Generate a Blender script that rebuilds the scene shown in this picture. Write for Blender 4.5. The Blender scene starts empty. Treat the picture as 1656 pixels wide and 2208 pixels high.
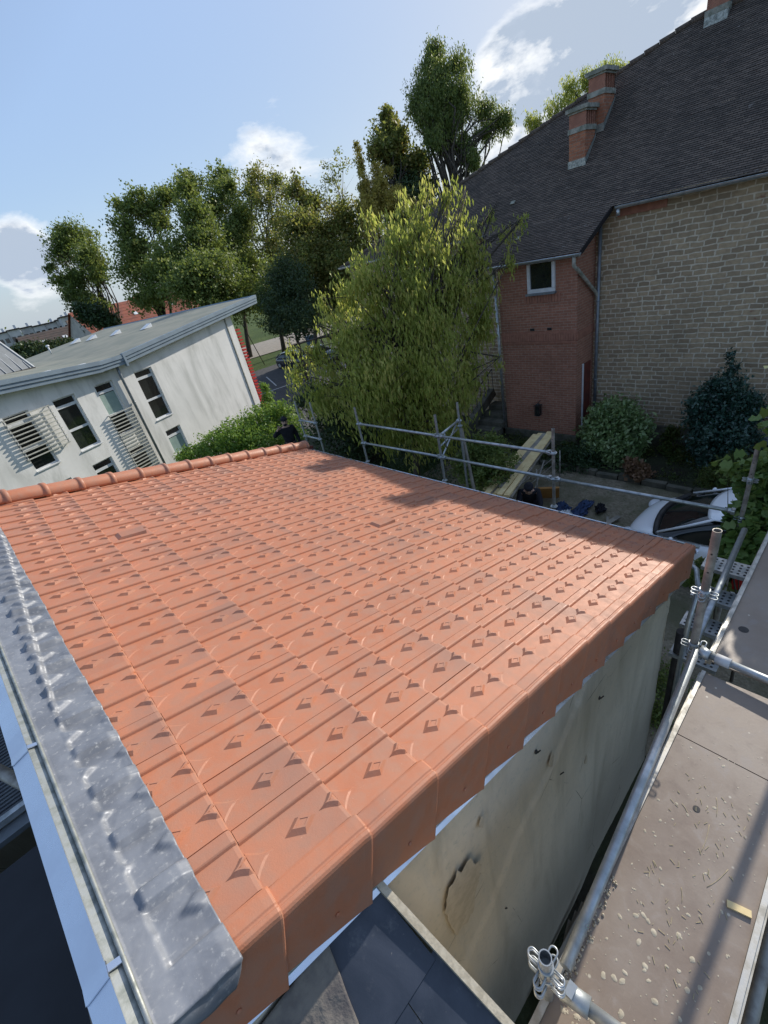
import bpy, bmesh, math, random
import numpy as np
from mathutils import Vector, Matrix
C = bpy.context.scene.collection
SC = bpy.context.scene
R_ = math.radians
# ------------------------------------------------------------ camera
cam_d = bpy.data.cameras.new('camera')
cam = bpy.data.objects.new('camera', cam_d); C.objects.link(cam); SC.camera = cam
cam_d.sensor_fit = 'VERTICAL'; cam_d.sensor_height = 36.0; cam_d.lens = 947.6754 / 2208 * 36.0
cam_d.clip_start = 0.05; cam_d.clip_end = 6000
Rm = Matrix(((0.70323209, -0.68129874, -0.20321578), (0.47757532, 0.24093279, 0.84491018), (-0.52667489, -0.6912188, 0.49480313))).transposed()
cam.matrix_world = Rm.to_4x4()
# ------------------------------------------------------------ light
SUN_AZ, SUN_EL = 86.0, 25.3            # azimuth from +Y towards +X
sd = Vector((math.sin(R_(SUN_AZ)) * math.cos(R_(SUN_EL)), math.cos(R_(SUN_AZ)) * math.cos(R_(SUN_EL)), math.sin(R_(SUN_EL))))
sl = bpy.data.lights.new('sun', 'SUN'); sl.energy = 3.3; sl.angle = R_(0.53); sl.color = (1.0, 0.93, 0.82)
so = bpy.data.objects.new('sun', sl); C.objects.link(so); so.location = (20, 10, 30)
so.rotation_euler = sd.to_track_quat('Z', 'Y').to_euler()
SC.view_settings.view_transform = 'Standard'; SC.view_settings.look = 'None'
SC.view_settings.exposure = 0.60; SC.view_settings.gamma = 1.0
SC.cycles.use_denoising = True
SC.cycles.max_bounces = 6; SC.cycles.diffuse_bounces = 3; SC.cycles.glossy_bounces = 3; SC.cycles.transmission_bounces = 4
SC.cycles.transparent_max_bounces = 6
SC.cycles.caustics_reflective = False; SC.cycles.caustics_refractive = False

W = bpy.data.worlds.new('World'); SC.world = W; W.use_nodes = True
nt = W.node_tree; N = nt.nodes; L = nt.links
for n_ in list(N): N.remove(n_)
def nd(t, **k):
    n = N.new(t)
    for a, b in k.items():
        if a == 'op': n.operation = b
        elif a.startswith('i_'): n.inputs[a[2:]].default_value = b
        elif a[0] == 'v' and a[1:].isdigit(): n.inputs[int(a[1:])].default_value = b
        else: setattr(n, a, b)
    return n
out = nd('ShaderNodeOutputWorld'); bg = nd('ShaderNodeBackground')
sky = nd('ShaderNodeTexSky', sky_type='NISHITA', sun_disc=False, sun_elevation=R_(SUN_EL), sun_rotation=R_(SUN_AZ), altitude=100, air_density=1.0, dust_density=2.2, ozone_density=1.8)
tc = nd('ShaderNodeTexCoord')
def wm(op, a, b=None, c=None, clamp=False):
    n = nd('ShaderNodeMath', op=op); n.use_clamp = clamp
    for i, x in enumerate((a, b, c)):
        if x is None: continue
        if isinstance(x, (int, float)): n.inputs[i].default_value = x
        else: L.new(x, n.inputs[i])
    return n.outputs[0]
gen = tc.outputs['Generated']
mp = nd('ShaderNodeMapping'); L.new(gen, mp.inputs[0]); mp.inputs['Scale'].default_value = (1, 1, 2.2)
nz = nd('ShaderNodeTexNoise', i_Scale=6.5, i_Detail=10.0, i_Roughness=0.6, i_Distortion=0.25); L.new(mp.outputs[0], nz.inputs['Vector'])
nz2 = nd('ShaderNodeTexNoise', i_Scale=12.0, i_Detail=7.0, i_Roughness=0.55); L.new(mp.outputs[0], nz2.inputs['Vector'])
# clouds: (direction, angular half-size deg, strength)
CL = [((0.8785, 0.4448, 0.1743), 4.5, 0.3), ((0.8251, 0.5186, 0.2241), 3.2, 0.36), ((0.8506, 0.4963, 0.1737), 4, 0.42), ((0.8799, 0.4346, 0.1922), 4, 0.42), ((0.9035, 0.3774, 0.2032), 3, 0.38), ((0.8421, 0.5312, 0.0927), 3, 0.25), ((0.8664, 0.4825, 0.1289), 4, 0.38), ((0.9177, 0.345, 0.197), 2.5, 0.26), ((0.1699, 0.9779, 0.1218), 3, 0.3), ((0.1403, 0.9835, 0.114), 3, 0.24), ((0.1695, 0.9821, 0.0821), 3, 0.22), ((0.1318, 0.9901, 0.048), 3, 0.16), ((0.5903, 0.7931, 0.1499), 6, 0.26), ((0.5315, 0.836, 0.1363), 5, 0.22), ((0.2704, 0.951, 0.1503), 4, 0.2), ((0.9413, 0.2873, 0.1771), 8, 0.2), ((0.6497, 0.726, 0.2253), 1.2, 0.25), ((0.6955, 0.6791, 0.2347), 1.0, 0.2), ((0.9446, 0.2435, 0.2201), 10, 0.24)]
acc = None
for d_, ang, st in CL:
    vm = nd('ShaderNodeVectorMath', op='DOT_PRODUCT'); L.new(gen, vm.inputs[0]); vm.inputs[1].default_value = d_
    k = 1.0 / (1 - math.cos(R_(ang)))
    g = wm('EXPONENT', wm('MULTIPLY', wm('SUBTRACT', vm.outputs['Value'], 1.0), k))
    g = wm('MULTIPLY', g, st)
    acc = g if acc is None else wm('ADD', acc, g)
acc = wm('MINIMUM', acc, 0.47)
raw = wm('SUBTRACT', wm('ADD', nz.outputs['Fac'], acc), 0.735)
dens = wm('MULTIPLY', raw, 5.0, clamp=True)
core = wm('MULTIPLY', wm('ADD', wm('SUBTRACT', raw, 0.10), wm('MULTIPLY', wm('SUBTRACT', nz2.outputs['Fac'], 0.5), 0.55)), 8.0, clamp=True)
ccol = nd('ShaderNodeMix', data_type='RGBA'); L.new(core, ccol.inputs['Factor'])
ccol.inputs['A'].default_value = (4.6, 4.7, 4.8, 1); ccol.inputs['B'].default_value = (2.15, 2.55, 3.15, 1)
mx = nd('ShaderNodeMix', data_type='RGBA'); L.new(dens, mx.inputs['Factor']); tn0 = nd('ShaderNodeMix', data_type='RGBA', blend_type='MULTIPLY'); tn0.inputs['Factor'].default_value = 1.0; L.new(sky.outputs[0], tn0.inputs['A']); tn0.inputs['B'].default_value = (.80, .85, .94, 1); sc0 = nd('ShaderNodeSeparateColor'); L.new(tn0.outputs['Result'], sc0.inputs[0]); vmax = wm('MAXIMUM', sc0.outputs[0], wm('MAXIMUM', sc0.outputs[1], sc0.outputs[2])); ksc = wm('MINIMUM', 1.0, wm('DIVIDE', 3.9, vmax))
tnk = nd('ShaderNodeVectorMath', operation='SCALE'); L.new(tn0.outputs['Result'], tnk.inputs[0]); L.new(ksc, tnk.inputs['Scale'])
tn1 = nd('ShaderNodeMix', data_type='RGBA'); tn1.inputs['Factor'].default_value = .30; L.new(tnk.outputs[0], tn1.inputs['A']); tn1.inputs['B'].default_value = (2.3, 2.9, 3.7, 1)
sxyz = nd('ShaderNodeSeparateXYZ'); L.new(gen, sxyz.inputs[0]); hz_ = wm('SUBTRACT', 0.8, wm('MULTIPLY', wm('ABSOLUTE', sxyz.outputs[2]), 5.0), clamp=True)
tn2 = nd('ShaderNodeMix', data_type='RGBA'); L.new(hz_, tn2.inputs['Factor']); L.new(tn1.outputs['Result'], tn2.inputs['A']); tn2.inputs['B'].default_value = (2.5, 2.85, 3.2, 1); L.new(tn2.outputs['Result'], mx.inputs['A']); L.new(ccol.outputs['Result'], mx.inputs['B'])
L.new(mx.outputs['Result'], bg.inputs['Color']); bg.inputs['Strength'].default_value = 0.15; L.new(bg.outputs[0], out.inputs[0])

# ------------------------------------------------------------ helpers
def tag(o, label=None, cat=None, group=None, kind=None):
    if label: o['label'] = label
    if cat: o['category'] = cat
    if group: o['group'] = group
    if kind: o['kind'] = kind
    return o
def empty(name, loc=(0, 0, 0), label=None, cat=None, group=None, kind=None):
    o = bpy.data.objects.new(name, None); C.objects.link(o); o.location = loc; o.empty_display_size = 0.2
    return tag(o, label, cat, group, kind)
def wloc(o):
    v = Vector((0, 0, 0))
    while o is not None: v = v + Vector(o.location); o = o.parent
    return v
class MB:
    def __init__(s): s.v = []; s.f = []; s.uv = []; s.sm = []
    def face(s, pts, uv=None, sm=False):
        b = len(s.v); s.v += [tuple(p) for p in pts]; s.f.append(tuple(range(b, b + len(pts))))
        s.uv.append(uv if uv else [(0, 0)] * len(pts)); s.sm.append(sm); return s
    def raw(s, vs, fs, uvs=None, sm=False):
        b = len(s.v); s.v += [tuple(p) for p in vs]
        for i, f in enumerate(fs):
            s.f.append(tuple(b + j for j in f)); s.uv.append([uvs[j] for j in f] if uvs else [(0, 0)] * len(f)); s.sm.append(sm)
        return s
    def box(s, c, size, M=None):
        x, y, z = [q / 2 for q in size]; c = Vector(c)
        P = [Vector((i * x, j * y, k * z)) for i in (-1, 1) for j in (-1, 1) for k in (-1, 1)]
        P = [c + ((M @ p) if M is not None else p) for p in P]
        s.raw(P, [(0, 1, 3, 2), (4, 6, 7, 5), (0, 4, 5, 1), (2, 3, 7, 6), (0, 2, 6, 4), (1, 5, 7, 3)])
        return s
    def bar(s, a, b, w, h, up=(0, 0, 1)):        # rectangular bar from a to b
        a = Vector(a); b = Vector(b); d = (b - a); l = d.length; d = d / l; up = Vector(up)
        x = d.cross(up)
        if x.length < 1e-4: x = d.cross(Vector((1, 0, 0)))
        x.normalize(); z = x.cross(d); M = Matrix((x, d, z)).transposed()
        return s.box((a + b) / 2, (w, l, h), M)
    def pipe(s, pts, r, n=10, caps=True, hollow=False):
        pts = [Vector(p) for p in pts]; rs = r if isinstance(r, (list, tuple)) else [r] * len(pts)
        b = len(s.v); x = None; m = len(pts)
        for i, p in enumerate(pts):
            d = (pts[min(i + 1, m - 1)] - pts[max(i - 1, 0)]).normalized()
            if x is None:
                x = d.cross(Vector((0.13, 0.2, 1)))
                if x.length < 0.05: x = d.cross(Vector((1, 0, 0)))
            x = (x - d * x.dot(d)).normalized(); y = d.cross(x)
            for k in range(n):
                a = 2 * math.pi * k / n; s.v.append(tuple(p + (x * math.cos(a) + y * math.sin(a)) * rs[i]))
        for i in range(m - 1):
            for k in range(n):
                s.f.append((b + i * n + k, b + i * n + (k + 1) % n, b + (i + 1) * n + (k + 1) % n, b + (i + 1) * n + k))
                u0 = i; s.uv.append([(k / n, i), ((k + 1) / n, i), ((k + 1) / n, i + 1), (k / n, i + 1)]); s.sm.append(True)
        if caps and not hollow:
            s.f.append(tuple(b + k for k in range(n))[::-1]); s.uv.append([(0, 0)] * n); s.sm.append(False)
            s.f.append(tuple(b + (m - 1) * n + k for k in range(n))); s.uv.append([(0, 0)] * n); s.sm.append(False)
        return s
    def sphere(s, c, r, n=12, m=8, M=None):
        rx, ry, rz = (r, r, r) if not isinstance(r, (tuple, list)) else r
        vs = []; fs = []
        for i in range(m + 1):
            t = math.pi * i / m
            for k in range(n):
                a = 2 * math.pi * k / n; p = Vector((rx * math.sin(t) * math.cos(a), ry * math.sin(t) * math.sin(a), rz * math.cos(t)))
                if M is not None: p = M @ p
                vs.append(Vector(c) + p)
        for i in range(m):
            for k in range(n): fs.append((i * n + k, (i + 1) * n + k, (i + 1) * n + (k + 1) % n, i * n + (k + 1) % n))
        return s.raw(vs, fs, sm=True)
    def build(s, name, mat, parent=None, smooth=None):
        me = bpy.data.meshes.new(name)
        off = wloc(parent) if parent is not None else Vector((0, 0, 0))
        me.from_pydata([(x - off.x, y - off.y, z - off.z) for x, y, z in s.v], [], s.f)
        ul = me.uv_layers.new(name='UVMap')
        flat = [c for f in s.uv for q in f for c in q]
        ul.data.foreach_set('uv', flat)
        me.polygons.foreach_set('use_smooth', [smooth if smooth is not None else b for b in s.sm])
        me.materials.append(mat); me.update()
        o = bpy.data.objects.new(name, me); C.objects.link(o)
        if parent is not None: o.parent = parent
        return o
def weld(o, d=1e-4):
    bm = bmesh.new(); bm.from_mesh(o.data); bmesh.ops.remove_doubles(bm, verts=bm.verts, dist=d)
    bmesh.ops.recalc_face_normals(bm, faces=bm.faces); bm.to_mesh(o.data); bm.free(); return o

class Mat:                                       # tiny node-graph builder
    def __init__(s, name, rough=0.6, metal=0.0, spec=0.5):
        s.m = bpy.data.materials.new(name); s.m.use_nodes = True; s.t = s.m.node_tree; s.t.nodes.clear()
        s.out = s.n('ShaderNodeOutputMaterial'); s.b = s.n('ShaderNodeBsdfPrincipled'); s.l(s.b.outputs[0], s.out.inputs[0])
        s.b.inputs['Roughness'].default_value = rough; s.b.inputs['Metallic'].default_value = metal
        s.b.inputs['Specular IOR Level'].default_value = spec; s.bump = None
        s.tc = s.n('ShaderNodeTexCoord'); s.obj = s.tc.outputs['Object']; s.uv = s.tc.outputs['UV']
    def n(s, t, **k):
        n = s.t.nodes.new(t)
        for a, b in k.items():
            if a.startswith('i_'): n.inputs[a[2:].replace('_', ' ')].default_value = b
            else: setattr(n, a, b)
        return n
    def l(s, a, b): s.t.links.new(a, b)
    def map(s, vec, scale=(1, 1, 1), loc=(0, 0, 0), rot=(0, 0, 0)):
        m = s.n('ShaderNodeMapping'); s.l(vec, m.inputs[0]); m.inputs['Scale'].default_value = scale; m.inputs['Location'].default_value = loc; m.inputs['Rotation'].default_value = rot
        return m.outputs[0]
    def noise(s, scale, detail=5, rough=0.55, vec=None, dist=0.0):
        x = s.n('ShaderNodeTexNoise', i_Scale=scale, i_Detail=detail, i_Roughness=rough, i_Distortion=dist); s.l(vec if vec is not None else s.obj, x.inputs['Vector']); return x.outputs['Fac']
    def vor(s, scale, vec=None, feature='F1'):
        x = s.n('ShaderNodeTexVoronoi', feature=feature, i_Scale=scale); s.l(vec if vec is not None else s.obj, x.inputs['Vector']); return x
    def math(s, op, a, b=None, clamp=False):
        x = s.n('ShaderNodeMath', operation=op); x.use_clamp = clamp
        for i, q in enumerate((a, b)):
            if q is None: continue
            if isinstance(q, (int, float)): x.inputs[i].default_value = q
            else: s.l(q, x.inputs[i])
        return x.outputs[0]
    def ramp(s, fac, a, b, va=0.0, vb=1.0):      # smooth remap of fac from [a,b] to [va,vb]
        x = s.n('ShaderNodeMapRange', interpolation_type='SMOOTHSTEP'); s.l(fac, x.inputs[0])
        for i, q in zip((1, 2, 3, 4), (a, b, va, vb)): x.inputs[i].default_value = q
        return x.outputs[0]
    def mix(s, fac, a, b, blend='MIX'):
        x = s.n('ShaderNodeMix', data_type='RGBA', blend_type=blend)
        if isinstance(fac, (int, float)): x.inputs['Factor'].default_value = fac
        else: s.l(fac, x.inputs['Factor'])
        for nm, q in (('A', a), ('B', b)):
            if isinstance(q, (tuple, list)): x.inputs[nm].default_value = (q[0], q[1], q[2], 1)
            else: s.l(q, x.inputs[nm])
        return x.outputs['Result']
    def attr(s, name):
        x = s.n('ShaderNodeAttribute', attribute_name=name); return x
    def color(s, c):
        if isinstance(c, (tuple, list)): s.b.inputs['Base Color'].default_value = (c[0], c[1], c[2], 1)
        else: s.l(c, s.b.inputs['Base Color'])
        return s
    def set(s, nm, v):
        if isinstance(v, (int, float)): s.b.inputs[nm].default_value = v
        else: s.l(v, s.b.inputs[nm])
        return s
    def height(s, h, strength=0.5, dist=0.01):
        x = s.n('ShaderNodeBump', i_Strength=strength, i_Distance=dist); s.l(h, x.inputs['Height'])
        if s.bump is not None: s.l(s.bump, x.inputs['Normal'])
        s.bump = x.outputs[0]; s.l(s.bump, s.b.inputs['Normal']); return s
def simple(name, c1, c2=None, scale=6, rough=0.6, metal=0.0, bump=0.0, bscale=40, bdist=0.004, detail=6, lo=0.35, hi=0.65, spec=0.5):
    m = Mat(name, rough, metal, spec)
    if c2: m.color(m.mix(m.ramp(m.noise(scale, detail), lo, hi), c1, c2))
    else: m.color(c1)
    if bump: m.height(m.noise(bscale, 5), bump, bdist)
    return m.m

# ------------------------------------------------------------ materials
M = {}
def tile_mat(name):
    m = Mat(name, 0.6, spec=0.42)
    rnd = m.attr('rnd').outputs['Fac']; sep = m.n('ShaderNodeSeparateXYZ'); m.l(m.uv, sep.inputs[0]); s_ = sep.outputs[0]
    n1 = m.noise(2.2, 4); n2 = m.noise(14, 6, 0.6); n3 = m.noise(90, 3)
    base = m.mix(m.ramp(n1, .3, .7), (.50, .195, .105), (.455, .17, .088))
    base = m.mix(m.ramp(n2, .35, .7), base, (.43, .20, .125))
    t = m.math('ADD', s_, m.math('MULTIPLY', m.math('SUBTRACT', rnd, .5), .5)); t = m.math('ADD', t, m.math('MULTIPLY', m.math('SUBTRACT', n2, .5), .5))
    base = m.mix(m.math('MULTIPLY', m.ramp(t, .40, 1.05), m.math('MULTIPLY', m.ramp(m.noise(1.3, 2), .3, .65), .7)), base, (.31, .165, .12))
    base = m.mix(m.math('MULTIPLY', m.ramp(rnd, .6, 1.0), .22), base, (.29, .155, .11))
    base = m.mix(m.ramp(n3, .68, .8), base, (.52, .30, .21))
    m.color(base); m.set('Roughness', m.ramp(n2, .3, .7, .46, .62)); m.height(m.noise(180, 4, .7), .3, .0025); m.height(m.noise(9, 3), .3, .006); return m.m
M['tile'] = tile_mat('terracotta_tile')
def galv(name, c1, c2, rough=.42, metal=.75, sc=9):
    m = Mat(name, rough, metal); v = m.vor(sc * 6).outputs['Distance']; n1 = m.noise(sc, 6, .6)
    m.color(m.mix(m.ramp(n1, .35, .68), c1, c2)); m.set('Roughness', m.ramp(n1, .3, .7, rough - .1, rough + .18)); m.height(m.noise(sc * 9, 4), .15, .002); return m.m
M['galv'] = galv('galvanised_steel', (.52, .55, .57), (.34, .37, .38))
M['galv_dirty'] = galv('weathered_galvanised_steel', (.42, .40, .36), (.22, .20, .18), .6, .45)
M['zinc'] = galv('bright_zinc', (.74, .78, .84), (.62, .67, .76), .24, .95, 3)
M['zinc_old'] = galv('weathered_zinc', (.44, .45, .42), (.24, .26, .24), .5, .6, 20)
def lead():
    m = Mat('lead_sheet', .55, .2); n1 = m.noise(7, 8, .62, dist=.4); n2 = m.noise(55, 6, .6); n3 = m.noise(260, 3)
    c = m.mix(m.ramp(n1, .35, .65), (.165, .178, .205), (.235, .25, .28)); c = m.mix(m.ramp(n2, .55, .75), c, (.38, .39, .40)); c = m.mix(m.ramp(n3, .70, .78), c, (.5, .5, .5))
    m.color(c); m.set('Roughness', m.ramp(n2, .3, .7, .42, .62)); m.height(m.noise(34, 5, .6), .10, .002); m.height(n3, .1, .001); return m.m
M['lead'] = lead()
def render_wall():
    m = Mat('old_lime_render', .9); p = m.obj; pm = m.map(p, (1, 1, .18)); n1 = m.noise(3.0, 8, .6, pm, .6); n2 = m.noise(1.1, 6, .6); n3 = m.noise(26, 6, .65)
    c = m.mix(m.ramp(n2, .3, .7), (.62, .55, .43), (.53, .47, .37)); c = m.mix(m.ramp(n1, .45, .7), c, (.42, .37, .28)); c = m.mix(m.ramp(n3, .52, .72), c, (.46, .43, .35))
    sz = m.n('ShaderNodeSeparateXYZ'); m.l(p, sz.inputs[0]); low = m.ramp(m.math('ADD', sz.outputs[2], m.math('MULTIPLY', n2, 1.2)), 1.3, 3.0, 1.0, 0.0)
    c = m.mix(m.math('MULTIPLY', low, .72), c, (.19, .17, .13)); cr = m.vor(1.6, m.map(p, (1, 1, .8)), 'DISTANCE_TO_EDGE').outputs['Distance']  # shade on the lower wall painted into the render colour
    crack = m.math('MULTIPLY', m.ramp(cr, 0, .006, 1, 0), m.ramp(m.noise(1.7, 3), .5, .6)); c = m.mix(crack, c, (.07, .06, .05))
    m.color(c); m.height(m.noise(60, 6, .7), .5, .006); m.height(n1, .5, .03); m.height(crack, -.6, .01); return m.m
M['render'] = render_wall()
def brickmat(name, c1, c2, mortar, bw, bh, msize, warp=.0, bump=.6, extra=None, dist=.012, dark=None):
    m = Mat(name, .88, spec=.25); v = m.uv
    if warp:
        ns = m.n('ShaderNodeTexNoise', i_Scale=3.2, i_Detail=3); m.l(v, ns.inputs['Vector']); sb = m.n('ShaderNodeVectorMath', operation='SUBTRACT'); m.l(ns.outputs['Color'], sb.inputs[0]); sb.inputs[1].default_value = (.5, .5, .5)
        sc = m.n('ShaderNodeVectorMath', operation='MULTIPLY'); m.l(sb.outputs[0], sc.inputs[0]); sc.inputs[1].default_value = (warp * 1.6, warp, 0)
        ad = m.n('ShaderNodeVectorMath', operation='ADD'); m.l(v, ad.inputs[0]); m.l(sc.outputs[0], ad.inputs[1]); v = ad.outputs[0]
    b = m.n('ShaderNodeTexBrick', offset=.5, squash=1.0 if not warp else 1.25, squash_frequency=3); m.l(v, b.inputs['Vector'])
    b.inputs['Scale'].default_value = 1; b.inputs['Brick Width'].default_value = bw; b.inputs['Row Height'].default_value = bh; b.inputs['Mortar Size'].default_value = msize; b.inputs['Mortar Smooth'].default_value = .25; b.inputs['Bias'].default_value = -.1
    b.inputs['Color1'].default_value = (*c1, 1); b.inputs['Color2'].default_value = (*c2, 1); b.inputs['Mortar'].default_value = (*mortar, 1)
    n1 = m.noise(9, 6, .65, m.uv); n2 = m.noise(.7, 4, .6, m.uv); c = b.outputs['Color']
    c = m.mix(m.math('MULTIPLY', m.ramp(n1, .4, .75), .55), c, tuple(q * .5 for q in c1)); c = m.mix(m.math('MULTIPLY', m.ramp(n2, .4, .75), .35), c, dark if dark else tuple(q * .6 for q in c2))
    if extra: c = m.mix(m.math('MULTIPLY', m.ramp(m.noise(4.5, 2, .5, m.uv), .69, .74), m.math('SUBTRACT', 1.0, b.outputs['Fac'])), c, extra)
    m.color(c); m.height(m.math('SUBTRACT', 1.0, b.outputs['Fac']), bump, dist); m.height(m.noise(24, 5, .7, m.uv), .5, dist * .8); return m.m
M['stone'] = brickmat('rubble_stone', (.50, .375, .24), (.31, .235, .155), (.72, .63, .49), .27, .122, .016, warp=.075, extra=(.30, .17, .11), dist=.035)
M['brick'] = brickmat('red_brick', (.43, .20, .135), (.34, .155, .105), (.44, .34, .27), .225, .072, .006, dist=.006)
M['brick_c'] = brickmat('chimney_brick', (.50, .21, .12), (.34, .14, .085), (.36, .28, .22), .2, .07, .006, dist=.006)
M['slate_t'] = brickmat('old_flat_roof_tile', (.20, .155, .125), (.105, .085, .072), (.012, .012, .014), .15, .07, .004, bump=.5, extra=(.22, .19, .165), dist=.008, dark=(.035, .036, .034))
M['concrete'] = simple('stained_concrete', (.40, .39, .34), (.20, .21, .17), 7, .9, bump=.5, bscale=30)
M['zinc_dark'] = simple('dark_standing_seam_zinc', (.13, .155, .18), (.10, .12, .14), 3, .6)
M['zinc_dull'] = simple('dull_zinc_seam', (.34, .37, .40), (.28, .31, .34), 8, .55)
M['brick_plain'] = simple('moulded_red_brick', (.40, .185, .125), (.32, .145, .10), 9, .88, bump=.5, bscale=40)
M['patch'] = simple('exposed_old_render', (.50, .43, .32), (.42, .36, .27), 22, .95, bump=.8, bscale=60)
M['patch_dark'] = simple('broken_render_edge', (.09, .075, .05), (.18, .15, .11), 30, .95)
M['stucco'] = None
def stucco():
    m = Mat('white_stucco', .9, spec=.25); pm = m.map(m.uv, (1, .22, 1)); n1 = m.noise(1.3, 7, .65, pm, .5); n2 = m.noise(.55, 5, .6, m.uv); n3 = m.noise(5, 6, .6, m.uv)
    c = m.mix(m.ramp(n2, .3, .7), (.88, .865, .83), (.78, .77, .735)); c = m.mix(m.math('MULTIPLY', m.ramp(n1, .42, .72), .7), c, (.46, .465, .43)); c = m.mix(m.math('MULTIPLY', m.ramp(n3, .55, .8), .3), c, (.75, .76, .75))
    m.color(c); m.height(m.noise(60, 4, .6, m.uv), .25, .006); return m.m
M['stucco'] = stucco()
M['fascia'] = simple('blue_grey_fascia', (.26, .33, .39), (.22, .28, .34), 2, .45, .15)
M['membrane'] = simple('flat_roof_membrane', (.27, .27, .22), (.20, .215, .18), .8, .85, bump=.2, bscale=9)
M['frame_w'] = simple('white_window_frame', (.72, .74, .76), (.62, .65, .67), 8, .4)
M['glass'] = None
def glass(name, col, rough=.06):
    m = Mat(name, rough, 0.0, .9); m.color(m.mix(m.ramp(m.noise(1.4, 3), .4, .7), col, tuple(q * .35 for q in col))); return m.m
M['glass'] = glass('dark_window_glass', (.02, .024, .024)); M['blind'] = simple('green_grey_blind', (.27, .37, .34), (.22, .31, .29), 3, .6); M['carglass'] = glass('car_glass', (.012, .018, .018), .04)
M['louvre'] = simple('pale_louvre_slat', (.52, .52, .46), (.42, .42, .37), 8, .5)
M['grey_pipe'] = simple('grey_zinc_pipe', (.26, .29, .32), (.19, .215, .24), 6, .45, .4)
M['red'] = simple('red_lacquer_fin', (.50, .025, .02), (.38, .02, .018), 6, .45)
def ply():
    m = Mat('brown_film_plywood', .42, spec=.5); n1 = m.noise(2.2, 7, .6); n2 = m.noise(9, 7, .65, dist=1.0); n3 = m.noise(70, 4, .6); lv = m.map(m.obj, (3, 30, 1), rot=(0, 0, .5)); n4 = m.noise(6, 3, .5, lv)
    c = m.mix(m.ramp(n1, .3, .7), (.235, .18, .14), (.295, .24, .195)); c = m.mix(m.math('MULTIPLY', m.ramp(n2, .52, .72), .5), c, (.32, .28, .255)); c = m.mix(m.ramp(n3, .70, .80), c, (.42, .37, .29)); c = m.mix(m.math('MULTIPLY', m.ramp(n4, .66, .74), .4), c, (.36, .30, .24))
    v = m.vor(14); c = m.mix(m.math('MULTIPLY', m.ramp(v.outputs['Distance'], .05, .12, 1, 0), m.ramp(m.noise(1.5, 2), .5, .58)), c, (.55, .50, .40))
    m.color(c); m.set('Roughness', m.ramp(n2, .3, .7, .33, .6)); m.height(n3, .2, .002); return m.m
M['ply'] = ply()
M['alu'] = galv('scuffed_aluminium', (.62, .60, .55), (.40, .38, .33), .5, .5, 14)
M['mortar_bit'] = simple('dried_mortar', (.55, .49, .38), (.42, .37, .28), 40, .95, bump=.4, bscale=120)
M['slate'] = None
def slate():
    m = Mat('blue_black_slate', .42, spec=.55); n1 = m.noise(2.5, 8, .65, dist=.8); n2 = m.noise(11, 7, .7); n3 = m.noise(60, 4)
    c = m.mix(m.ramp(n1, .35, .7), (.022, .03, .048), (.05, .06, .085)); c = m.mix(m.math('MULTIPLY', m.ramp(n2, .56, .76), .6), c, (.15, .155, .165)); c = m.mix(m.ramp(n3, .72, .8), c, (.22, .21, .2))
    m.color(c); m.height(n2, .35, .004); return m.m
M['slate'] = slate()
M['slate_grey'] = simple('grey_mortar_fillet', (.21, .19, .165), (.11, .10, .10), 9, .85, bump=.8, bscale=14, bdist=.02)
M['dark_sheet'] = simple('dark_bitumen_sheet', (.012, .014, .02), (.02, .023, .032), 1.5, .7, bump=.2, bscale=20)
M['ribbed'] = simple('grey_ribbed_decking', (.10, .115, .13), (.065, .075, .09), 6, .6)
M['oldred'] = simple('dark_red_roof_tile', (.16, .035, .022), (.09, .022, .018), 5, .8, bump=.4, bscale=20)
M['bark'] = simple('bark', (.085, .068, .05), (.045, .038, .03), 6, .95, bump=.8, bscale=22, bdist=.02)
M['twig'] = simple('pale_twig', (.24, .21, .17), (.14, .12, .10), 12, .9)
M['timber'] = simple('new_sawn_timber', (.86, .68, .36), (.74, .55, .27), 5, .75, bump=.3, bscale=50)
M['timber_old'] = simple('weathered_timber', (.34, .31, .26), (.22, .20, .17), 5, .85, bump=.3, bscale=50)
def gravel():
    m = Mat('packed_gravel_yard', .95, spec=.2); n1 = m.noise(.9, 6, .6); v = m.vor(26); n2 = m.noise(5, 6, .6)
    c = m.mix(v.outputs['Color'], (.17, .14, .10), (.30, .26, .19)); c = m.mix(m.ramp(n1, .4, .65), c, (.14, .13, .08)); c = m.mix(m.math('MULTIPLY', m.ramp(n2, .55, .7), .6), c, (.07, .085, .035))
    m.color(c); m.height(v.outputs['Distance'], .5, .02); return m.m
M['gravel'] = gravel()
def ground():
    m = Mat('lawn_and_earth', .95, spec=.15); n1 = m.noise(.12, 6, .6); n2 = m.noise(1.4, 8, .7); n3 = m.noise(14, 5)
    c = m.mix(m.ramp(n1, .4, .6), (.05, .085, .022), (.075, .11, .03)); c = m.mix(m.ramp(n2, .5, .7), c, (.055, .055, .028)); c = m.mix(m.ramp(n3, .5, .8), c, (.10, .14, .04)); m.color(c); m.height(n3, .8, .05); return m.m
M['ground'] = ground()
M['soil'] = simple('dark_garden_soil', (.022, .020, .012), (.035, .045, .018), 2, .98, bump=.8, bscale=12, bdist=.05)
M['asphalt'] = simple('asphalt', (.075, .075, .08), (.055, .055, .06), 3, .9, bump=.3, bscale=60)
M['path'] = simple('pale_gravel_path', (.34, .30, .25), (.26, .235, .20), 2, .95, bump=.3, bscale=30)
M['paint'] = simple('white_road_paint', (.6, .6, .6), (.45, .45, .45), 8, .7)
M['curb'] = simple('old_stone_kerb', (.14, .13, .10), (.08, .08, .06), 5, .95, bump=.6, bscale=20)
M['black'] = simple('black_cloth', (.010, .010, .015), (.018, .018, .026), 10, .92, bump=.3, bscale=30)
M['skin'] = simple('skin', (.62, .40, .30), (.54, .33, .24), 12, .55)
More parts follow.
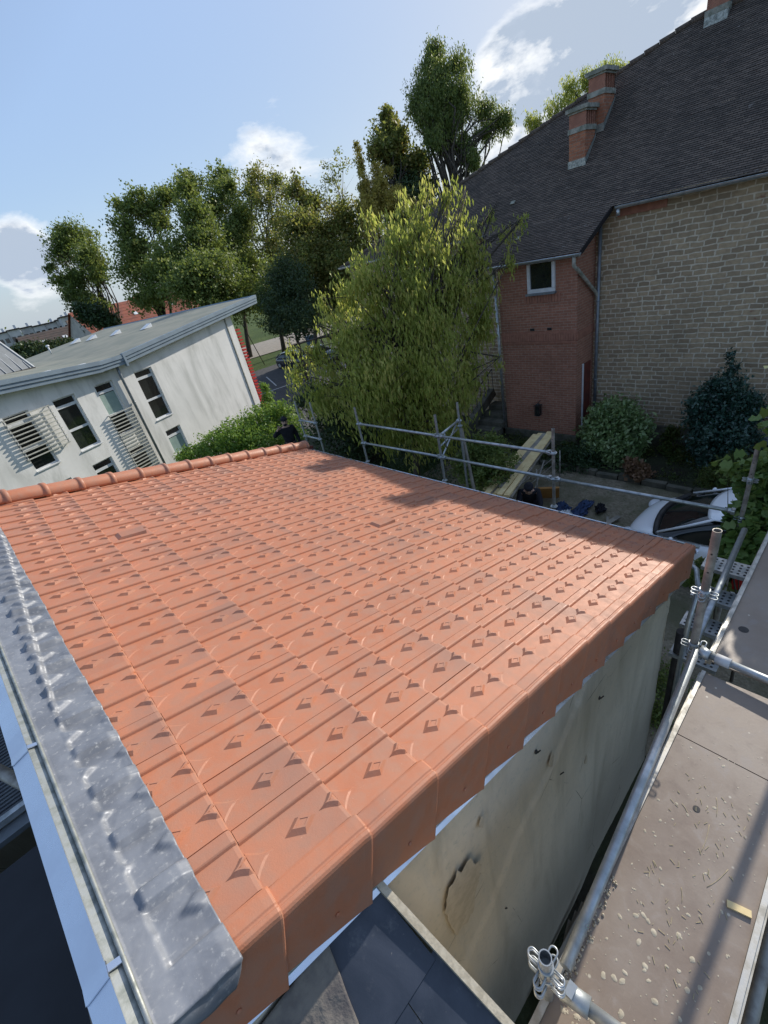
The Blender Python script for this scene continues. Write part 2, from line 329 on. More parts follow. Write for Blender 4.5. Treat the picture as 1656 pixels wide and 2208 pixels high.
M['blue_cloth'] = simple('blue_work_fabric', (.02, .035, .09), (.03, .06, .14), 9, .85, bump=.4, bscale=30)
M['orange'] = simple('orange_plywood', (.42, .20, .05), (.33, .15, .04), 4, .7)
M['blue_plastic'] = simple('blue_plastic', (.05, .13, .26), (.04, .10, .21), 4, .4)
M['dark_metal'] = simple('dark_ironwork', (.03, .03, .033), (.05, .05, .05), 8, .5, .4)
def carpaint(name, c):
    m = Mat(name, .22, 0, .6); m.color(c); m.set('Coat Weight', 1.0); m.set('Coat Roughness', .05); return m.m
M['car_white'] = carpaint('white_car_paint', (.90, .92, .95)); M['car_dark'] = carpaint('dark_blue_car_paint', (.025, .032, .05)); M['car_silver'] = carpaint('silver_car_paint', (.28, .31, .33))
M['rubber'] = simple('tyre_rubber', (.02, .02, .02), None, rough=.85); M['lamp'] = simple('lamp_lens', (.6, .62, .65), None, rough=.15)
def leafmat(name, cols, trans=.35, rough=.5, spec=.35):
    m = Mat(name, rough, spec=spec); a = m.attr('rnd').outputs['Fac']; cr = m.n('ShaderNodeValToRGB'); m.l(a, cr.inputs[0])
    el = cr.color_ramp.elements; n = len(cols)
    while len(el) < n: el.new(.5)
    for i, c in enumerate(cols): el[i].position = i / (n - 1); el[i].color = (*c, 1)
    m.color(cr.outputs[0]); tr = m.n('ShaderNodeBsdfTranslucent'); hs = m.mix(.35, cr.outputs[0], (.28, .32, .02)); m.l(hs, tr.inputs[0])
    mx_ = m.n('ShaderNodeMixShader'); mx_.inputs[0].default_value = trans; m.l(m.b.outputs[0], mx_.inputs[1]); m.l(tr.outputs[0], mx_.inputs[2]); m.l(mx_.outputs[0], m.out.inputs[0]); return m.m
LM = dict(
    light=leafmat('light_green_leaves', [(.28, .35, .07), (.42, .49, .12), (.58, .61, .17), (.74, .64, .24)], .62),
    maple=leafmat('maple_leaves', [(.09, .14, .04), (.145, .21, .06), (.22, .28, .085), (.30, .31, .11)], .45),
    dark=leafmat('dark_evergreen_leaves', [(.025, .05, .022), (.04, .075, .032), (.065, .11, .045)], .15),
    rust=leafmat('turning_leaves', [(.11, .15, .05), (.19, .23, .07), (.29, .28, .09), (.38, .25, .09)], .55),
    yellow=leafmat('yellowing_leaves', [(.30, .28, .07), (.48, .40, .11), (.65, .50, .16)], .5),
    hedge=leafmat('hedge_leaves', [(.10, .20, .035), (.18, .32, .06), (.32, .46, .11)], .45),
    varieg=leafmat('variegated_leaves', [(.10, .19, .06), (.22, .32, .12), (.42, .50, .25)], .25, .35, .6),
    holly=leafmat('holly_leaves', [(.016, .045, .036), (.028, .075, .055), (.05, .11, .075)], .08, .35, .6),
    fern=leafmat('fern_leaves', [(.04, .07, .018), (.07, .11, .025), (.12, .10, .03)], .3),
    vine=leafmat('vine_leaves', [(.08, .15, .04), (.14, .24, .06), (.28, .36, .12)], .35),
    dry=leafmat('dried_flower_heads', [(.16, .085, .045), (.26, .15, .09)], .2))
# ============================================================ GROUND
def gz(x, y):                                    # terrain height
    t = min(max((y - 14.0) / 12.0, 0), 1); t = t * t * (3 - 2 * t); z = -6.25 - 1.75 * t
    d = math.hypot(x, y)
    if d > 90: z -= (d - 90) * .02 if d < 250 else 3.2
    return z
def ground_sheet():
    mb = MB(); xs = [-1500, -700, -300, -150, -80, -50, -30, -20] + list(range(-14, 46, 2)) + [50, 60, 80, 120, 200, 400, 900, 1800]
    ys = [-600, -200, -80, -30, -15, -8, -4] + list(range(-2, 46, 2)) + [50, 60, 75, 95, 130, 180, 260, 420, 800, 1600, 3000]
    nx = len(xs); vs = [(x, y, gz(x, y)) for y in ys for x in xs]; fs = [(j * nx + i, j * nx + i + 1, (j + 1) * nx + i + 1, (j + 1) * nx + i) for j in range(len(ys) - 1) for i in range(nx - 1)]
    mb.raw(vs, fs, sm=True); return mb.build('ground', M['ground'])
tag(ground_sheet(), kind='structure')
def sheet(name, pts, mat, dz, n=10):             # ground patch following the terrain: quad of 4 corners
    a, b, c, d = [Vector(p) for p in pts]; mb = MB(); vs = []
    for j in range(n + 1):
        for i in range(n + 1):
            p = (a * (1 - i / n) + b * (i / n)) * (1 - j / n) + (d * (1 - i / n) + c * (i / n)) * (j / n); vs.append((p.x, p.y, gz(p.x, p.y) + dz))
    fs = [(j * (n + 1) + i, j * (n + 1) + i + 1, (j + 1) * (n + 1) + i + 1, (j + 1) * (n + 1) + i) for j in range(n) for i in range(n)]
    mb.raw(vs, fs, sm=True); return tag(mb.build(name, mat), kind='structure')
tr_b = MB(); tr_b.box((6.9, 12.7, -5.88), (4.6, 3.0, 1.20)); tag(tr_b.build('terrace', M['soil']), kind='structure')
sheet('yard', [(3.9, -8), (10.3, -8), (10.9, 9.2), (3.9, 9.2)], M['gravel'], .035, 16)
sheet('alley', [(-6, -8), (3.88, -8), (3.88, 1.2), (-6, 1.2)], M['soil'], .03, 8)
sheet('garden_bed', [(10.45, -8), (13.7, -8), (13.7, 17), (11.05, 17)], M['soil'], .06, 16)
sheet('car_park', [(12.5, 31), (60, 26), (64, 43), (17.0, 47)], M['asphalt'], .09, 20)
sheet('road', [(6.5, 17), (12.2, 17), (19, 31.5), (13.2, 32)], M['asphalt'], .085, 12)
sheet('path', [(10, 60), (70, 47), (80, 58), (12, 76)], M['path'], .08, 20)
k_ = MB(); a_ = None
for i in range(30):
    y = -7.5 + i * .56; h = .16 + .03 * math.sin(i * 2.3); k_.box((10.37 + .03 * math.sin(i * 1.7) + (.6 / 17) * (y + 8), y, -6.25 + h / 2 - .04), (.15, .52, h + .1), Matrix.Rotation(.05 * math.sin(i * 3.1), 3, 'Z'))
tag(k_.build('kerb', M['curb']), kind='structure')
pl = MB()
for i in range(9):
    for q in (0, 1):
        A = Vector((18.6 + i * 3.0 + q * 2.4, 39.6 - i * .75 - q * 5.2, 0)); B = Vector((18.6 + i * 3.0 + (1 - q) * 0, 39.6 - i * .75, 0))
    a = Vector((19.2 + i * 2.7, 36.2 - i * .6, 0)); b = a + Vector((2.0, 5.2, 0)); s_ = Vector((.09, -.03, 0)); z = gz(a.x, a.y) + .096 + .01
    pl.face([(a.x - .06, a.y, z), (a.x + .06, a.y, z), (b.x + .06, b.y, z), (b.x - .06, b.y, z)])
pl.face([(16.2, 35.4, gz(17, 35) + .107), (16.2, 35.6, gz(17, 35) + .107), (42, 30.2, gz(30, 32) + .107), (42, 30.0, gz(30, 32) + .107)])
tag(pl.build('road_marking', M['paint']), kind='structure')

# ============================================================ THE TILED OUTBUILDING
S = 1.5226423; TH = R_(18.5302); UV_ = Vector((math.cos(TH), 0, -math.sin(TH))); NV = Vector((math.sin(TH), 0, math.cos(TH))); YV = Vector((0, 1, 0))
def rp(u, v, h=0.0): return NV * (h - S) + UV_ * u + YV * v
U0, DU, V0, DV = .41, .352, .91, .2475
def vfar(u): return 6.36 + u * .272
rng = random.Random(7)
bld = empty('outbuilding', (1.8, 4, -6.25), 'low outbuilding with a new orange terracotta tiled roof in the middle of the photo', 'building')
NS = [0, .002, .07, .16, .25, .31, .330, .342, .349, .352]
NH = [0, .0, .004, .010, .015, .0185, .0195, .0175, .011, -.012]
TT = [0, .0025, .004, .05, .14, .180, .184, .188, .190, .193, .198, .238, .2435, .2475]
THH = [-.010, -.010, 0, 0, 0, 0, .0095, .0135, .0135, .0085, .0095, .0105, .005, -.010]
def hs(s): return float(np.interp(s, NS, NH))
def ht(t): return float(np.interp(t, TT, THH))
DC = (.19, .097)
verts = []; faces = []; uvs = []; rnds = []
def addm(vs, fs, uv, rn):
    b = len(verts); verts.extend(vs); rnds.extend([rn] * len(vs))
    for f in fs: faces.append(tuple(b + i for i in f)); uvs.extend([uv[i] for i in f])
def relief(ub, vb, pts_rings, rn, jit, pl_fn):
    # rings of (s,t,h) from outer to inner, closed with an inner cap
    n = len(pts_rings[0]); vs = []; uv = []
    for ring in pts_rings:
        for s, t, h in ring: vs.append(tuple(rp(ub + s, vb + t, pl_fn(s, t) + h))); uv.append((s / DU, t / DV))
    fs = []
    for r in range(len(pts_rings) - 1):
        for i in range(n): fs.append((r * n + i, r * n + (i + 1) % n, (r + 1) * n + (i + 1) % n, (r + 1) * n + i))
    fs.append(tuple((len(pts_rings) - 1) * n + i for i in range(n))); addm(vs, fs, uv, rn)
NI = 14
for i in range(-1, NI):
    ub = U0 + (i - 1) * DU + DU * 0    # course i spans [ub, ub+DU]
    ub = U0 + (i) * DU - DU
    for k in range(0, 28):
        vb = V0 + k * DV
        if vb > vfar(ub + DU) + .05: continue
        rn = rng.random(); tilt = (rng.random() - .5) * .003; yaw = (rng.random() - .5) * .004; dz = -.024 + (rng.random() - .5) * .002
        odd = (i, k) in ((8, 9), (2, 14))
        def hf(s, t, tilt=tilt, yaw=yaw, dz=dz): return dz + hs(s) + tilt * (s / DU) + yaw * (t / DV - .5)
        vs = []; uv = []
        for s in NS:
            for t in TT:
                sc = 1.0 if s < .345 else .4
                wob = .0
                vs.append(tuple(rp(ub + s + (wob if s > .3 else 0), vb + t, hf(s, t) + ht(t) * sc))); uv.append((s / DU, t / DV))
        nt_ = len(TT); fs = [(a * nt_ + b, (a + 1) * nt_ + b, (a + 1) * nt_ + b + 1, a * nt_ + b + 1) for a in range(len(NS) - 1) for b in range(nt_ - 1)]
        addm(vs, fs, uv, rn)
        if odd:
            relief(ub, vb, [[(.06, .02, 0), (.30, .02, 0), (.30, .175, 0), (.06, .175, 0)], [(.09, .03, .022), (.30, .03, .03), (.30, .165, .03), (.09, .165, .022)]], .95, 0, hf); continue
        s0, t0 = DC; a, b = .064, .038
        def dm(q, h, sh=.006): w_ = sh * min(1, (1 - q) / .44); return [(s0 - a * q + w_, t0, h), (s0 + w_, t0 - b * q, h), (s0 + a * q + w_, t0, h), (s0 + w_, t0 + b * q, h)]
        relief(ub, vb, [dm(1.0, 0), dm(.60, .0145), dm(.40, .0145), dm(.34, .012), dm(.10, .012)], rn, 0, hf)
        # upper half of the split diamond at the nose (concave sides), then lower half on the head of the tile
        def half(sa, sb, w, h, q=1.0, n=4):
            L1 = []
            for j in range(n + 1):
                f = j / n; s = sa + (sb - sa) * f; L1.append((s, t0 + w * (f ** 1.6), h))
            L2 = [(s, 2 * t0 - t, h_) for s, t, h_ in L1[::-1][:-1]]
            return L1 + L2
        relief(ub, vb, [half(.266, .3515, .054, 0), half(.298, .3512, .039, .013), half(.311, .351, .032, .013), half(.316, .3508, .028, .009)], rn, 0, hf)
        relief(ub, vb, [half(.084, .001, .054, 0)[::-1], half(.066, .001, .043, .0032)[::-1]], rn, 0, hf)
me = bpy.data.meshes.new('tiled_slope'); me.from_pydata([tuple(Vector(v) - bld.location) for v in verts], [], faces)
ul = me.uv_layers.new(name='UVMap'); ul.data.foreach_set('uv', [c for q in uvs for c in q])
at = me.attributes.new('rnd', 'FLOAT', 'POINT'); at.data.foreach_set('value', rnds)
bm = bmesh.new(); bm.from_mesh(me)
pA = rp(0, vfar(0), 0) - bld.location; pB = rp(5, vfar(5), 0) - bld.location; nn_ = (pB - pA).cross(NV).normalized()
if nn_.y < 0: nn_ = -nn_
bmesh.ops.bisect_plane(bm, geom=bm.verts[:] + bm.edges[:] + bm.faces[:], plane_co=pA, plane_no=nn_, clear_outer=True)
pA = rp(.272 - .03, .93, 0) - bld.location; pB = rp(.272 - .0498 * 5 - .03, 5.93, 0) - bld.location; nn_ = (pB - pA).cross(NV).normalized()
if nn_.x > 0: nn_ = -nn_
bmesh.ops.bisect_plane(bm, geom=bm.verts[:] + bm.edges[:] + bm.faces[:], plane_co=pA, plane_no=nn_, clear_outer=True)
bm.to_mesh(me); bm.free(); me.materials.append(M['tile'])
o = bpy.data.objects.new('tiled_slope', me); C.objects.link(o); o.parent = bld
def setrnd(o, val):
    a = o.data.attributes.new('rnd', 'FLOAT', 'POINT'); a.data.foreach_set('value', [val] * len(o.data.vertices))
def extrude_profile(prof, stations, closed=True):
    """prof: list of (v,h); stations: list of (u, dv, dh) -> grid in roof space"""
    mb = MB(); n = len(prof); vs = []; uv = []
    for u, dv, dh in stations:
        for v, h in prof: vs.append(tuple(rp(u, v + dv, h + dh))); uv.append(((u * 1.0) % 1, v))
    m = len(stations); fs = []
    for a in range(m - 1):
        for b in range(n if closed else n - 1): fs.append((a * n + b, a * n + (b + 1) % n, (a + 1) * n + (b + 1) % n, (a + 1) * n + b))
    if closed: fs.append(tuple(range(n))[::-1]); fs.append(tuple((m - 1) * n + q for q in range(n)))
    mb.raw(vs, fs, uv); return mb
# verge tiles along the near edge
VP = [(.9125, -.006), (.908, .004), (.898, .008), (.850, .008), (.844, .003), (.838, .003), (.834, .007), (.822, .004), (.815, -.004), (.811, -.016), (.809, -.04), (.806, -.285), (.824, -.287), (.826, -.06), (.84, -.022), (.9125, -.022)]
for i in range(0, NI):
    ub = U0 + i * DU - DU; st = []
    for s, h, dv in ((-.035, -.034, .012), (0, -.032, .010), (.12, -.018, .006), (.25, -.004, .001), (.320, .003, -.002), (.345, .0045, -.004), (.353, .002, -.003), (.358, -.008, .001)):
        st.append((ub + s, dv + (rng.random() - .5) * .0005, h + (.0)))
    mb = extrude_profile(VP, st); nV = len(VP)
    for a_ in range(len(st)):
        fr = (st[a_][0] - ub + .035) / .393
        for b_ in (11, 12):
            q = Vector(mb.v[a_ * nV + b_]); mb.v[a_ * nV + b_] = tuple(q + NV * (.032 - .085 * fr) - YV * (.006 * fr if b_ == 11 else 0))
    o = mb.build('verge_tile', M['tile'], bld); weld(o); setrnd(o, rng.random() * .6)
    bv = o.modifiers.new('b', 'BEVEL'); bv.width = .0035; bv.segments = 2; bv.limit_method = 'ANGLE'; bv.angle_limit = R_(25)
    # fixing screw with its clay boss
    c = rp(ub + .20, .804, -.225); sm_ = MB().sphere(tuple(c), (.008, .005, .008), 10, 6)
    o2 = sm_.build('screw', M['tile'], o); setrnd(o2, .4); o2.location = (0, 0, 0)
    o2.data.transform(Matrix.Translation(-wloc(o) + wloc(o)))
# ridge caps on the far edge
def cap_path(u): return rp(u, vfar(u) + .015, .012)
d_e = (cap_path(5) - cap_path(0)).normalized(); side = d_e.cross(NV).normalized()
clen = .352
for j in range(-2, 13):
    u0 = .18 + j * .375; mb = MB(); vs = []; uv = []; n = 12
    for q, (f, r, lift) in enumerate(((-.02, .088, 0), (.0, .090, 0), (.30, .098, .004), (.335, .100, .004), (.340, .112, .004), (.372, .112, .004), (.378, .106, .004))):
        c = cap_path(u0) + d_e * f
        for k in range(n + 1):
            a = math.pi * (k / n) * 1.12 - .06 * math.pi
            vs.append(tuple(c + side * (math.cos(a) * r) + NV * (math.sin(a) * r + lift))); uv.append((f / .4, k / n))
    m = 7; fs = [(a * (n + 1) + b, a * (n + 1) + b + 1, (a + 1) * (n + 1) + b + 1, (a + 1) * (n + 1) + b) for a in range(m - 1) for b in range(n)]
    mb.raw(vs, fs, uv, sm=True); o = mb.build('ridge_cap', M['tile'], bld); setrnd(o, rng.random() * .7)
    sf = o.modifiers.new('s', 'SOLIDIFY'); sf.thickness = .012; sf.offset = -1
# dark mortar bed / closure under the caps
mb = MB()
for a in range(26):
    u1 = -.5 + a * .22; u2 = u1 + .215; e = (rng.random() - .5) * .02
    p1 = cap_path(u1) - side * (.0) + NV * .0; p2 = cap_path(u2)
    mb.bar(p1 - NV * .03, p2 - NV * .03, .12 + e, .07, NV)
o = mb.build('mortar_bed', M['oldred'], bld)
# lead flashing dressed over the top course
def tile_h(u, v):
    c = math.floor((u - (U0 - DU)) / DU); s = u - (U0 - DU) - c * DU; k = math.floor((v - V0) / DV); t = v - V0 - k * DV
    if v < V0: return -.030 + .036 * (s / DU) + .012
    h = -.022 + hs(s) + ht(t) * (1.9 if t > .17 else .6); a, b = .064, .034
    d = abs(s - DC[0]) / a + abs(t - DC[1]) / b
    h += .013 * min(1, max(0, (1.0 - d) / .34))
    for ns in (0.0, DU):
        dd = abs(s - ns) / .076 + abs(t - DC[1]) / .05
        h += .013 * min(1, max(0, (1.0 - dd) / .34))
    return h
us = np.arange(-.12, .32, .0055); vsq = np.arange(.79, 6.62, .008)
H = np.array([[tile_h(u, v) for u in us] for v in vsq]); 
def blur(A, n, ax):
    k = np.ones(n) / n; return np.apply_along_axis(lambda q: np.convolve(np.pad(q, n // 2, mode='edge'), k, 'valid')[:len(q)], ax, A)
Hm = blur(H, 41, 0); Hb = blur(H + (H - blur(H, 31, 0)) * .45, 3, 1)
rs = np.random.RandomState(3); nz_ = blur(blur(rs.randn(*H.shape), 5, 0), 5, 1); nz2_ = blur(blur(rs.randn(*H.shape), 15, 0), 15, 1)
mb = MB(); vs = []; nu = 46; idx = []
for j, v in enumerate(vsq):
    uL = .065 - .069 * (v - .849) - .012; uE = .272 - .0498 * (v - .93) + .003 * math.sin(v * 4.1)
    for q in range(nu):
        f = q / (nu - 1); u = uL + (uE - uL) * f; hh = float(np.interp(u, us, Hb[j])); jj = min(max(int((u + .12) / .0055), 0), len(us) - 1)
        flat = min(1.0, max(0.0, (.40 - f) / .10)); flat = flat * flat * (3 - 2 * flat)        # towards the zinc the sheet lies flat
        h = hh * (1 - flat) + (-.010) * flat + .0062 + nz_[j, jj] * .0006 + nz2_[j, jj] * .002
        if f < .03: h += .004
        if f > .86: h = h * (1 - .6 * (f - .86) / .14) + (.004 - .022 + .02 * min(1, max(0, (u - .06) / .35))) * .6 * (f - .86) / .14 + .0045 * (f - .86) / .14
        vs.append(tuple(rp(u, v, h)))
# near end: roll down over the verge
extra = []
for dv, dh in ((-.008, -.006), (-.014, -.018), (-.018, -.036), (-.020, -.056), (-.020, -.070)):
    row = []
    for q in range(nu):
        f = q / (nu - 1); uL = .065 + .004 - .012; uE = .272 + .006 - .004 * (-dh / .01); u = uL + (uE - uL) * f; row.append(tuple(rp(u, .79 + .012 + dv, -.004 + dh + .004 * math.sin(u * 60))))
    extra.append(row)
allv = [p for r in extra[::-1] for p in r] + vs; nr = len(extra) + len(vsq)
fs = [(a * nu + b, a * nu + b + 1, (a + 1) * nu + b + 1, (a + 1) * nu + b) for a in range(nr - 1) for b in range(nu - 1)]
mb.raw(allv, fs, sm=True); o = mb.build('lead_flashing', M['lead'], bld, True); sf = o.modifiers.new('s', 'SOLIDIFY'); sf.thickness = .0022; sf.offset = 1
# zinc capping: bead, weathered strip, bright sloping face with welted joints
def seam(v): return .065 - .069 * (v - .849)
st = [.80 + i * .2 for i in range(31)]
mb = MB()
mb.pipe([rp(seam(v) - .012, v, .004) for v in st], .0065, 8)
mb.build('bead', M['zinc_old'], bld)
mb = MB()
for a in range(len(st) - 1):
    p = []
    for v in (st[a], st[a + 1]): p.append([rp(seam(v) - .008, v, -.004), rp(seam(v) - .018, v, -.006), rp(seam(v) - .050, v, .000)])
    for q in range(2): mb.face([p[0][q], p[0][q + 1], p[1][q + 1], p[1][q]])
mb.build('weathered_strip', M['zinc_old'], bld)
def zf(v, f, lift=0): # f 0 at crest .. 1 at outer edge
    return rp(seam(v) - .050, v, .003 + lift) + Vector((-.066 * f, 0, -.022 * f))
mb = MB()
for a in range(len(st) - 1):
    v1, v2 = st[a], st[a + 1]
    mb.face([zf(v1, 0), zf(v1, 1), zf(v2, 1), zf(v2, 0)]); mb.face([zf(v1, 1), zf(v1, 1) - Vector((0, 0, .09)), zf(v2, 1) - Vector((0, 0, .09)), zf(v2, 1)])
    mb.face([zf(v1, 0), zf(v2, 0), zf(v2, 0) - Vector((-.003, 0, .01)), zf(v1, 0) - Vector((-.003, 0, .01))])
mb.build('zinc_capping', M['zinc'], bld)
for v in (1.005, 2.02, 3.05, 4.1, 5.1):
    mb = MB(); mb.bar(zf(v, -.02, .003), zf(v, 1.0, .003), .045, .005, NV); mb.bar(zf(v, -.02, .003) , rp(seam(v) - .006, v, .004), .02, .004, NV); mb.build('capping_joint', M['zinc'], bld)
mb = MB(); p = [zf(.80, 0), zf(.80, 1), zf(.80, 1) - Vector((0, 0, .2)), rp(seam(.8), .80, -.3), rp(seam(.8) , .80, -.005)]
mb.face([q - Vector((0, 0, 0)) for q in p]); mb.build('capping_end', M['zinc_old'], bld)
# drip edge, eave gutter
mb = MB(); a = rp(-.03, .826, -.235); b = rp(5.0, .826, -.235)
mb.face([a, b, rp(5.0, .822, -.325), rp(-.03, .822, -.325)]); mb.face([a, rp(-.03, .90, -.235), rp(5.0, .90, -.235), b]); mb.face([rp(-.03, .822, -.325), rp(5, .822, -.325), rp(5, .806, -.338), rp(-.03, .806, -.338)])
mb.build('drip_edge', M['zinc'], bld)
mb = MB(); v1, v2 = .80, vfar(5.0) + .05; n = 10; pr = []
for k in range(n + 1):
    a = math.pi + math.pi * k / n; pr.append((5.06 + .055 * math.cos(a), -.045 + .05 * math.sin(a)))
pr.append((5.118, -.040)); pr.append((5.108, -.033))
for k in range(len(pr) - 1): mb.face([rp(pr[k][0], v1, pr[k][1]), rp(pr[k + 1][0], v1, pr[k + 1][1]), rp(pr[k + 1][0], v2, pr[k + 1][1]), rp(pr[k][0], v2, pr[k][1])])
mb.pipe([rp(5.112, v1, -.035), rp(5.112, v2, -.035)], .010, 8)
g_ = mb.build('eave_gutter', M['zinc'], bld); weld(g_)
for i in range(12): MB().box(tuple(rp(5.085, 1.1 + i * .58, -.026)), (.07, .025, .006), Matrix.Rotation(TH, 3, 'Y')).build('gutter_clip', M['galv'], bld)
# walls: near (verge) wall with plinth, peeled patch; far, east, west walls
def wall_poly(y, flip):
    mb = MB(); xs = [-.40 + i * .1775 for i in range(25)]
    return mb
mb = MB(); x0, x1 = -.42, 3.86; ztop = lambda x: -(S + .10 + x * math.sin(TH)) / math.cos(TH)
nx, nz3 = 210, 170; vs = []; yw = .868
pr2 = np.random.RandomState(5); nA = blur(blur(pr2.randn(nz3 + 1, nx + 1), 19, 0), 19, 1) * 19
def plinth_edge(x): return -2.783 + (x - 1.908) * .613 - .06
for j in range(nz3 + 1):
    for i in range(nx + 1):
        x = x0 + (x1 - x0) * i / nx; zt = ztop(x); z = -6.4 + (zt + 6.4) * j / nz3
        y = yw + nA[j, i] * .0022
        low = 1 / (1 + math.exp((z - (plinth_edge(x) + .04 * math.sin(x * 7))) / .012)); y -= .020 * low * min(1, max(0, (2.4 - x) / .5)); y -= .006 if x < .37 + (-2.0 - z) * .07 else 0       # thicker old render below
        dxp = (x - .60) / .085; dzp = (z + 3.28 + (x - .6) * 2.2) / .44; r = dxp * dxp + dzp * dzp + .25 * math.sin(5 * math.atan2(dzp, dxp)) * .6
        dxq = (x - 1.95) / .03; dzq = (z + 3.05) / .10
        vs.append((x, y, z))
fs = [(j * (nx + 1) + i, j * (nx + 1) + i + 1, (j + 1) * (nx + 1) + i + 1, (j + 1) * (nx + 1) + i) for j in range(nz3) for i in range(nx)]
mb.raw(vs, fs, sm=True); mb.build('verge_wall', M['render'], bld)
mb = MB(); yb = 6.35
mb.face([(x1, yw, -6.4), (x1, 7.3, -6.4), (x1, 7.3, ztop(x1)), (x1, yw, ztop(x1))]); mb.face([(x0, yb, -6.4), (x0, yw, -6.4), (x0, yw, ztop(x0)), (x0, yb, ztop(x0))])
mb.face([(x1, 7.3, -6.4), (x0, yb, -6.4), (x0, yb, ztop(x0)), (x1, 7.3, ztop(x1))]); mb.face([(x0, yw, ztop(x0)), (x1, yw, ztop(x1)), (x1, 7.3, ztop(x1)), (x0, yb, ztop(x0))])
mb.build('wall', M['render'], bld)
mb = MB()                                         # soffit boarding under the eave overhang
mb.face([rp(-.05, .84, -.045), rp(5.03, .84, -.045), rp(5.03, vfar(5), -.045), rp(-.05, vfar(0), -.045)]); mb.build('roof_underlay', M['timber_old'], bld)
mb = MB(); mb.bar(rp(5.02, .83, -.10), rp(5.02, vfar(5), -.10), .03, .15, NV); mb.build('fascia_board', M['timber_old'], bld)
def patch(pts, mat, nm, y, grow=1.0, seed=1):
    rr = random.Random(seed); c = Vector((sum(p[0] for p in pts) / len(pts), y, sum(p[1] for p in pts) / len(pts))); out = []
    for i in range(len(pts)):
        a, b = Vector((pts[i][0], y, pts[i][1])), Vector((pts[(i + 1) % len(pts)][0], y, pts[(i + 1) % len(pts)][1]))
        for q in range(4): out.append(c + (a.lerp(b, q / 4) - c) * grow * (1 + .06 * rr.gauss(0, 1)))
    mb = MB(); n = len(out); inner = [c + (p - c) * .95 - Vector((0, .0015, 0)) for p in out]; cc = c - Vector((0, .0015, 0))
    mb.raw(out + inner + [cc], [(i, (i + 1) % n, n + (i + 1) % n, n + i) for i in range(n)] + [(n + i, n + (i + 1) % n, 2 * n) for i in range(n)], sm=False); return mb.build(nm, mat, bld)
SP = [(0.736, -2.895), (0.72, -3.052), (0.645, -3.134), (0.607, -3.306), (0.543, -3.318), (0.441, -3.246), (0.421, -3.009), (0.454, -2.817), (0.542, -2.734), (0.634, -2.762)]
patch(SP, M['patch'], 'spalled_patch', .846, 1.0, 5)
for k_, (x, z, r) in enumerate(((1.52, -3.02, .05), (.80, -2.62, .035), (2.05, -3.75, .04))): patch([(x - r, z), (x, z - r * 1.8), (x + r * .6, z), (x, z + r * 1.6)], M['patch'], 'spalled_patch', .852, 1.0, 9 + k_)
# little things stuck in the near wall: old iron hooks and holes
mb = MB()
for x, z, a in ((1.35, -2.72, 1.2), (1.62, -3.35, .5), (2.25, -3.2, .9), (.86, -3.9, 1.4)):
    mb = MB(); mb.bar((x, .85, z), (x + .03 * math.cos(a), .835, z + .03 * math.sin(a)), .006, .006); mb.sphere((x, .858, z), (.014, .008, .02), 8, 6); mb.build('wall_hook', M['dark_metal'], bld)

# ============================================================ SLATE LEAN-TO below the verge
sl_ = empty('slate_lean_to', (-.3, .3, -6.25), 'dark blue slate lean-to roof tucked under the verge of the orange tiles', 'lean-to')
def sp(x, y, dz=0):                               # plane falling towards -Y
    return Vector((x, y, -2.03 - (.84 - y) * .735 + dz))
def edgex(y): return .19 + (.84 - y) * .14
mb = MB(); ny = 9
for a in range(ny):
    y2 = .845 - a * .24; y1 = y2 - .26
    for b in range(-8, 3):
        xa = b * .30 + (a % 2) * .15 - .1; xb = xa + .297
        xb1, xb2 = min(xb, edgex(y1) - .01), min(xb, edgex(y2) - .01); xa1 = xa
        if xa1 > min(xb1, xb2) - .02 or (xa > -.14 and False): continue
        z = .004 + .004 * rng.random(); t = .007
        P = [sp(xa, y1, z + .008), sp(xb1, y1, z + .008), sp(xb2, y2, z), sp(xa, y2, z)]; Q = [p - Vector((0, 0, t)) for p in P]
        mb.raw(P + Q, [(0, 1, 2, 3), (7, 6, 5, 4), (0, 4, 5, 1), (1, 5, 6, 2), (2, 6, 7, 3), (3, 7, 4, 0)])
mb.build('slates', M['slate'], sl_)
mb = MB(); P = [sp(edgex(.845) , .845, .01), sp(edgex(-1.4), -1.4, .01)]; mb.bar(P[0], P[1], .028, .05); mb.build('verge_strip', M['mortar_bit'], sl_)
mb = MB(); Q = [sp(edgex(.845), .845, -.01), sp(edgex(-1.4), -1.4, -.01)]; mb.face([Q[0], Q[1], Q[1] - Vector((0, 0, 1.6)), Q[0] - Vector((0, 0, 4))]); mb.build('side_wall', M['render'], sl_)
mb = MB(); fx = np.random.RandomState(8)          # rough mortar fillet at the head
n = 40; vs = []; fxn = blur(blur(fx.randn(n + 1, n + 1), 5, 0), 5, 1)
for j in range(n + 1):
    for i in range(n + 1):
        y = .85 - .36 * j / n; f = i / n; xr = -.045 - .10 * (j / n); xl = -.42; x = xl + (xr - xl) * f
        y2 = y + .07 * math.sin(f * 9) * (j / n); vs.append(tuple(sp(x, y2, .012 + .005 * fxn[j, i])))
mb.raw(vs, [(j * (n + 1) + i, (j + 1) * (n + 1) + i, (j + 1) * (n + 1) + i + 1, j * (n + 1) + i + 1) for j in range(n) for i in range(n)], sm=True); o = mb.build('mortar_fillet', M['slate_grey'], sl_); sf = o.modifiers.new('s', 'SOLIDIFY'); sf.thickness = .008; sf.offset = 1

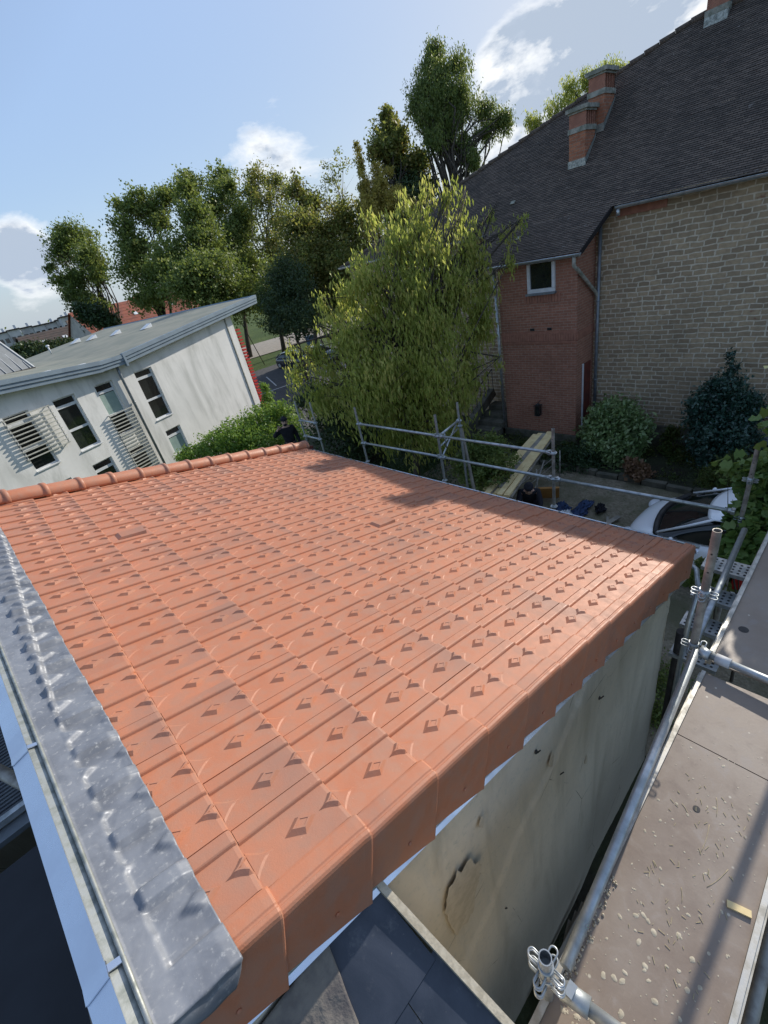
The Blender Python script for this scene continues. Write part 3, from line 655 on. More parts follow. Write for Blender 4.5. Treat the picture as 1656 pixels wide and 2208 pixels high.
# ============================================================ LOWER COURT on the left
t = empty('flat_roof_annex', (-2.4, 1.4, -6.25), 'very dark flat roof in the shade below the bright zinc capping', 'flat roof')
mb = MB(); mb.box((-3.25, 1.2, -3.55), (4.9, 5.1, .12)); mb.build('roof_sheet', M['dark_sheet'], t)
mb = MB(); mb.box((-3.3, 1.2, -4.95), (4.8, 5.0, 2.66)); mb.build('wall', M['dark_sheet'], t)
t = empty('ribbed_canopy', (-2.6, 4.9, -6.25), 'grey finely ribbed canopy roof with a pale edge board at the left edge', 'canopy')
mb = MB(); 
for i in range(34): mb.box((-2.5, 4.28 + i * .04, -3.45 + i * .006), (2.6, .022, .014))
mb.box((-2.5, 4.95, -3.37), (2.6, 1.4, .03), Matrix.Rotation(.15, 3, 'X')); mb.build('decking', M['ribbed'], t)
mb = MB(); mb.bar((-3.8, 4.16, -3.44), (-1.2, 4.20, -3.44), .06, .06); mb.build('edge_board', M['galv'], t)
mb = MB(); mb.bar((-3.8, 4.08, -3.52), (-1.2, 4.12, -3.52), .14, .05); mb.build('edge_gutter', M['grey_pipe'], t)
for x in (-3.6, -1.4):
    for y, z in ((4.3, -3.5), (5.5, -3.3)): MB().pipe([(x, y, -6.4), (x, y, z)], .04, 8).build('post', M['galv_dirty'], t)
t = empty('red_tiled_shed', (-2.6, 7.0, -6.25), 'shed with dark red roof tiles seen past the left edge of the new roof', 'shed')
mb = MB()
for i in range(12):
    y = 5.75 + i * .30; mb.box((-2.6, y, -3.85 + i * .11), (3.4, .33, .03), Matrix.Rotation(.30, 3, 'X'))
mb.build('roof', M['oldred'], t)
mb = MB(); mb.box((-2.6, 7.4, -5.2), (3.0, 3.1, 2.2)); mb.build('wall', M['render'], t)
mb = MB(); mb.pipe([(-1.75, 4.95, -2.62), (-.90, 3.16, -3.0)], .045, 12); tag(mb.build('scaffold_tube', M['galv_dirty']), 'short dirty tube slanting under the zinc capping at the left edge', 'tube')

# ============================================================ SCAFFOLD
TR = .02415
def rosette(mb, x, y, z, r=.055):
    mb.pipe([(x, y, z - .006), (x, y, z + .006)], r, 12); mb.pipe([(x, y, z - .028), (x, y, z + .028)], TR + .009, 10)
def loops(mb, x, y, z, dirs=((1, 0), (0, 1), (-1, 0), (0, -1))):       # bent-rod wedge pockets
    for dx, dy in dirs:
        a = Vector((x + dx * TR, y + dy * TR, z)); o_ = Vector((dx, dy, 0)); s_ = Vector((-dy, dx, 0))
        pts = [a - s_ * .014 - o_ * .004] + [a + o_ * (.034 + .014 * math.sin(math.pi * q / 8)) - s_ * (.015 * math.cos(math.pi * q / 8)) for q in range(9)] + [a + s_ * .014 - o_ * .004]
        mb.pipe([tuple(p) for p in pts], .0038, 6)
        if dx < .5: mb.pipe([tuple(p - Vector((0, 0, .03))) for p in pts], .0038, 6)
def standard(x, y, z0, z1, label, group, heads=(), lps=(), mat='galv_dirty', holes=True, cat='scaffold pole'):
    t = empty('scaffold_pole', (x, y, z0), label, cat, group)
    mb = MB(); mb.pipe([(x, y, z0), (x, y, z1)], TR, 16, caps=False, hollow=True)
    n = 16
    for r0, r1 in ((TR, TR - .004),):
        for k in range(n):
            a, b = 2 * math.pi * k / n, 2 * math.pi * (k + 1) / n
            mb.face([(x + r0 * math.cos(a), y + r0 * math.sin(a), z1), (x + r0 * math.cos(b), y + r0 * math.sin(b), z1), (x + r1 * math.cos(b), y + r1 * math.sin(b), z1), (x + r1 * math.cos(a), y + r1 * math.sin(a), z1)])
            mb.face([(x + r1 * math.cos(a), y + r1 * math.sin(a), z1), (x + r1 * math.cos(b), y + r1 * math.sin(b), z1), (x + r1 * math.cos(b), y + r1 * math.sin(b), z1 - .12), (x + r1 * math.cos(a), y + r1 * math.sin(a), z1 - .12)], sm=True)
    mb.pipe([(x, y, z1 - .125), (x, y, z1 - .12)], TR - .003, 12)
    mb.build('tube', M[mat], t)
    if holes:
        hb = MB()
        for z in (z1 - .16, z1 - .30): hb.pipe([(x - .001, y - TR - .0012, z), (x - .001, y - TR + .002, z)], .006, 8); hb.pipe([(x - TR - .0012, y, z), (x - TR + .002, y, z)], .006, 8)
        hb.build('pin_hole', M['dark_metal'], t)
    for z in heads:
        b2 = MB(); rosette(b2, x, y, z); b2.build('coupler', M['galv'], t)
    for z in lps:
        b2 = MB(); loops(b2, x, y, z); b2.pipe([(x, y, z - .06), (x, y, z + .02)], TR + .006, 12); b2.build('wedge_loops', M['galv'], t)
    return t
GP = 'uprights of the scaffold along the eave'
standard(5.70, 3.05, -6.2, -2.65, 'scaffold upright in front of the plank pile, at the end of the upper guard rail', GP, (-3.04, -3.475, -3.98), (), 'galv_dirty')
standard(5.70, 5.32, -6.2, -2.65, 'scaffold upright in the middle of the eave scaffold, where the diagonal bracket starts', GP, (-3.06, -3.49, -4.0), (), 'galv')
standard(5.70, 7.64, -6.2, -2.69, 'scaffold upright below the weeping tree, at the far end of the two long guard rails', GP, (-3.07, -3.53, -4.0), (), 'galv')
standard(5.70, 9.38, -6.2, -2.70, 'nearer upright of the narrow ladder-like end bay beside the waving man', GP, (-3.24, -3.68), (), 'galv', False)
standard(5.70, 10.08, -6.2, -2.72, 'farthest upright of the ladder-like end bay, closest to the waving man', GP, (-3.24, -3.68), (), 'galv', False)
standard(6.62, 5.54, -6.2, -2.76, 'taller outer upright with a diagonal bracket, set back behind the guard rails', GP, (-3.14, -3.25), (), 'galv')
standard(5.70, .70, -6.2, -2.61, 'scaffold upright rising through the broad-leaved climber at the right edge', GP, (), (-2.98, -3.5), 'galv_dirty')
def ledger(a, b, label, cat='scaffold rail', group='rails of the scaffold along the eave', mat='galv', r=TR):
    a = Vector(a); b = Vector(b); t = empty('scaffold_rail', tuple(a), label, cat, group); mb = MB(); mb.pipe([a, b], r, 14); mb.build('tube', M[mat], t); d = (b - a).normalized()
    for p, s in ((a, 1), (b, -1)):
        e = MB(); e.pipe([p + d * s * -.01, p + d * s * .06], r + .008, 10); e.bar(p + d * s * -.01, p + d * s * .03, .05, .07); e.build('wedge_head', M['galv'], t)
ledger((5.70, 3.10, -3.04), (5.70, 5.27, -3.06), 'upper guard rail between the plank-pile upright and the bracket upright')
ledger((5.70, 5.37, -3.06), (5.70, 7.59, -3.07), 'upper guard rail on the far bay below the weeping tree')
ledger((5.70, .78, -3.435), (5.70, 3.00, -3.475), 'lower guard rail in front of the gravel yard and the white car')
ledger((5.70, 3.10, -3.475), (5.70, 5.27, -3.49), 'lower guard rail crossing in front of the pale planks')
ledger((5.70, 5.37, -3.49), (5.70, 7.59, -3.53), 'lower guard rail on the far bay below the weeping tree')
ledger((5.70, 9.42, -3.24), (5.70, 10.04, -3.24), 'short upper rung of the ladder-like end bay')
ledger((5.70, 9.42, -3.68), (5.70, 10.04, -3.68), 'short lower rung of the ladder-like end bay')
ledger((5.75, 5.33, -3.08), (6.58, 5.53, -3.12), 'short tube tying the middle upright back to the taller outer upright')
t = empty('scaffold_bracket', (5.7, 5.3, -3.6), 'triangular tubular bracket between the middle upright and the outer upright', 'bracket')
mb = MB(); mb.pipe([(5.72, 5.34, -3.55), (6.45, 5.50, -3.16)], .017, 10); mb.pipe([(5.95, 5.38, -3.10), (5.95, 5.38, -3.42)], .014, 8); mb.pipe([(5.72, 5.34, -3.30), (6.5, 5.51, -3.27)], .015, 8); mb.build('bracing_tube', M['galv'], t)
# deck: trestle bay alongside the verge wall
YA, YB, ZD = -.205, .300, -2.75
def deck(x0, x1, label, dark, joint=None):
    t = empty('scaffold_deck', ((x0 + x1) / 2, .05, ZD), label, 'scaffold deck', 'decks of the near scaffold')
    segs = [(x0, x1)] if joint is None else [(x0, joint - .003), (joint + .003, x1)]
    for a, b in segs: mb = MB(); mb.box(((a + b) / 2, (YA + YB) / 2, ZD - .006), (b - a, YB - YA, .012)); mb.build('plywood_panel', M['ply'], t)
    for y, z in ((YA - .012, ZD - .012), (YB + .012, ZD - .012)):
        mb = MB(); mb.box(((x0 + x1) / 2, y, z), (x1 - x0, .022, .055)); mb.box(((x0 + x1) / 2, y + (.016 if y > 0 else -.016), z - .018), (x1 - x0, .012, .03)); mb.build('side_rail', M['alu'], t)
    return t
dk1 = deck(.10, 2.50, 'sunlit brown plywood scaffold deck with mortar splashes, between rail and verge wall', False, 1.965)
dk2 = deck(2.62, 5.05, 'farther brown plywood scaffold deck, beyond the cross tube', True)
mb = MB(); mb.pipe([(1.60, .10, ZD + .0012), (1.60, .10, ZD + .0022)], .016, 20); mb.box((4.3, .2, ZD + .001), (.001, .001, .001)); mb.pipe([(3.02, .215, ZD + .0012), (3.02, .215, ZD + .0022)], .03, 20); o = mb.build('finger_hole', M['dark_metal'], dk1)
SG = 'near scaffold tubes beside the deck'
standard(2.66, .42, -6.2, -1.75, 'tall pole with wedge loops standing behind the front right corner of the tiled roof', SG, (), (-2.22, -2.70), 'galv_dirty')
standard(.485, .318, -6.2, -2.30, 'open-topped scaffold pole with stacked wedge loops at the bottom edge of the photo', SG, (), (-2.40, -2.50), 'galv')
def tube(a, b, label, mat='galv', r=TR, name='scaffold_tube'):
    t = empty(name, tuple(a), label, 'scaffold tube', SG); mb = MB(); mb.pipe([a, b], r, 16); mb.build('tube', M[mat], t); return t
tube((.575, .288, -2.60), (2.58, .388, -2.68), 'long bright tube running beside the deck edge from the bottom pole to the tall pole')
tube((2.72, .43, -2.80), (4.6, .52, -2.95), 'tube continuing past the tall pole beside the farther deck')
t = tube((2.60, .36, -2.68), (2.54, -.40, -2.66), 'tube lying across the joint between the two plywood decks')
mb = MB(); mb.pipe([(2.59, .28, -2.677), (2.585, .20, -2.676)], TR + .010, 12); mb.build('clamp', M['paint'], t); mb = MB(); mb.pipe([(2.60, .37, -2.68), (2.59, .31, -2.68)], TR + .014, 10); loops(mb, 2.63, .37, -2.68, ((-1, 0), (1, 0))); mb.build('coupler_head', M['galv'], t)
t = tube((.52, .25, -2.62), (.62, -.30, -2.60), 'tube crossing the bottom end of the sunlit deck'); mb = MB(); mb.pipe([(.515, .27, -2.62), (.535, .17, -2.617)], TR + .012, 12); mb.bar((.50, .24, -2.60), (.55, .24, -2.60), .03, .07); mb.build('coupler_head', M['galv'], t)
tube((.5, -.272, -2.85), (5.0, -.262, -2.85), 'grey-green tube beside the outer edge of the deck at the right edge', 'galv_dirty')
# unseen rail, added out of view to throw the long shadow on the deck
tube((3.80, .137, -1.25), (6.6, .002, -1.25), 'unseen hand rail added to throw the long shadow on the plywood')
# bent tube frame and steel step treads beyond the roof corner
t = empty('scaffold_stair', (4.6, .75, -4.2), 'perforated steel stair treads with a bent tube handrail behind the roof corner', 'scaffold stair')
for i in range(4):
    mb = MB(); x = 4.42 - i * .0; y = .62 + 0 * i; z = -3.55 - i * .22; xx = 4.75 - i * .25
    mb.box((xx, .60, z), (.22, .42, .018)); 
    for a in (-1, 1): mb.box((xx + a * .11, .60, z - .012), (.012, .42, .045))
    tr_ = mb.build('tread', M['galv'], t)
    mb = MB()
    for a in range(4):
        for b in range(7): mb.pipe([(xx - .075 + a * .05, .44 + b * .055, z + .0095), (xx - .075 + a * .05, .44 + b * .055, z + .0105)], .014, 6)
    mb.build('perforation', M['dark_metal'], tr_)
mb = MB(); mb.pipe([(4.55, .93, -3.45), (4.40, .80, -3.42), (4.2, .72, -3.50), (3.95, .70, -3.72), (3.9, .70, -4.2), (3.9, .70, -6.2)], .024, 12); mb.build('handrail', M['galv'], t)
mb = MB(); mb.pipe([(3.95, .74, -3.9), (3.95, .74, -6.2)], .05, 12); tag(mb.build('downpipe', M['dark_metal']), 'dark downpipe at the corner of the render wall', 'downpipe')
# debris on the sunlit deck
dr = random.Random(21)
def splash(x, y, r, el, a):
    mb = MB(); n = 10; vs = [(x, y, ZD + r * .35 + .001)]; 
    for k in range(n):
        q = 2 * math.pi * k / n; rr = r * (1 + .35 * (dr.random() - .5)); px, py = rr * el * math.cos(q), rr * math.sin(q); vs.append((x + px * math.cos(a) - py * math.sin(a), y + px * math.sin(a) + py * math.cos(a), ZD + .0006))
    mb.raw(vs, [(0, 1 + k, 1 + (k + 1) % n) for k in range(n)], sm=True); return mb
spl = MB()
for i in range(300):
    x = .48 + (dr.random() ** 2.2) * 1.6; y = YA + .03 + dr.random() * (YB - YA - .06); r = .0022 + (.0095 if x < 1.1 else .005) * dr.random() ** 3; b = splash(x, y, r, 1 + .8 * dr.random(), dr.random() * 3); spl.raw(b.v, b.f, sm=True)
for i in range(160):                                # heap of grit along the wall-side rail
    x = .52 + dr.random() ** 1.6 * .55; y = YB - .004 - abs(dr.gauss(0, .018)); spl.sphere((x, y, ZD + .003), (.003 + .004 * dr.random(),) * 3, 6, 4)
tag(spl.build('mortar_crumbs', M['mortar_bit']), 'dried mortar crumbs and splashes scattered on the sunlit plywood deck', 'mortar crumbs', kind='stuff')
stw = MB()
for i in range(95):
    x = .85 + dr.random() * .9; y = YA + .05 + dr.random() * .35; a = dr.gauss(.35, .7); l = .006 + .022 * dr.random(); stw.bar((x, y, ZD + .002), (x + l * math.cos(a), y + l * math.sin(a), ZD + .0025), .0016, .0014)
for x, y, a, l in ((1.62, .02, .1, .10), (1.40, .03, -.12, .16), (1.28, -.03, -.5, .14), (.70, -.06, 2.2, .15), (1.15, .03, .2, .06)):
    p = [(x + l * q / 5 * math.cos(a + .03 * q), y + l * q / 5 * math.sin(a + .03 * q), ZD + .002) for q in range(6)]; stw.pipe(p, .0008, 5)
tag(stw.build('straw_bits', simple('dry_straw', (.55, .47, .28), (.42, .36, .2), 30, .8)), 'bits of dry straw strewn over the sunlit plywood deck', 'straw', kind='stuff')
mb = MB(); mb.box((1.28, -.148, ZD + .006), (.028, .085, .010), Matrix.Rotation(.25, 3, 'Z')); tag(mb.build('wood_chip', M['timber']), 'small split wood chip lying by the outer edge of the sunlit deck', 'wood chip')
mb = MB()
for i in range(5): mb.bar((.9 + i * .05, .62 + i * .03, -6.15 + .02 * i), (1.7 + i * .1, .78 - i * .02, -6.1 + .03 * i), .07, .03)
tag(mb.build('plank_offcuts', M['timber_old']), 'weathered plank offcuts lying at the bottom of the dark gap by the wall', 'plank offcuts')
# ============================================================ STONE HOUSE on the right
hs_ = empty('stone_house', (16, 4, -6.25), 'big rubble-stone house with a steep dark tiled roof filling the right side of the photo', 'house')
XW = 13.6
def wallq(mb, a, b, z0, z1a, z1b=None, u0=0.0):    # vertical quad with metric uv
    z1b = z1a if z1b is None else z1b; l = math.hypot(b[0] - a[0], b[1] - a[1])
    mb.face([(a[0], a[1], z0), (b[0], b[1], z0), (b[0], b[1], z1b), (a[0], a[1], z1a)], [(u0, z0), (u0 + l, z0), (u0 + l, z1b), (u0, z1a)])
mb = MB(); vs = []; uv = []; rs4 = np.random.RandomState(4)        # long stone wall, gently uneven
nx, nz4 = 120, 34; nn4 = blur(blur(rs4.randn(nz4 + 1, nx + 1), 3, 0), 3, 1)
for j in range(nz4 + 1):
    for i in range(nx + 1):
        y = 16.2 - 25.4 * i / nx; z = -6.4 + 6.22 * j / nz4; vs.append((XW + nn4[j, i] * .012, y, z)); uv.append((-y, z))
mb.raw(vs, [(j * (nx + 1) + i, j * (nx + 1) + i + 1, (j + 1) * (nx + 1) + i + 1, (j + 1) * (nx + 1) + i) for j in range(nz4) for i in range(nx)], uv, sm=True)
mb.build('stone_wall', M['stone'], hs_)
mb = MB(); wallq(mb, (20, 16.2), (XW, 16.2), -6.4, -.2); wallq(mb, (20, -9.2), (20, 16.2), -6.4, -.2); wallq(mb, (XW, -9.2), (20, -9.2), -6.4, -.2); mb.build('wall', M['stone'], hs_)
mb = MB(); mb.box((XW - .02, 4.9, -.30), (.05, 1.1, .20)); 
for i in range(3): pass
mb.build('brick_cornice', M['brick_plain'], hs_)
mb = MB(); mb.box((XW - .04, -1.0, -6.1), (.10, 14, .55)); mb.build('plinth', M['curb'], hs_)
# stepped tile roof planes
def roof_plane(mb, eave_a, eave_b, ridge_a, ridge_b, rows, step=.016):
    ea, eb, ra, rb = map(Vector, (eave_a, eave_b, ridge_a, ridge_b)); nrm = (eb - ea).cross(ra - ea).normalized()
    if nrm.z < 0: nrm = -nrm
    sl = (ra - ea).length; dy = (eb - ea).normalized(); acc = 0
    for r in range(rows):
        f0, f1 = r / rows, (r + 1) / rows
        a0 = ea.lerp(ra, f0); b0 = eb.lerp(rb, f0); a1 = ea.lerp(ra, f1); b1 = eb.lerp(rb, f1)
        L_ = (b0 - a0).length; n = max(1, int(L_ / .55))
        for i in range(n):
            g0, g1 = i / n, (i + 1) / n; j = (rng.random() - .5) * .006
            p = [a0.lerp(b0, g0) + nrm * (step + j), a0.lerp(b0, g1) + nrm * (step + j), a1.lerp(b1, g1) + nrm * j * .5, a1.lerp(b1, g0) + nrm * j * .5]
            o_ = (a0 - ea).dot(dy); w = [(q - ea).dot(dy) for q in p]; h = [f0 * rows * .07, f0 * rows * .07, f1 * rows * .07, f1 * rows * .07]
            mb.face(p, [(w[q], h[q]) for q in range(4)])
            mb.face([p[0] - nrm * step, p[1] - nrm * step, p[1], p[0]], [(w[0], h[0] + .066), (w[1], h[0] + .066), (w[1], h[0] + .069), (w[0], h[0] + .069)])
EX, EZ, RX, RZ = 13.28, -.14, 16.7, 3.28
mb = MB(); roof_plane(mb, (EX, 16.4, EZ), (EX, -9.5, EZ), (RX, 5.2, RZ), (RX, -9.5, RZ), 84, .011)
roof_plane(mb, (12.28, 9.15, -.93), (12.28, 5.80, -.93), (EX, 9.15, EZ + .004), (EX, 5.48, EZ + .004), 22, .011)
mb.build('roof', M['slate_t'], hs_)
mb = MB(); roof_plane(mb, (20.12, 16.4, EZ), (EX, 16.4, EZ), (RX + .01, 5.2, RZ), (RX, 5.2, RZ), 44); roof_plane(mb, (20.12, -9.5, EZ), (20.12, 16.4, EZ), (RX, -9.5, RZ), (RX, 5.2, RZ), 44); mb.build('rear_roof', M['slate_t'], hs_)
mb = MB(); hip = [Vector((RX, 5.2, RZ)).lerp(Vector((EX, 16.4, EZ)), i / 36) for i in range(37)]
for i in range(36):
    a, b = hip[i], hip[i + 1]; mb.pipe([a + Vector((0, 0, .0)), b + Vector((0, 0, .02))], [.06, .075], 8)
for i in range(40):
    y = 5.2 - i * .36; mb.pipe([(RX, y, RZ + .01), (RX, y - .35, RZ + .025)], [.075, .09], 8)
mb.build('ridge_tile', M['slate_t'], hs_)
mb = MB(); mb.bar((12.30, 5.80, -.97), (EX, 5.48, -.18), .03, .10); mb.build('verge_board', M['slate_t'], hs_)
def gutter(mb, a, b, r=.065):
    a, b = Vector(a), Vector(b); d = (b - a).normalized(); s_ = d.cross(Vector((0, 0, 1))).normalized(); n = 8; pr = [s_ * (r * math.cos(math.pi + math.pi * k / n)) + Vector((0, 0, r * math.sin(math.pi + math.pi * k / n))) for k in range(n + 1)]
    for k in range(n): mb.face([a + pr[k], b + pr[k], b + pr[k + 1], a + pr[k + 1]], sm=True)
    for e in (a, b): mb.face([e + q for q in pr])
    for q in (pr[0], pr[-1]): mb.pipe([a + q, b + q], .009, 6)
for a, b in (((13.20, 5.36, -.16), (13.20, -9.5, -.22)), ((12.20, 5.76, -.96), (12.20, 9.15, -.94)), ((13.20, 9.2, -.14), (13.20, 16.4, -.10))):
    mb = MB(); gutter(mb, a, b); mb.build('gutter', M['galv'], hs_)
mb = MB(); mb.pipe([(13.20, 5.30, -.22), (13.20, 5.30, -.36)], .045, 10); mb.build('gutter_outlet', M['galv'], hs_)
mb = MB(); mb.pipe([(12.22, 5.92, -1.0), (12.22, 5.92, -1.22), (12.4, 5.90, -1.34), (13.40, 5.88, -2.05), (13.50, 5.86, -2.2), (13.50, 5.86, -2.6)], .045, 12); mb.build('downpipe', M['concrete'], hs_)
mb = MB(); mb.pipe([(13.50, 5.84, -.30), (13.50, 5.84, -6.2)], .045, 12)
for z in (-1.1, -2.3, -3.4, -4.5, -5.5): mb.pipe([(13.50, 5.84, z), (13.50, 5.84, z - .03)], .055, 12)
mb.build('downpipe', M['grey_pipe'], hs_)
# brick stair tower
TX, TY0, TY1 = 12.55, 5.98, 8.38
tb = MB(); wallq(tb, (TX, TY1), (TX, TY0), -5.98, -.93); tb.face([(TX, TY0, -5.98), (XW, TY0, -5.98), (XW, TY0, -.12), (TX, TY0, -.90)], [(2.4, -5.98), (3.45, -5.98), (3.45, -.12), (2.4, -.90)]); tb.face([(XW, TY1, -5.98), (TX, TY1, -5.98), (TX, TY1, -.90), (XW, TY1, -.12)], [(0, -5.98), (1.05, -5.98), (1.05, -.9), (0, -.12)])
tw = tb.build('brick_tower', M['brick'], hs_)
mb = MB(); 
for i in range(32): mb.box((TX - .012, TY0 + .04 + i * .0752, -3.01), (.03, .066, .20))
for i in range(14): mb.box((TX + .04 + i * .0752, TY0 - .012, -3.01), (.066, .03, .20))
mb.box((TX - .006, (TY0 + TY1) / 2, -2.88), (.024, TY1 - TY0 + .02, .06)); mb.box((TX - .006, (TY0 + TY1) / 2, -3.15), (.024, TY1 - TY0 + .02, .06)); mb.build('string_course', M['brick_plain'], tw)
mb = MB(); mb.box(((TX + XW) / 2 - .03, (TY0 + TY1) / 2, -6.12), (XW - TX + .1, TY1 - TY0 + .12, .30)); mb.build('stone_base', M['curb'], tw)
mb = MB()
for y in (7.32, 6.78): MB().box((TX - .003, y, -2.78), (.02, .13, .07)).build('vent_hole', M['dark_metal'], tw)
wn = MB(); y0, y1, z0, z1 = 6.58, 7.40, -1.79, -.97; fw = .085
for c, s_ in (((TX - .01, (y0 + y1) / 2, z1 - .04), (.10, y1 - y0, .08)), ((TX - .01, (y0 + y1) / 2, z0 + .05), (.10, y1 - y0, .10)), ((TX - .01, y0 + fw / 2, (z0 + z1) / 2), (.10, fw, z1 - z0 - .18)), ((TX - .01, y1 - fw / 2, (z0 + z1) / 2), (.10, fw, z1 - z0 - .18))): wn.box(c, s_)
wf = wn.build('window', M['frame_w'], hs_)
mb = MB(); mb.face([(TX - .012, y1 - fw, z0 + .1), (TX - .012, y0 + fw, z0 + .1), (TX - .012, y0 + fw, z1 - .08), (TX - .012, y1 - fw, z1 - .08)]); mb.build('pane', M['glass'], wf)
mb = MB(); mb.box((TX - .05, (y0 + y1) / 2, z0 - .03), (.16, y1 - y0 + .06, .05)); mb.build('sill', M['grey_pipe'], wf)
mb = MB()
for i in range(13): mb.box((TX - .006, y0 - .1 + i * .085, z0 - .17), (.022, .074, .2))
mb.build('brick_apron', M['brick_plain'], tw)
# side door slit of the tower and steps on the far side
mb = MB(); mb.box((13.15, TY0 - .012, -4.85), (.50, .03, 1.9)); dw = mb.build('door', M['oldred'], hs_); mb = MB(); mb.box((12.91, TY0 - .03, -4.85), (.035, .04, 1.95)); mb.build('door_frame', M['frame_w'], dw)
ln = empty('wall_lantern', (TX - .02, 7.13, -5.35), 'black wrought-iron lantern hanging on the lower brick tower wall', 'wall lantern')
mb = MB(); cx_, cy_ = TX - .16, 7.13
for a in (-1, 1):
    for b in (-1, 1): mb.bar((cx_ + a * .07, cy_ + b * .07, -5.34), (cx_ + a * .085, cy_ + b * .085, -5.04), .014, .014)
mb.box((cx_, cy_, -5.35), (.17, .17, .02)); mb.box((cx_, cy_, -5.03), (.19, .19, .02)); mb.pipe([(cx_, cy_, -5.03), (cx_, cy_, -4.95)], [.09, .02], 4); mb.bar((cx_, cy_, -4.96), (TX, cy_, -4.93), .015, .015); mb.build('frame', M['dark_metal'], ln)
mb = MB(); mb.box((cx_, cy_, -5.19), (.13, .13, .28)); mb.build('lantern_glass', M['glass'], ln)
mb = MB(); mb.pipe([(12.50, 8.46, -.98), (12.50, 8.46, -6.0)], .045, 10); mb.build('downpipe', M['galv'], hs_)
st_ = empty('entrance_steps', (12.2, 8.9, -6.25), 'dark stone steps with a sloping side wall left of the brick tower', 'steps')
mb = MB()
for i in range(5): mb.box((11.75 + i * .36, 8.92, -6.15 + i * .16), (.42, 1.0, .22))
mb.build('step', M['curb'], st_)
mb = MB(); mb.bar((11.5, 9.5, -5.9), (13.4, 9.5, -5.05), .22, .30); mb.box((12.4, 9.5, -6.0), (1.9, .20, .7)); mb.build('side_wall', M['curb'], st_)
mb = MB(); 
for i in range(7): mb.pipe([(11.9 + i * .26, 9.5, -5.75 + i * .115), (11.9 + i * .26, 9.5, -4.95 + i * .115)], .012, 6)
mb.pipe([(11.9, 9.5, -4.95), (13.46, 9.5, -4.26)], .018, 8); mb.build('railing', M['dark_metal'], st_)
# chimneys: parts of the house
def chimney(x0, x1, y0, y1, zb, zt, flue=True):
    c = empty('chimney', ((x0 + x1) / 2, (y0 + y1) / 2, zb)); c.parent = hs_; c.location = c.location - hs_.location
    xm, ym = (x0 + x1) / 2, (y0 + y1) / 2; w, d = x1 - x0, y1 - y0; zb2 = zt - .40 - .12
    mb = MB(); zz = zb - .1
    wallq(mb, (x0, y1), (x0, y0), zz, zb2); wallq(mb, (x0, y0), (x1, y0), zz, zb2, None, d); wallq(mb, (x1, y0), (x1, y1), zz, zb2); wallq(mb, (x1, y1), (x0, y1), zz, zb2); mb.build('shaft', M['brick_c'], c)
    mb = MB(); mb.box((xm, ym, zb2 + .045), (w + .05, d + .05, .11)); mb.build('stone_band', M['concrete'], c); mb = MB(); mb.box((xm, ym, zt - .05), (w + .14, d + .14, .085)); mb.box((xm, ym, zt - .115), (w + .05, d + .05, .045)); mb.build('cap', M['concrete'], c)
    mb = MB(); z0, z1 = zb2 + .10, zt - .13; wallq(mb, (x0, y1), (x0, y0), z0, z1)
    for k in range(5):
        xx = x0 + .02 + k * (w - .04) / 4; mb.box((xx, y0 + .05, (z0 + z1) / 2), (.035, .10, z1 - z0)); mb.box((xx, y1 - .05, (z0 + z1) / 2), (.035, .10, z1 - z0))
    mb.box((x1 - .03, ym, (z0 + z1) / 2), (.06, d, z1 - z0)); mb.box((x0 + .03, ym, (z0 + z1) / 2), (.05, d - .01, z1 - z0 - .002)); mb.build('flue_openings', M['brick_plain'], c)
    mb = MB(); mb.box((xm, ym, (z0 + z1) / 2), (w - .14, d - .18, z1 - z0)); mb.build('flue_lining', M['oldred'], c)
    mb = MB(); q = .02; sl4 = .99; 
    mb.face([(x0 - q, y0 - q, zb + .0), (x1 + q, y0 - q, zb + (x1 - x0) * sl4), (x1 + q, y0 - q, zb + (x1 - x0) * sl4 + .12), (x0 - q, y0 - q, zb + .16)]); mb.face([(x0 - q, y1 + q, zb - .06), (x0 - q, y0 - q, zb - .06), (x0 - q, y0 - q, zb + .16), (x0 - q, y1 + q, zb + .16)]); mb.build('flashing', M['zinc_old'], c)
    return c
def roofz(x): return EZ + (x - EX) * (RZ - EZ) / (RX - EX)
chimney(14.36, 14.90, 6.68, 7.12, roofz(14.36), 2.20); chimney(15.02, 15.62, 6.52, 6.93, roofz(15.02), 2.88); chimney(16.45, 16.95, 4.40, 4.83, roofz(16.45), 3.72)
mb = MB(); mb.box((13.9, 8.6, roofz(13.9) + .05), (.10, .14, .02), Matrix.Rotation(-.78, 3, 'Y')); mb.build('slipped_tile', M['concrete'], hs_); mb = MB(); mb.box((12.95, 7.9, -.38), (.1, .12, .02), Matrix.Rotation(-.66, 3, 'Y')); mb.build('slipped_tile', M['concrete'], hs_)

# ============================================================ WHITE BUILDING on the left
D_ = Vector((.92763777, .37348115, 0)); Mv = Vector((-D_.y, D_.x, 0)); B0 = Vector((12.162, 25.593, 0))
def F(s, o, z): return B0 + D_ * s + Mv * o + Vector((0, 0, z))
wb = empty('white_building', tuple(F(-5, 5, -8)), 'streaked white rendered modern building with a butterfly roof at the left', 'building')
RF = Matrix((D_, Mv, Vector((0, 0, 1)))).transposed()
def fbox(mb, s, o, z, size): mb.box(F(s, o, z), size, RF)
def roofline(s):
    if s > -7.4: return -1.32 + (s + 7.4) * (.80 / 9.5)
    if s > -8.8: return -1.34
    return -1.34 + (-8.8 - s) * .09
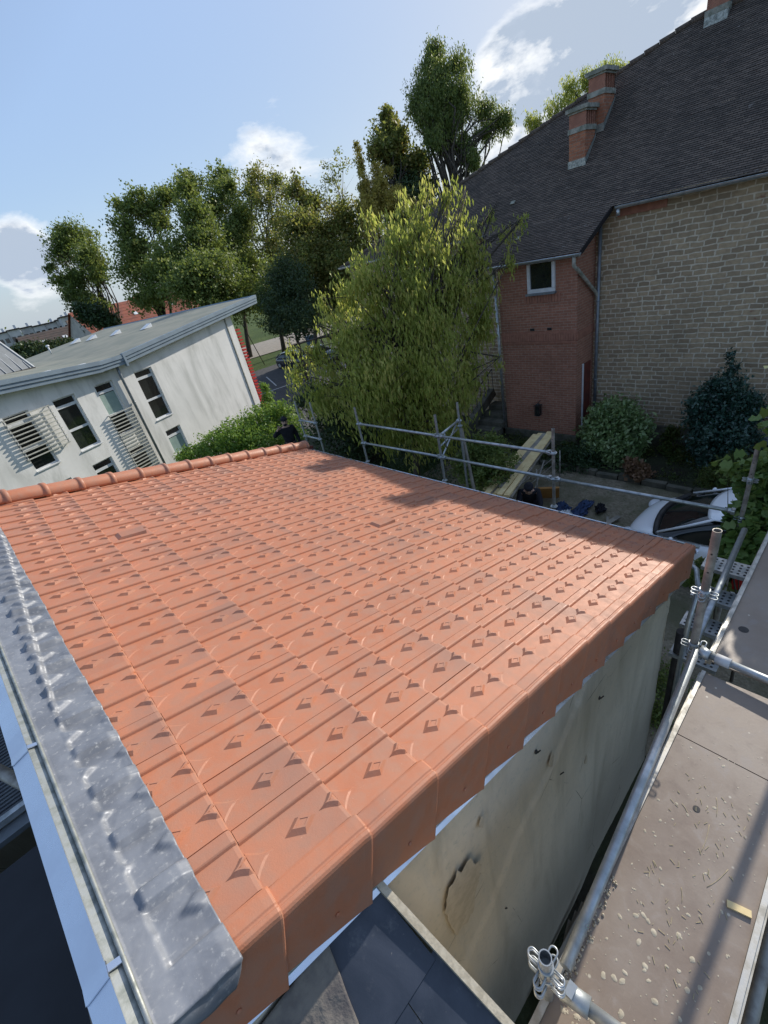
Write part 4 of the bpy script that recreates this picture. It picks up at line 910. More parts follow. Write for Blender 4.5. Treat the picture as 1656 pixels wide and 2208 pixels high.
# windows: (s0,s1,ztop,zbottom,blind)
WIN = [(-12.83, -11.93, -2.16, -4.27, 0), (-11.0, -10.08, -2.17, -4.30, 0), (-9.18, -8.32, -2.18, -4.40, 1), (-7.18, -6.20, -2.20, -4.48, 0), (-7.02, -6.10, -5.11, -7.2, 1), (-10.93, -10.0, -4.98, -7.1, 0), (-9.15, -8.3, -5.1, -7.1, 0), (-12.8, -11.9, -5.0, -7.1, 0), (-15.3, -14.2, -2.4, -4.6, 0)]
# facade built as a grid that leaves the window openings open
xs = sorted(set([-18, 0.0, -8.8, -7.4] + [w[0] for w in WIN] + [w[1] for w in WIN])); zs = sorted(set([-8.3] + [w[2] for w in WIN] + [w[3] for w in WIN] + [-1.55]))
mb = MB()
for i in range(len(xs) - 1):
    for j in range(len(zs) - 1):
        sc, zc = (xs[i] + xs[i + 1]) / 2, (zs[j] + zs[j + 1]) / 2
        if any(w[0] < sc < w[1] and w[3] < zc < w[2] for w in WIN): continue
        a, b, c, d = xs[i], xs[i + 1], zs[j], zs[j + 1]; mb.face([F(a, 0, c), F(b, 0, c), F(b, 0, d), F(a, 0, d)], [(a, c), (b, c), (b, d), (a, d)])
    a, b = xs[i], xs[i + 1]; mb.face([F(a, 0, -1.55), F(b, 0, -1.55), F(b, 0, roofline(b) - .05), F(a, 0, roofline(a) - .05)], [(a, -1.55), (b, -1.55), (b, roofline(b)), (a, roofline(a))])
for w in WIN:                                       # reveals
    a, b, t_, z = w[0], w[1], w[2], w[3]; dp = .16
    for P in (((a, t_), (a, z)), ((b, z), (b, t_)), ((a, z), (b, z)), ((b, t_), (a, t_))):
        (s1, z1), (s2, z2) = P; mb.face([F(s1, 0, z1), F(s2, 0, z2), F(s2, dp, z2), F(s1, dp, z1)], [(s1, z1), (s2, z2), (s2 + .1, z2), (s1 + .1, z1)])
mb.build('facade', M['stucco'], wb)
mb = MB(); mb.face([F(0, 0, -8.3), F(0, 15.5, -8.3), F(0, 15.5, roofline(0) - .05), F(0, 0, roofline(0) - .05)], [(0, -8.3), (15.5, -8.3), (15.5, -.7), (0, -.7)]); mb.face([F(-18, 15.5, -8.3), F(-18, 0, -8.3), F(-18, 0, -.6), F(-18, 15.5, -.6)]); mb.face([F(0, 15.5, -8.3), F(-18, 15.5, -8.3), F(-18, 15.5, -1.5), F(0, 15.5, -1.5)]); mb.build('wall', M['stucco'], wb)
for w in WIN:
    a, b, t_, z = w[0], w[1], w[2], w[3]; mb = MB(); o = .13; f = .055; H_ = t_ - z; zt1 = t_ - .34; zt2 = t_ - .34 - (H_ - .34) * .52
    for c, s_ in ((((a + b) / 2, o, t_ - f / 2), (b - a, .06, f)), (((a + b) / 2, o, z + f / 2), (b - a, .06, f)), ((a + f / 2, o, (t_ + z) / 2), (f, .06, H_ - 2 * f)), ((b - f / 2, o, (t_ + z) / 2), (f, .06, H_ - 2 * f)), (((a + b) / 2, o, zt1), (b - a - 2 * f, .062, .11)), (((a + b) / 2, o, zt2), (b - a - 2 * f, .062, .09))): fbox(mb, c[0], c[1], c[2], s_)
    wo = mb.build('window', M['frame_w'], wb)
    mb = MB(); mb.face([F(a, o + .02, z), F(b, o + .02, z), F(b, o + .02, t_), F(a, o + .02, t_)]); mb.build('pane', M['glass'], wo)
    if w[4]:
        mb = MB(); fbox(mb, (a + b) / 2, o + .004, (zt1 + zt2) / 2 - .02, (b - a - .12, .02, zt1 - zt2 - .14)); mb.build('blind', M['blind'], wo)
    mb = MB(); fbox(mb, (a + b) / 2, .05, z - .02, (b - a + .04, .20, .035)); mb.build('sill', M['frame_w'], wo)
# things inside behind the glass are not modelled; louvred sunshades
def louvre(s0, s1, zt, zb, n, o):
    c = empty('sunshade', tuple(F((s0 + s1) / 2, o, zb))); c.parent = wb; c.location = c.location - wb.location
    mb = MB()
    for i in range(n): fbox(mb, (s0 + s1) / 2, o, zt - (zt - zb) * i / (n - 1), (s1 - s0, .05, .035))
    mb.build('slats', M['louvre'], c)
    for s in (s0 + .03, s1 - .03):
        mb = MB(); fbox(mb, s, o + .04, (zt + zb) / 2, (.03, .03, zt - zb + .05))
        for z in (zt, zb): fbox(mb, s, o / 2 + .02, z, (.028, abs(o), .03))
        mb.build('rail', M['grey_pipe'], c)
louvre(-12.95, -11.25, -2.25, -3.75, 11, -.14); louvre(-9.30, -8.12, -3.46, -6.3, 20, -.14)
# roof: right wing, valley, left wing
mb = MB(); OV = -.42; LB = 15.7
def rq(s0, s1, o0, o1, z0, z1): mb.face([F(s0, o0, z0), F(s1, o0, z1), F(s1, o1, z1), F(s0, o1, z0)], [(s0, o0), (s1, o0), (s1, o1), (s0, o1)])
rt = -.50
mb.face([F(-7.6, OV, -1.32), F(2.15, OV, rt), F(3.3, LB, rt + .04), F(-4.0, LB, -1.12)]); mb.face([F(-8.8, OV, -1.34), F(-7.6, OV, -1.32), F(-4.0, LB, -1.12), F(-5.4, LB, -1.14)]); mb.face([F(-18, OV, -.55), F(-8.8, OV, -1.34), F(-5.4, LB, -1.14), F(-16, LB, -.6)])
mb.build('roof', M['membrane'], wb)
mb = MB(); mb.face([F(-7.6, OV + .02, -1.6), F(2.0, OV + .02, rt - .42), F(3.2, LB, rt - .38), F(-4.0, LB, -1.5)]); mb.face([F(-18, OV + .02, -.95), F(-7.6, OV + .02, -1.6), F(-5.2, LB, -1.5), F(-16, LB, -1.0)]); mb.build('soffit', M['stucco'], wb)
mb = MB()
def fascia(s0, s1, z0, z1, h):
    for k, (dz, hh, oo) in enumerate(((0, h * .36, .0), (-h * .38, h * .28, .035), (-h * .70, h * .30, .07))):
        a0, a1 = z0 + .05 + dz, z1 + .05 + dz
        P = [F(s0, OV - .08 + oo, a0), F(s1, OV - .08 + oo, a1), F(s1, OV - .08 + oo, a1 - hh), F(s0, OV - .08 + oo, a0 - hh)]; Q = [p + Mv * .14 for p in P]
        mb.raw(P + Q, [(0, 3, 2, 1), (4, 5, 6, 7), (0, 1, 5, 4), (3, 7, 6, 2), (1, 2, 6, 5), (0, 4, 7, 3)])
fascia(-7.62, 2.12, -1.34, rt, .44); fascia(-8.75, -7.62, -1.38, -1.38, .40); fascia(-18, -8.75, -.50, -1.36, .44); fbox(mb, -7.62, OV - .03, -1.56, (.10, .14, .52))
mb.face([F(2.12, OV - .08, rt + .05), F(3.28, LB, rt + .09), F(3.1, LB, rt - .36), F(1.98, OV, rt - .38)]); mb.build('fascia', M['fascia'], wb)
mb = MB(); mb.pipe([F(-7.95, -.2, -1.75), F(-7.92, -.12, -2.2), F(-7.9, -.10, -8)], .06, 10); mb.pipe([F(-7.9, -.10, -3.3), F(-7.9, -.1, -3.36)], .075, 10); mb.build('downpipe', M['grey_pipe'], wb)
mb = MB(); fbox(mb, -.55, -.03, -4.4, (.05, .05, 6.4)); mb.build('conduit', M['concrete'], wb)
for s, o in ((-1.5, 5.1), (-1.25, 8.3), (-1.1, 11.0), (-1.1, 12.8)):
    c = empty('roof_vent', tuple(F(s, o, -.9))); c.parent = wb; c.location = c.location - wb.location; z = -.78 + (s + 1.5) * .08 - .04
    mb = MB(); mb.raw([F(s - .3, o - .2, z), F(s + .3, o - .2, z), F(s + .3, o + .2, z), F(s - .3, o + .2, z), F(s + .3, o - .2, z + .22), F(s + .3, o + .2, z + .22)], [(0, 1, 4), (3, 5, 2), (0, 4, 5, 3), (1, 2, 5, 4)]); mb.build('hood', M['frame_w'], c)
for s in (-9.2, -10.6, -12.4):
    mb = MB(); fbox(mb, s, .15, roofline(s) + .02, (.45, .16, .03)); mb.build('roof_hatch', M['frame_w'], wb)
mb = MB(); mb.pipe([F(-3.4, 11.9, -1.0), F(-3.4, 11.9, -.55)], .05, 8); mb.sphere(F(-3.4, 11.9, -.55), (.11, .11, .07), 10, 6); mb.build('chimney_cowl', M['frame_w'], wb)
# standing-seam zinc lantern on the left wing
sk = empty('roof_lantern', tuple(F(-8.5, 9, -1))); sk.parent = wb; sk.location = sk.location - wb.location
P0 = Vector((2.71, 28.55, -1.20)); P1 = Vector((-1.6, 25.6, -1.0)); P2 = Vector((1.4, 31.8, -1.15)); A1 = Vector((1.5, 29.3, 1.22)); A2 = Vector((-2.4, 26.7, 1.25)); P3 = Vector((-2.9, 28.9, -1.0))
mb = MB(); mb.face([P1, P0, A1, A2]); mb.face([P0, P2, A1]); mb.face([P2, P3, A2, A1]); mb.build('hip_panel', M['zinc_dark'], sk)
mb = MB(); mb.bar(P1 - Vector((0, .05, .12)), P0 - Vector((0, .05, .12)), .1, .3); mb.build('kerb_upstand', M['dark_metal'], sk)
mb = MB(); dp = (P0 - P1)
for i in range(1, 13):
    f = i / 12.5; a = P1 + dp * f; up = (A2 - P1); k = min(1.0, (1 - f) / .24) if f > .76 else 1.0; mb.bar(a + Vector((0, -.02, .02)), a + up * k * .98 + Vector((0, -.02, .02)), .03, .04)
mb.bar(P0, A1, .12, .06); mb.bar(A1, A2, .12, .06); mb.build('standing_seam', M['zinc_dull'], sk)
# red fins at the right-hand corner
fn = empty('red_fin_screen', tuple(F(.25, .4, -8)), 'column of bright red stacked fins at the right corner of the white building', 'fin screen')
mb = MB()
for i in range(26): fbox(mb, .26, .35, -1.95 - i * .185, (.30, .7, .085))
mb.build('fins', M['red'], fn); mb = MB(); fbox(mb, .12, .6, -4.6, (.06, .1, 6.2)); mb.build('post', M['dark_metal'], fn)

# ============================================================ FAR TOWN, HOUSES BEYOND
def house(c, w, d, h, rh, rz, wall, roof, label, wins=3, group='houses beyond the white building', name='house'):
    e = empty(name, (0, 0, 0), label, 'house', group); mb = MB(); mb.box((0, 0, h / 2), (w, d, h)); mb.raw([(-w / 2, -d / 2, h), (-w / 2, d / 2, h), (-w / 2, 0, h + rh - .1)], [(0, 1, 2)]); mb.raw([(w / 2, -d / 2, h), (w / 2, d / 2, h), (w / 2, 0, h + rh - .1)], [(0, 2, 1)]); mb.build('wall', wall, e)
    mb = MB(); q = .35; n = 10
    for sgn in (-1, 1):
        for i in range(n):
            f0, f1 = i / n, (i + 1) / n; y0, y1 = sgn * (d / 2 + q) * (1 - f0), sgn * (d / 2 + q) * (1 - f1); z0, z1 = h - .25 + (rh + .25) * f0, h - .25 + (rh + .25) * f1
            P = [(-w / 2 - q, y0, z0 + .05), (w / 2 + q, y0, z0 + .05), (w / 2 + q, y1, z1), (-w / 2 - q, y1, z1)]; mb.face(P if sgn < 0 else P[::-1])
            mb.face([(-w / 2 - q, y0, z0), (w / 2 + q, y0, z0), (w / 2 + q, y0, z0 + .05), (-w / 2 - q, y0, z0 + .05)])
    r_ = mb.build('roof', roof, e); mb = MB(); mb.box((w * .3, .4, h + rh + .2), (.7, .5, 1.4)); mb.build('chimney', M['brick_c'], r_)
    for i in range(2): mb = MB(); mb.box((-w * .25 + i * w * .3, -d * .25, h + rh * .52), (.8, .7, .12), Matrix.Rotation(math.atan2(rh, d / 2), 3, 'X')); mb.build('skylight', M['frame_w'], r_)
    for i in range(wins):
        for lv in range(max(1, int(h // 2.7))):
            for sgn in (-1, 1): mb = MB(); mb.box((-w / 2 + (i + .5) * w / wins, sgn * (d / 2 + .01), 1.5 + lv * 2.7), (.9, .06, 1.2)); mb.build('window', M['glass'], e)
    e.location = c; e.rotation_euler.z = rz; return e
M['redroof'] = simple('faded_red_tile_roof', (.28, .085, .05), (.19, .065, .045), 1.2, .85, bump=.3, bscale=12)
M['cream'] = simple('cream_house_render', (.55, .52, .45), (.45, .43, .38), 1.5, .9); M['brownroof'] = simple('brown_tile_roof', (.09, .065, .055), (.06, .05, .045), 1.5, .9)
M['town'] = simple('pale_terrace_render', (.62, .60, .58), (.42, .40, .40), .25, .9)
house((25.5, 95, -7.6), 17, 10, 5.4, 4.6, R_(16), M['cream'], M['redroof'], 'orange tiled house behind the white building, showing two skylights')
house((33.5, 97, -8.2), 11, 9, 6.0, 5.0, R_(10), M['cream'], M['redroof'], 'cream gabled house half hidden under the dark trees')
house((18, 84, -8.2), 13, 9, 4.0, 2.6, R_(22), M['cream'], M['redroof'], 'long low red roof just above the far edge of the flat roof')
house((16, 108, -6.6), 12, 9, 4.0, 3.4, R_(15), M['cream'], M['brownroof'], 'dark brown roofed house in front of the pale terrace')
house((5, 112, -6.6), 16, 9, 3.0, 2.4, R_(14), M['cream'], M['redroof'], 'red roofed house at the far left beside dark shrubs')
tn = random.Random(5)
def block(name, c, w, d, h, rz, n, label, steps, cat='apartment block', group='pale terraces on the skyline'):
    e = empty(name, (0, 0, 0), label, cat, group)
    for i in range(steps):
        x = -w / 2 + (i + .5) * w / steps; hh = h + .25 * math.sin(i * 1.3) ; mb = MB(); mb.box((x, (i % 2) * .8, hh / 2), (w / steps - .1, d, hh)); mb.build('wall', M['town'], e)
        mb = MB(); mb.box((x, (i % 2) * .8, hh + .2), (w / steps + .3, d + .8, .35)); mb.build('roof', M['brownroof'], e)
        mb = MB(); mb.box((x + .8, (i % 2) * .8, hh + .9), (.7, .6, 1.2)); mb.build('chimney', M['frame_w'], e)
        for k in range(2):
            for lv in range(2): mb = MB(); mb.box((x - w / steps * .25 + k * w / steps * .45, -d / 2 - .02 + (i % 2) * .8, 1.8 + lv * 2.8), (1.1, .1, 1.4)); mb.build('window', M['glass'], e)
    e.location = c; e.rotation_euler.z = rz; return e
block('terrace', (16, 205, -3.4), 40, 8, 7.0, R_(-6), 0, 'long pale stepped terrace on the horizon left of the lone tree', 11)
block('terrace', (37.0, 192, -3.6), 10, 8, 7.6, R_(-4), 0, 'bright cream end block of the skyline terrace next to the lone tree', 3)
# distant rolling land
mb = MB(); vs = []; na = 90
for j, (dd, base) in enumerate(((280, -16), (420, -6), (650, 2), (900, 4), (1300, -20))):
    for i in range(na + 1):
        a = R_(-35 + 130 * i / na); z = base + 6 * math.sin(a * 7 + j) * (j / 3.0) + 3 * math.sin(a * 17 + j * 2); vs.append((dd * math.sin(a), dd * math.cos(a), z))
mb.raw(vs, [(j * (na + 1) + i, j * (na + 1) + i + 1, (j + 1) * (na + 1) + i + 1, (j + 1) * (na + 1) + i) for j in range(4) for i in range(na)], sm=True)
tag(mb.build('hills', simple('far_wooded_hill', (.04, .06, .035), (.07, .09, .045), .02, .95, bump=1, bscale=.2, bdist=2)), kind='structure')
# ============================================================ FOLIAGE
def leaves(name, blobs, n, size, mat, seed, parent=None, kind='oval', droop=0.0, cluster=26, crad=.16, shell=.55, normal_up=.3, aspect=.45, fuzz=0.0):
    """blobs: (x,y,z, rx, rz). Leaves grouped in clusters placed mostly towards the outside of each blob."""
    r = np.random.RandomState(seed); B = np.array(blobs, float); vol = (B[:, 3] ** 2 * B[:, 4]) ** .72; pr = vol / vol.sum(); nc = max(4, n // cluster)
    bi = r.choice(len(B), nc, p=pr); d = r.randn(nc, 3); d /= np.linalg.norm(d, axis=1)[:, None]; rad = shell + (1 - shell) * r.rand(nc); rad = np.where(r.rand(nc) < .22, rad * r.rand(nc), rad); rad *= 1 + .12 * r.randn(nc)
    ctr = B[bi, :3] + (np.clip(r.randn(nc, 3) * fuzz, -1.25, 1.25) if fuzz else d * rad[:, None]) * B[bi][:, [3, 3, 4]]; cr = crad * np.minimum(B[bi, 3], B[bi, 4]) * (.6 + .8 * r.rand(nc)) + size * .8
    ci = np.repeat(np.arange(nc), cluster); m = len(ci); off = r.randn(m, 3) * cr[ci][:, None] * .62
    if droop: off[:, 2] = off[:, 2] * 1.5 - np.abs(r.randn(m)) * cr[ci] * .5
    P = ctr[ci] + off
    a = r.randn(m, 3)
    if droop: a = a * (1 - droop); a[:, 2] -= droop * 2.2
    a /= np.linalg.norm(a, axis=1)[:, None]
    nrm = r.randn(m, 3); nrm[:, 2] += normal_up * 3; b = np.cross(nrm, a); b /= (np.linalg.norm(b, axis=1)[:, None] + 1e-6)
    sz = size * (.6 + .8 * r.rand(m))[:, None]; A = a * sz; Bv = b * sz * aspect; q = np.cross(A, Bv); q = q / (np.linalg.norm(q, axis=1)[:, None] + 1e-9) * sz * .12
    if kind == 'oval': tm = [P - A * .5, P - A * .1 + Bv * .5 + q, P + A * .5, P - A * .1 - Bv * .5 + q]; k = 4
    elif kind == 'lance': tm = [P, P + A * .4 + Bv * .5 - q, P + A, P + A * .4 - Bv * .5 - q]; k = 4
    else:                                            # lobed leaf
        tm = [P - A * .45, P - A * .25 + Bv * .55 + q, P + A * .0 + Bv * .30, P + A * .25 + Bv * .5 + q, P + A * .55, P + A * .25 - Bv * .5 + q, P - Bv * .30, P - A * .25 - Bv * .55 + q]; k = 8
    V = np.stack(tm, 1).reshape(-1, 3); off0 = np.array(wloc(parent)) if parent is not None else np.zeros(3); V = V - off0
    me = bpy.data.meshes.new(name); me.vertices.add(len(V)); me.vertices.foreach_set('co', V.astype(np.float32).ravel()); me.loops.add(m * k); me.loops.foreach_set('vertex_index', np.arange(m * k, dtype=np.int32))
    me.polygons.add(m); me.polygons.foreach_set('loop_start', np.arange(0, m * k, k, dtype=np.int32)); me.polygons.foreach_set('loop_total', np.full(m, k, dtype=np.int32))
    at = me.attributes.new('rnd', 'FLOAT', 'POINT'); cb = r.rand(nc)[ci] * .55 + r.rand(m) * .45; at.data.foreach_set('value', np.repeat(cb, k).astype(np.float32)); me.materials.append(mat); me.update(calc_edges=True)
    o = bpy.data.objects.new(name, me); C.objects.link(o)
    if parent is not None: o.parent = parent
    return o
def limbs(blobs, base, r0, seed, parent, mat='bark', nsub=3, fork=.45):
    rr = random.Random(seed); mb = MB(); base = Vector(base); B = [Vector(b[:3]) for b in blobs]; c = sum(B, Vector()) / len(B); top = max(B, key=lambda p: p.z)
    fk = base.lerp(Vector((c.x, c.y, c.z)), fork); h = (top - base).length
    pts = [base - Vector((0, 0, .3)), base.lerp(fk, .5) + Vector((rr.gauss(0, .01 * h), rr.gauss(0, .01 * h), 0)), fk, fk.lerp(top, .5) + Vector((rr.gauss(0, .02 * h), rr.gauss(0, .02 * h), 0)), top]
    mb.pipe(pts, [r0 * 1.25, r0 * .9, r0 * .72, r0 * .4, r0 * .08], 9)
    for i, b in enumerate(B):
        if (b - top).length < 1e-3: continue
        s_ = fk.lerp(top, rr.random() * .5) if rr.random() < .75 else base.lerp(fk, .6 + .4 * rr.random()); mid = s_.lerp(b, .5) + Vector((rr.gauss(0, .03 * h), rr.gauss(0, .03 * h), .03 * h)); k = r0 * (.28 + .2 * rr.random())
        mb.pipe([s_, mid, b], [k, k * .6, k * .2], 7)
        for q in range(nsub):
            R0 = blobs[i][3]; e = b + Vector((rr.gauss(0, R0 * .6), rr.gauss(0, R0 * .6), rr.gauss(.15, .5) * blobs[i][4])); s2 = mid.lerp(b, rr.random()); mb.pipe([s2, s2.lerp(e, .5) + Vector((0, 0, R0 * .08)), e], [k * .3, k * .18, k * .06], 5)
    return mb.build('trunk', M[mat], parent)
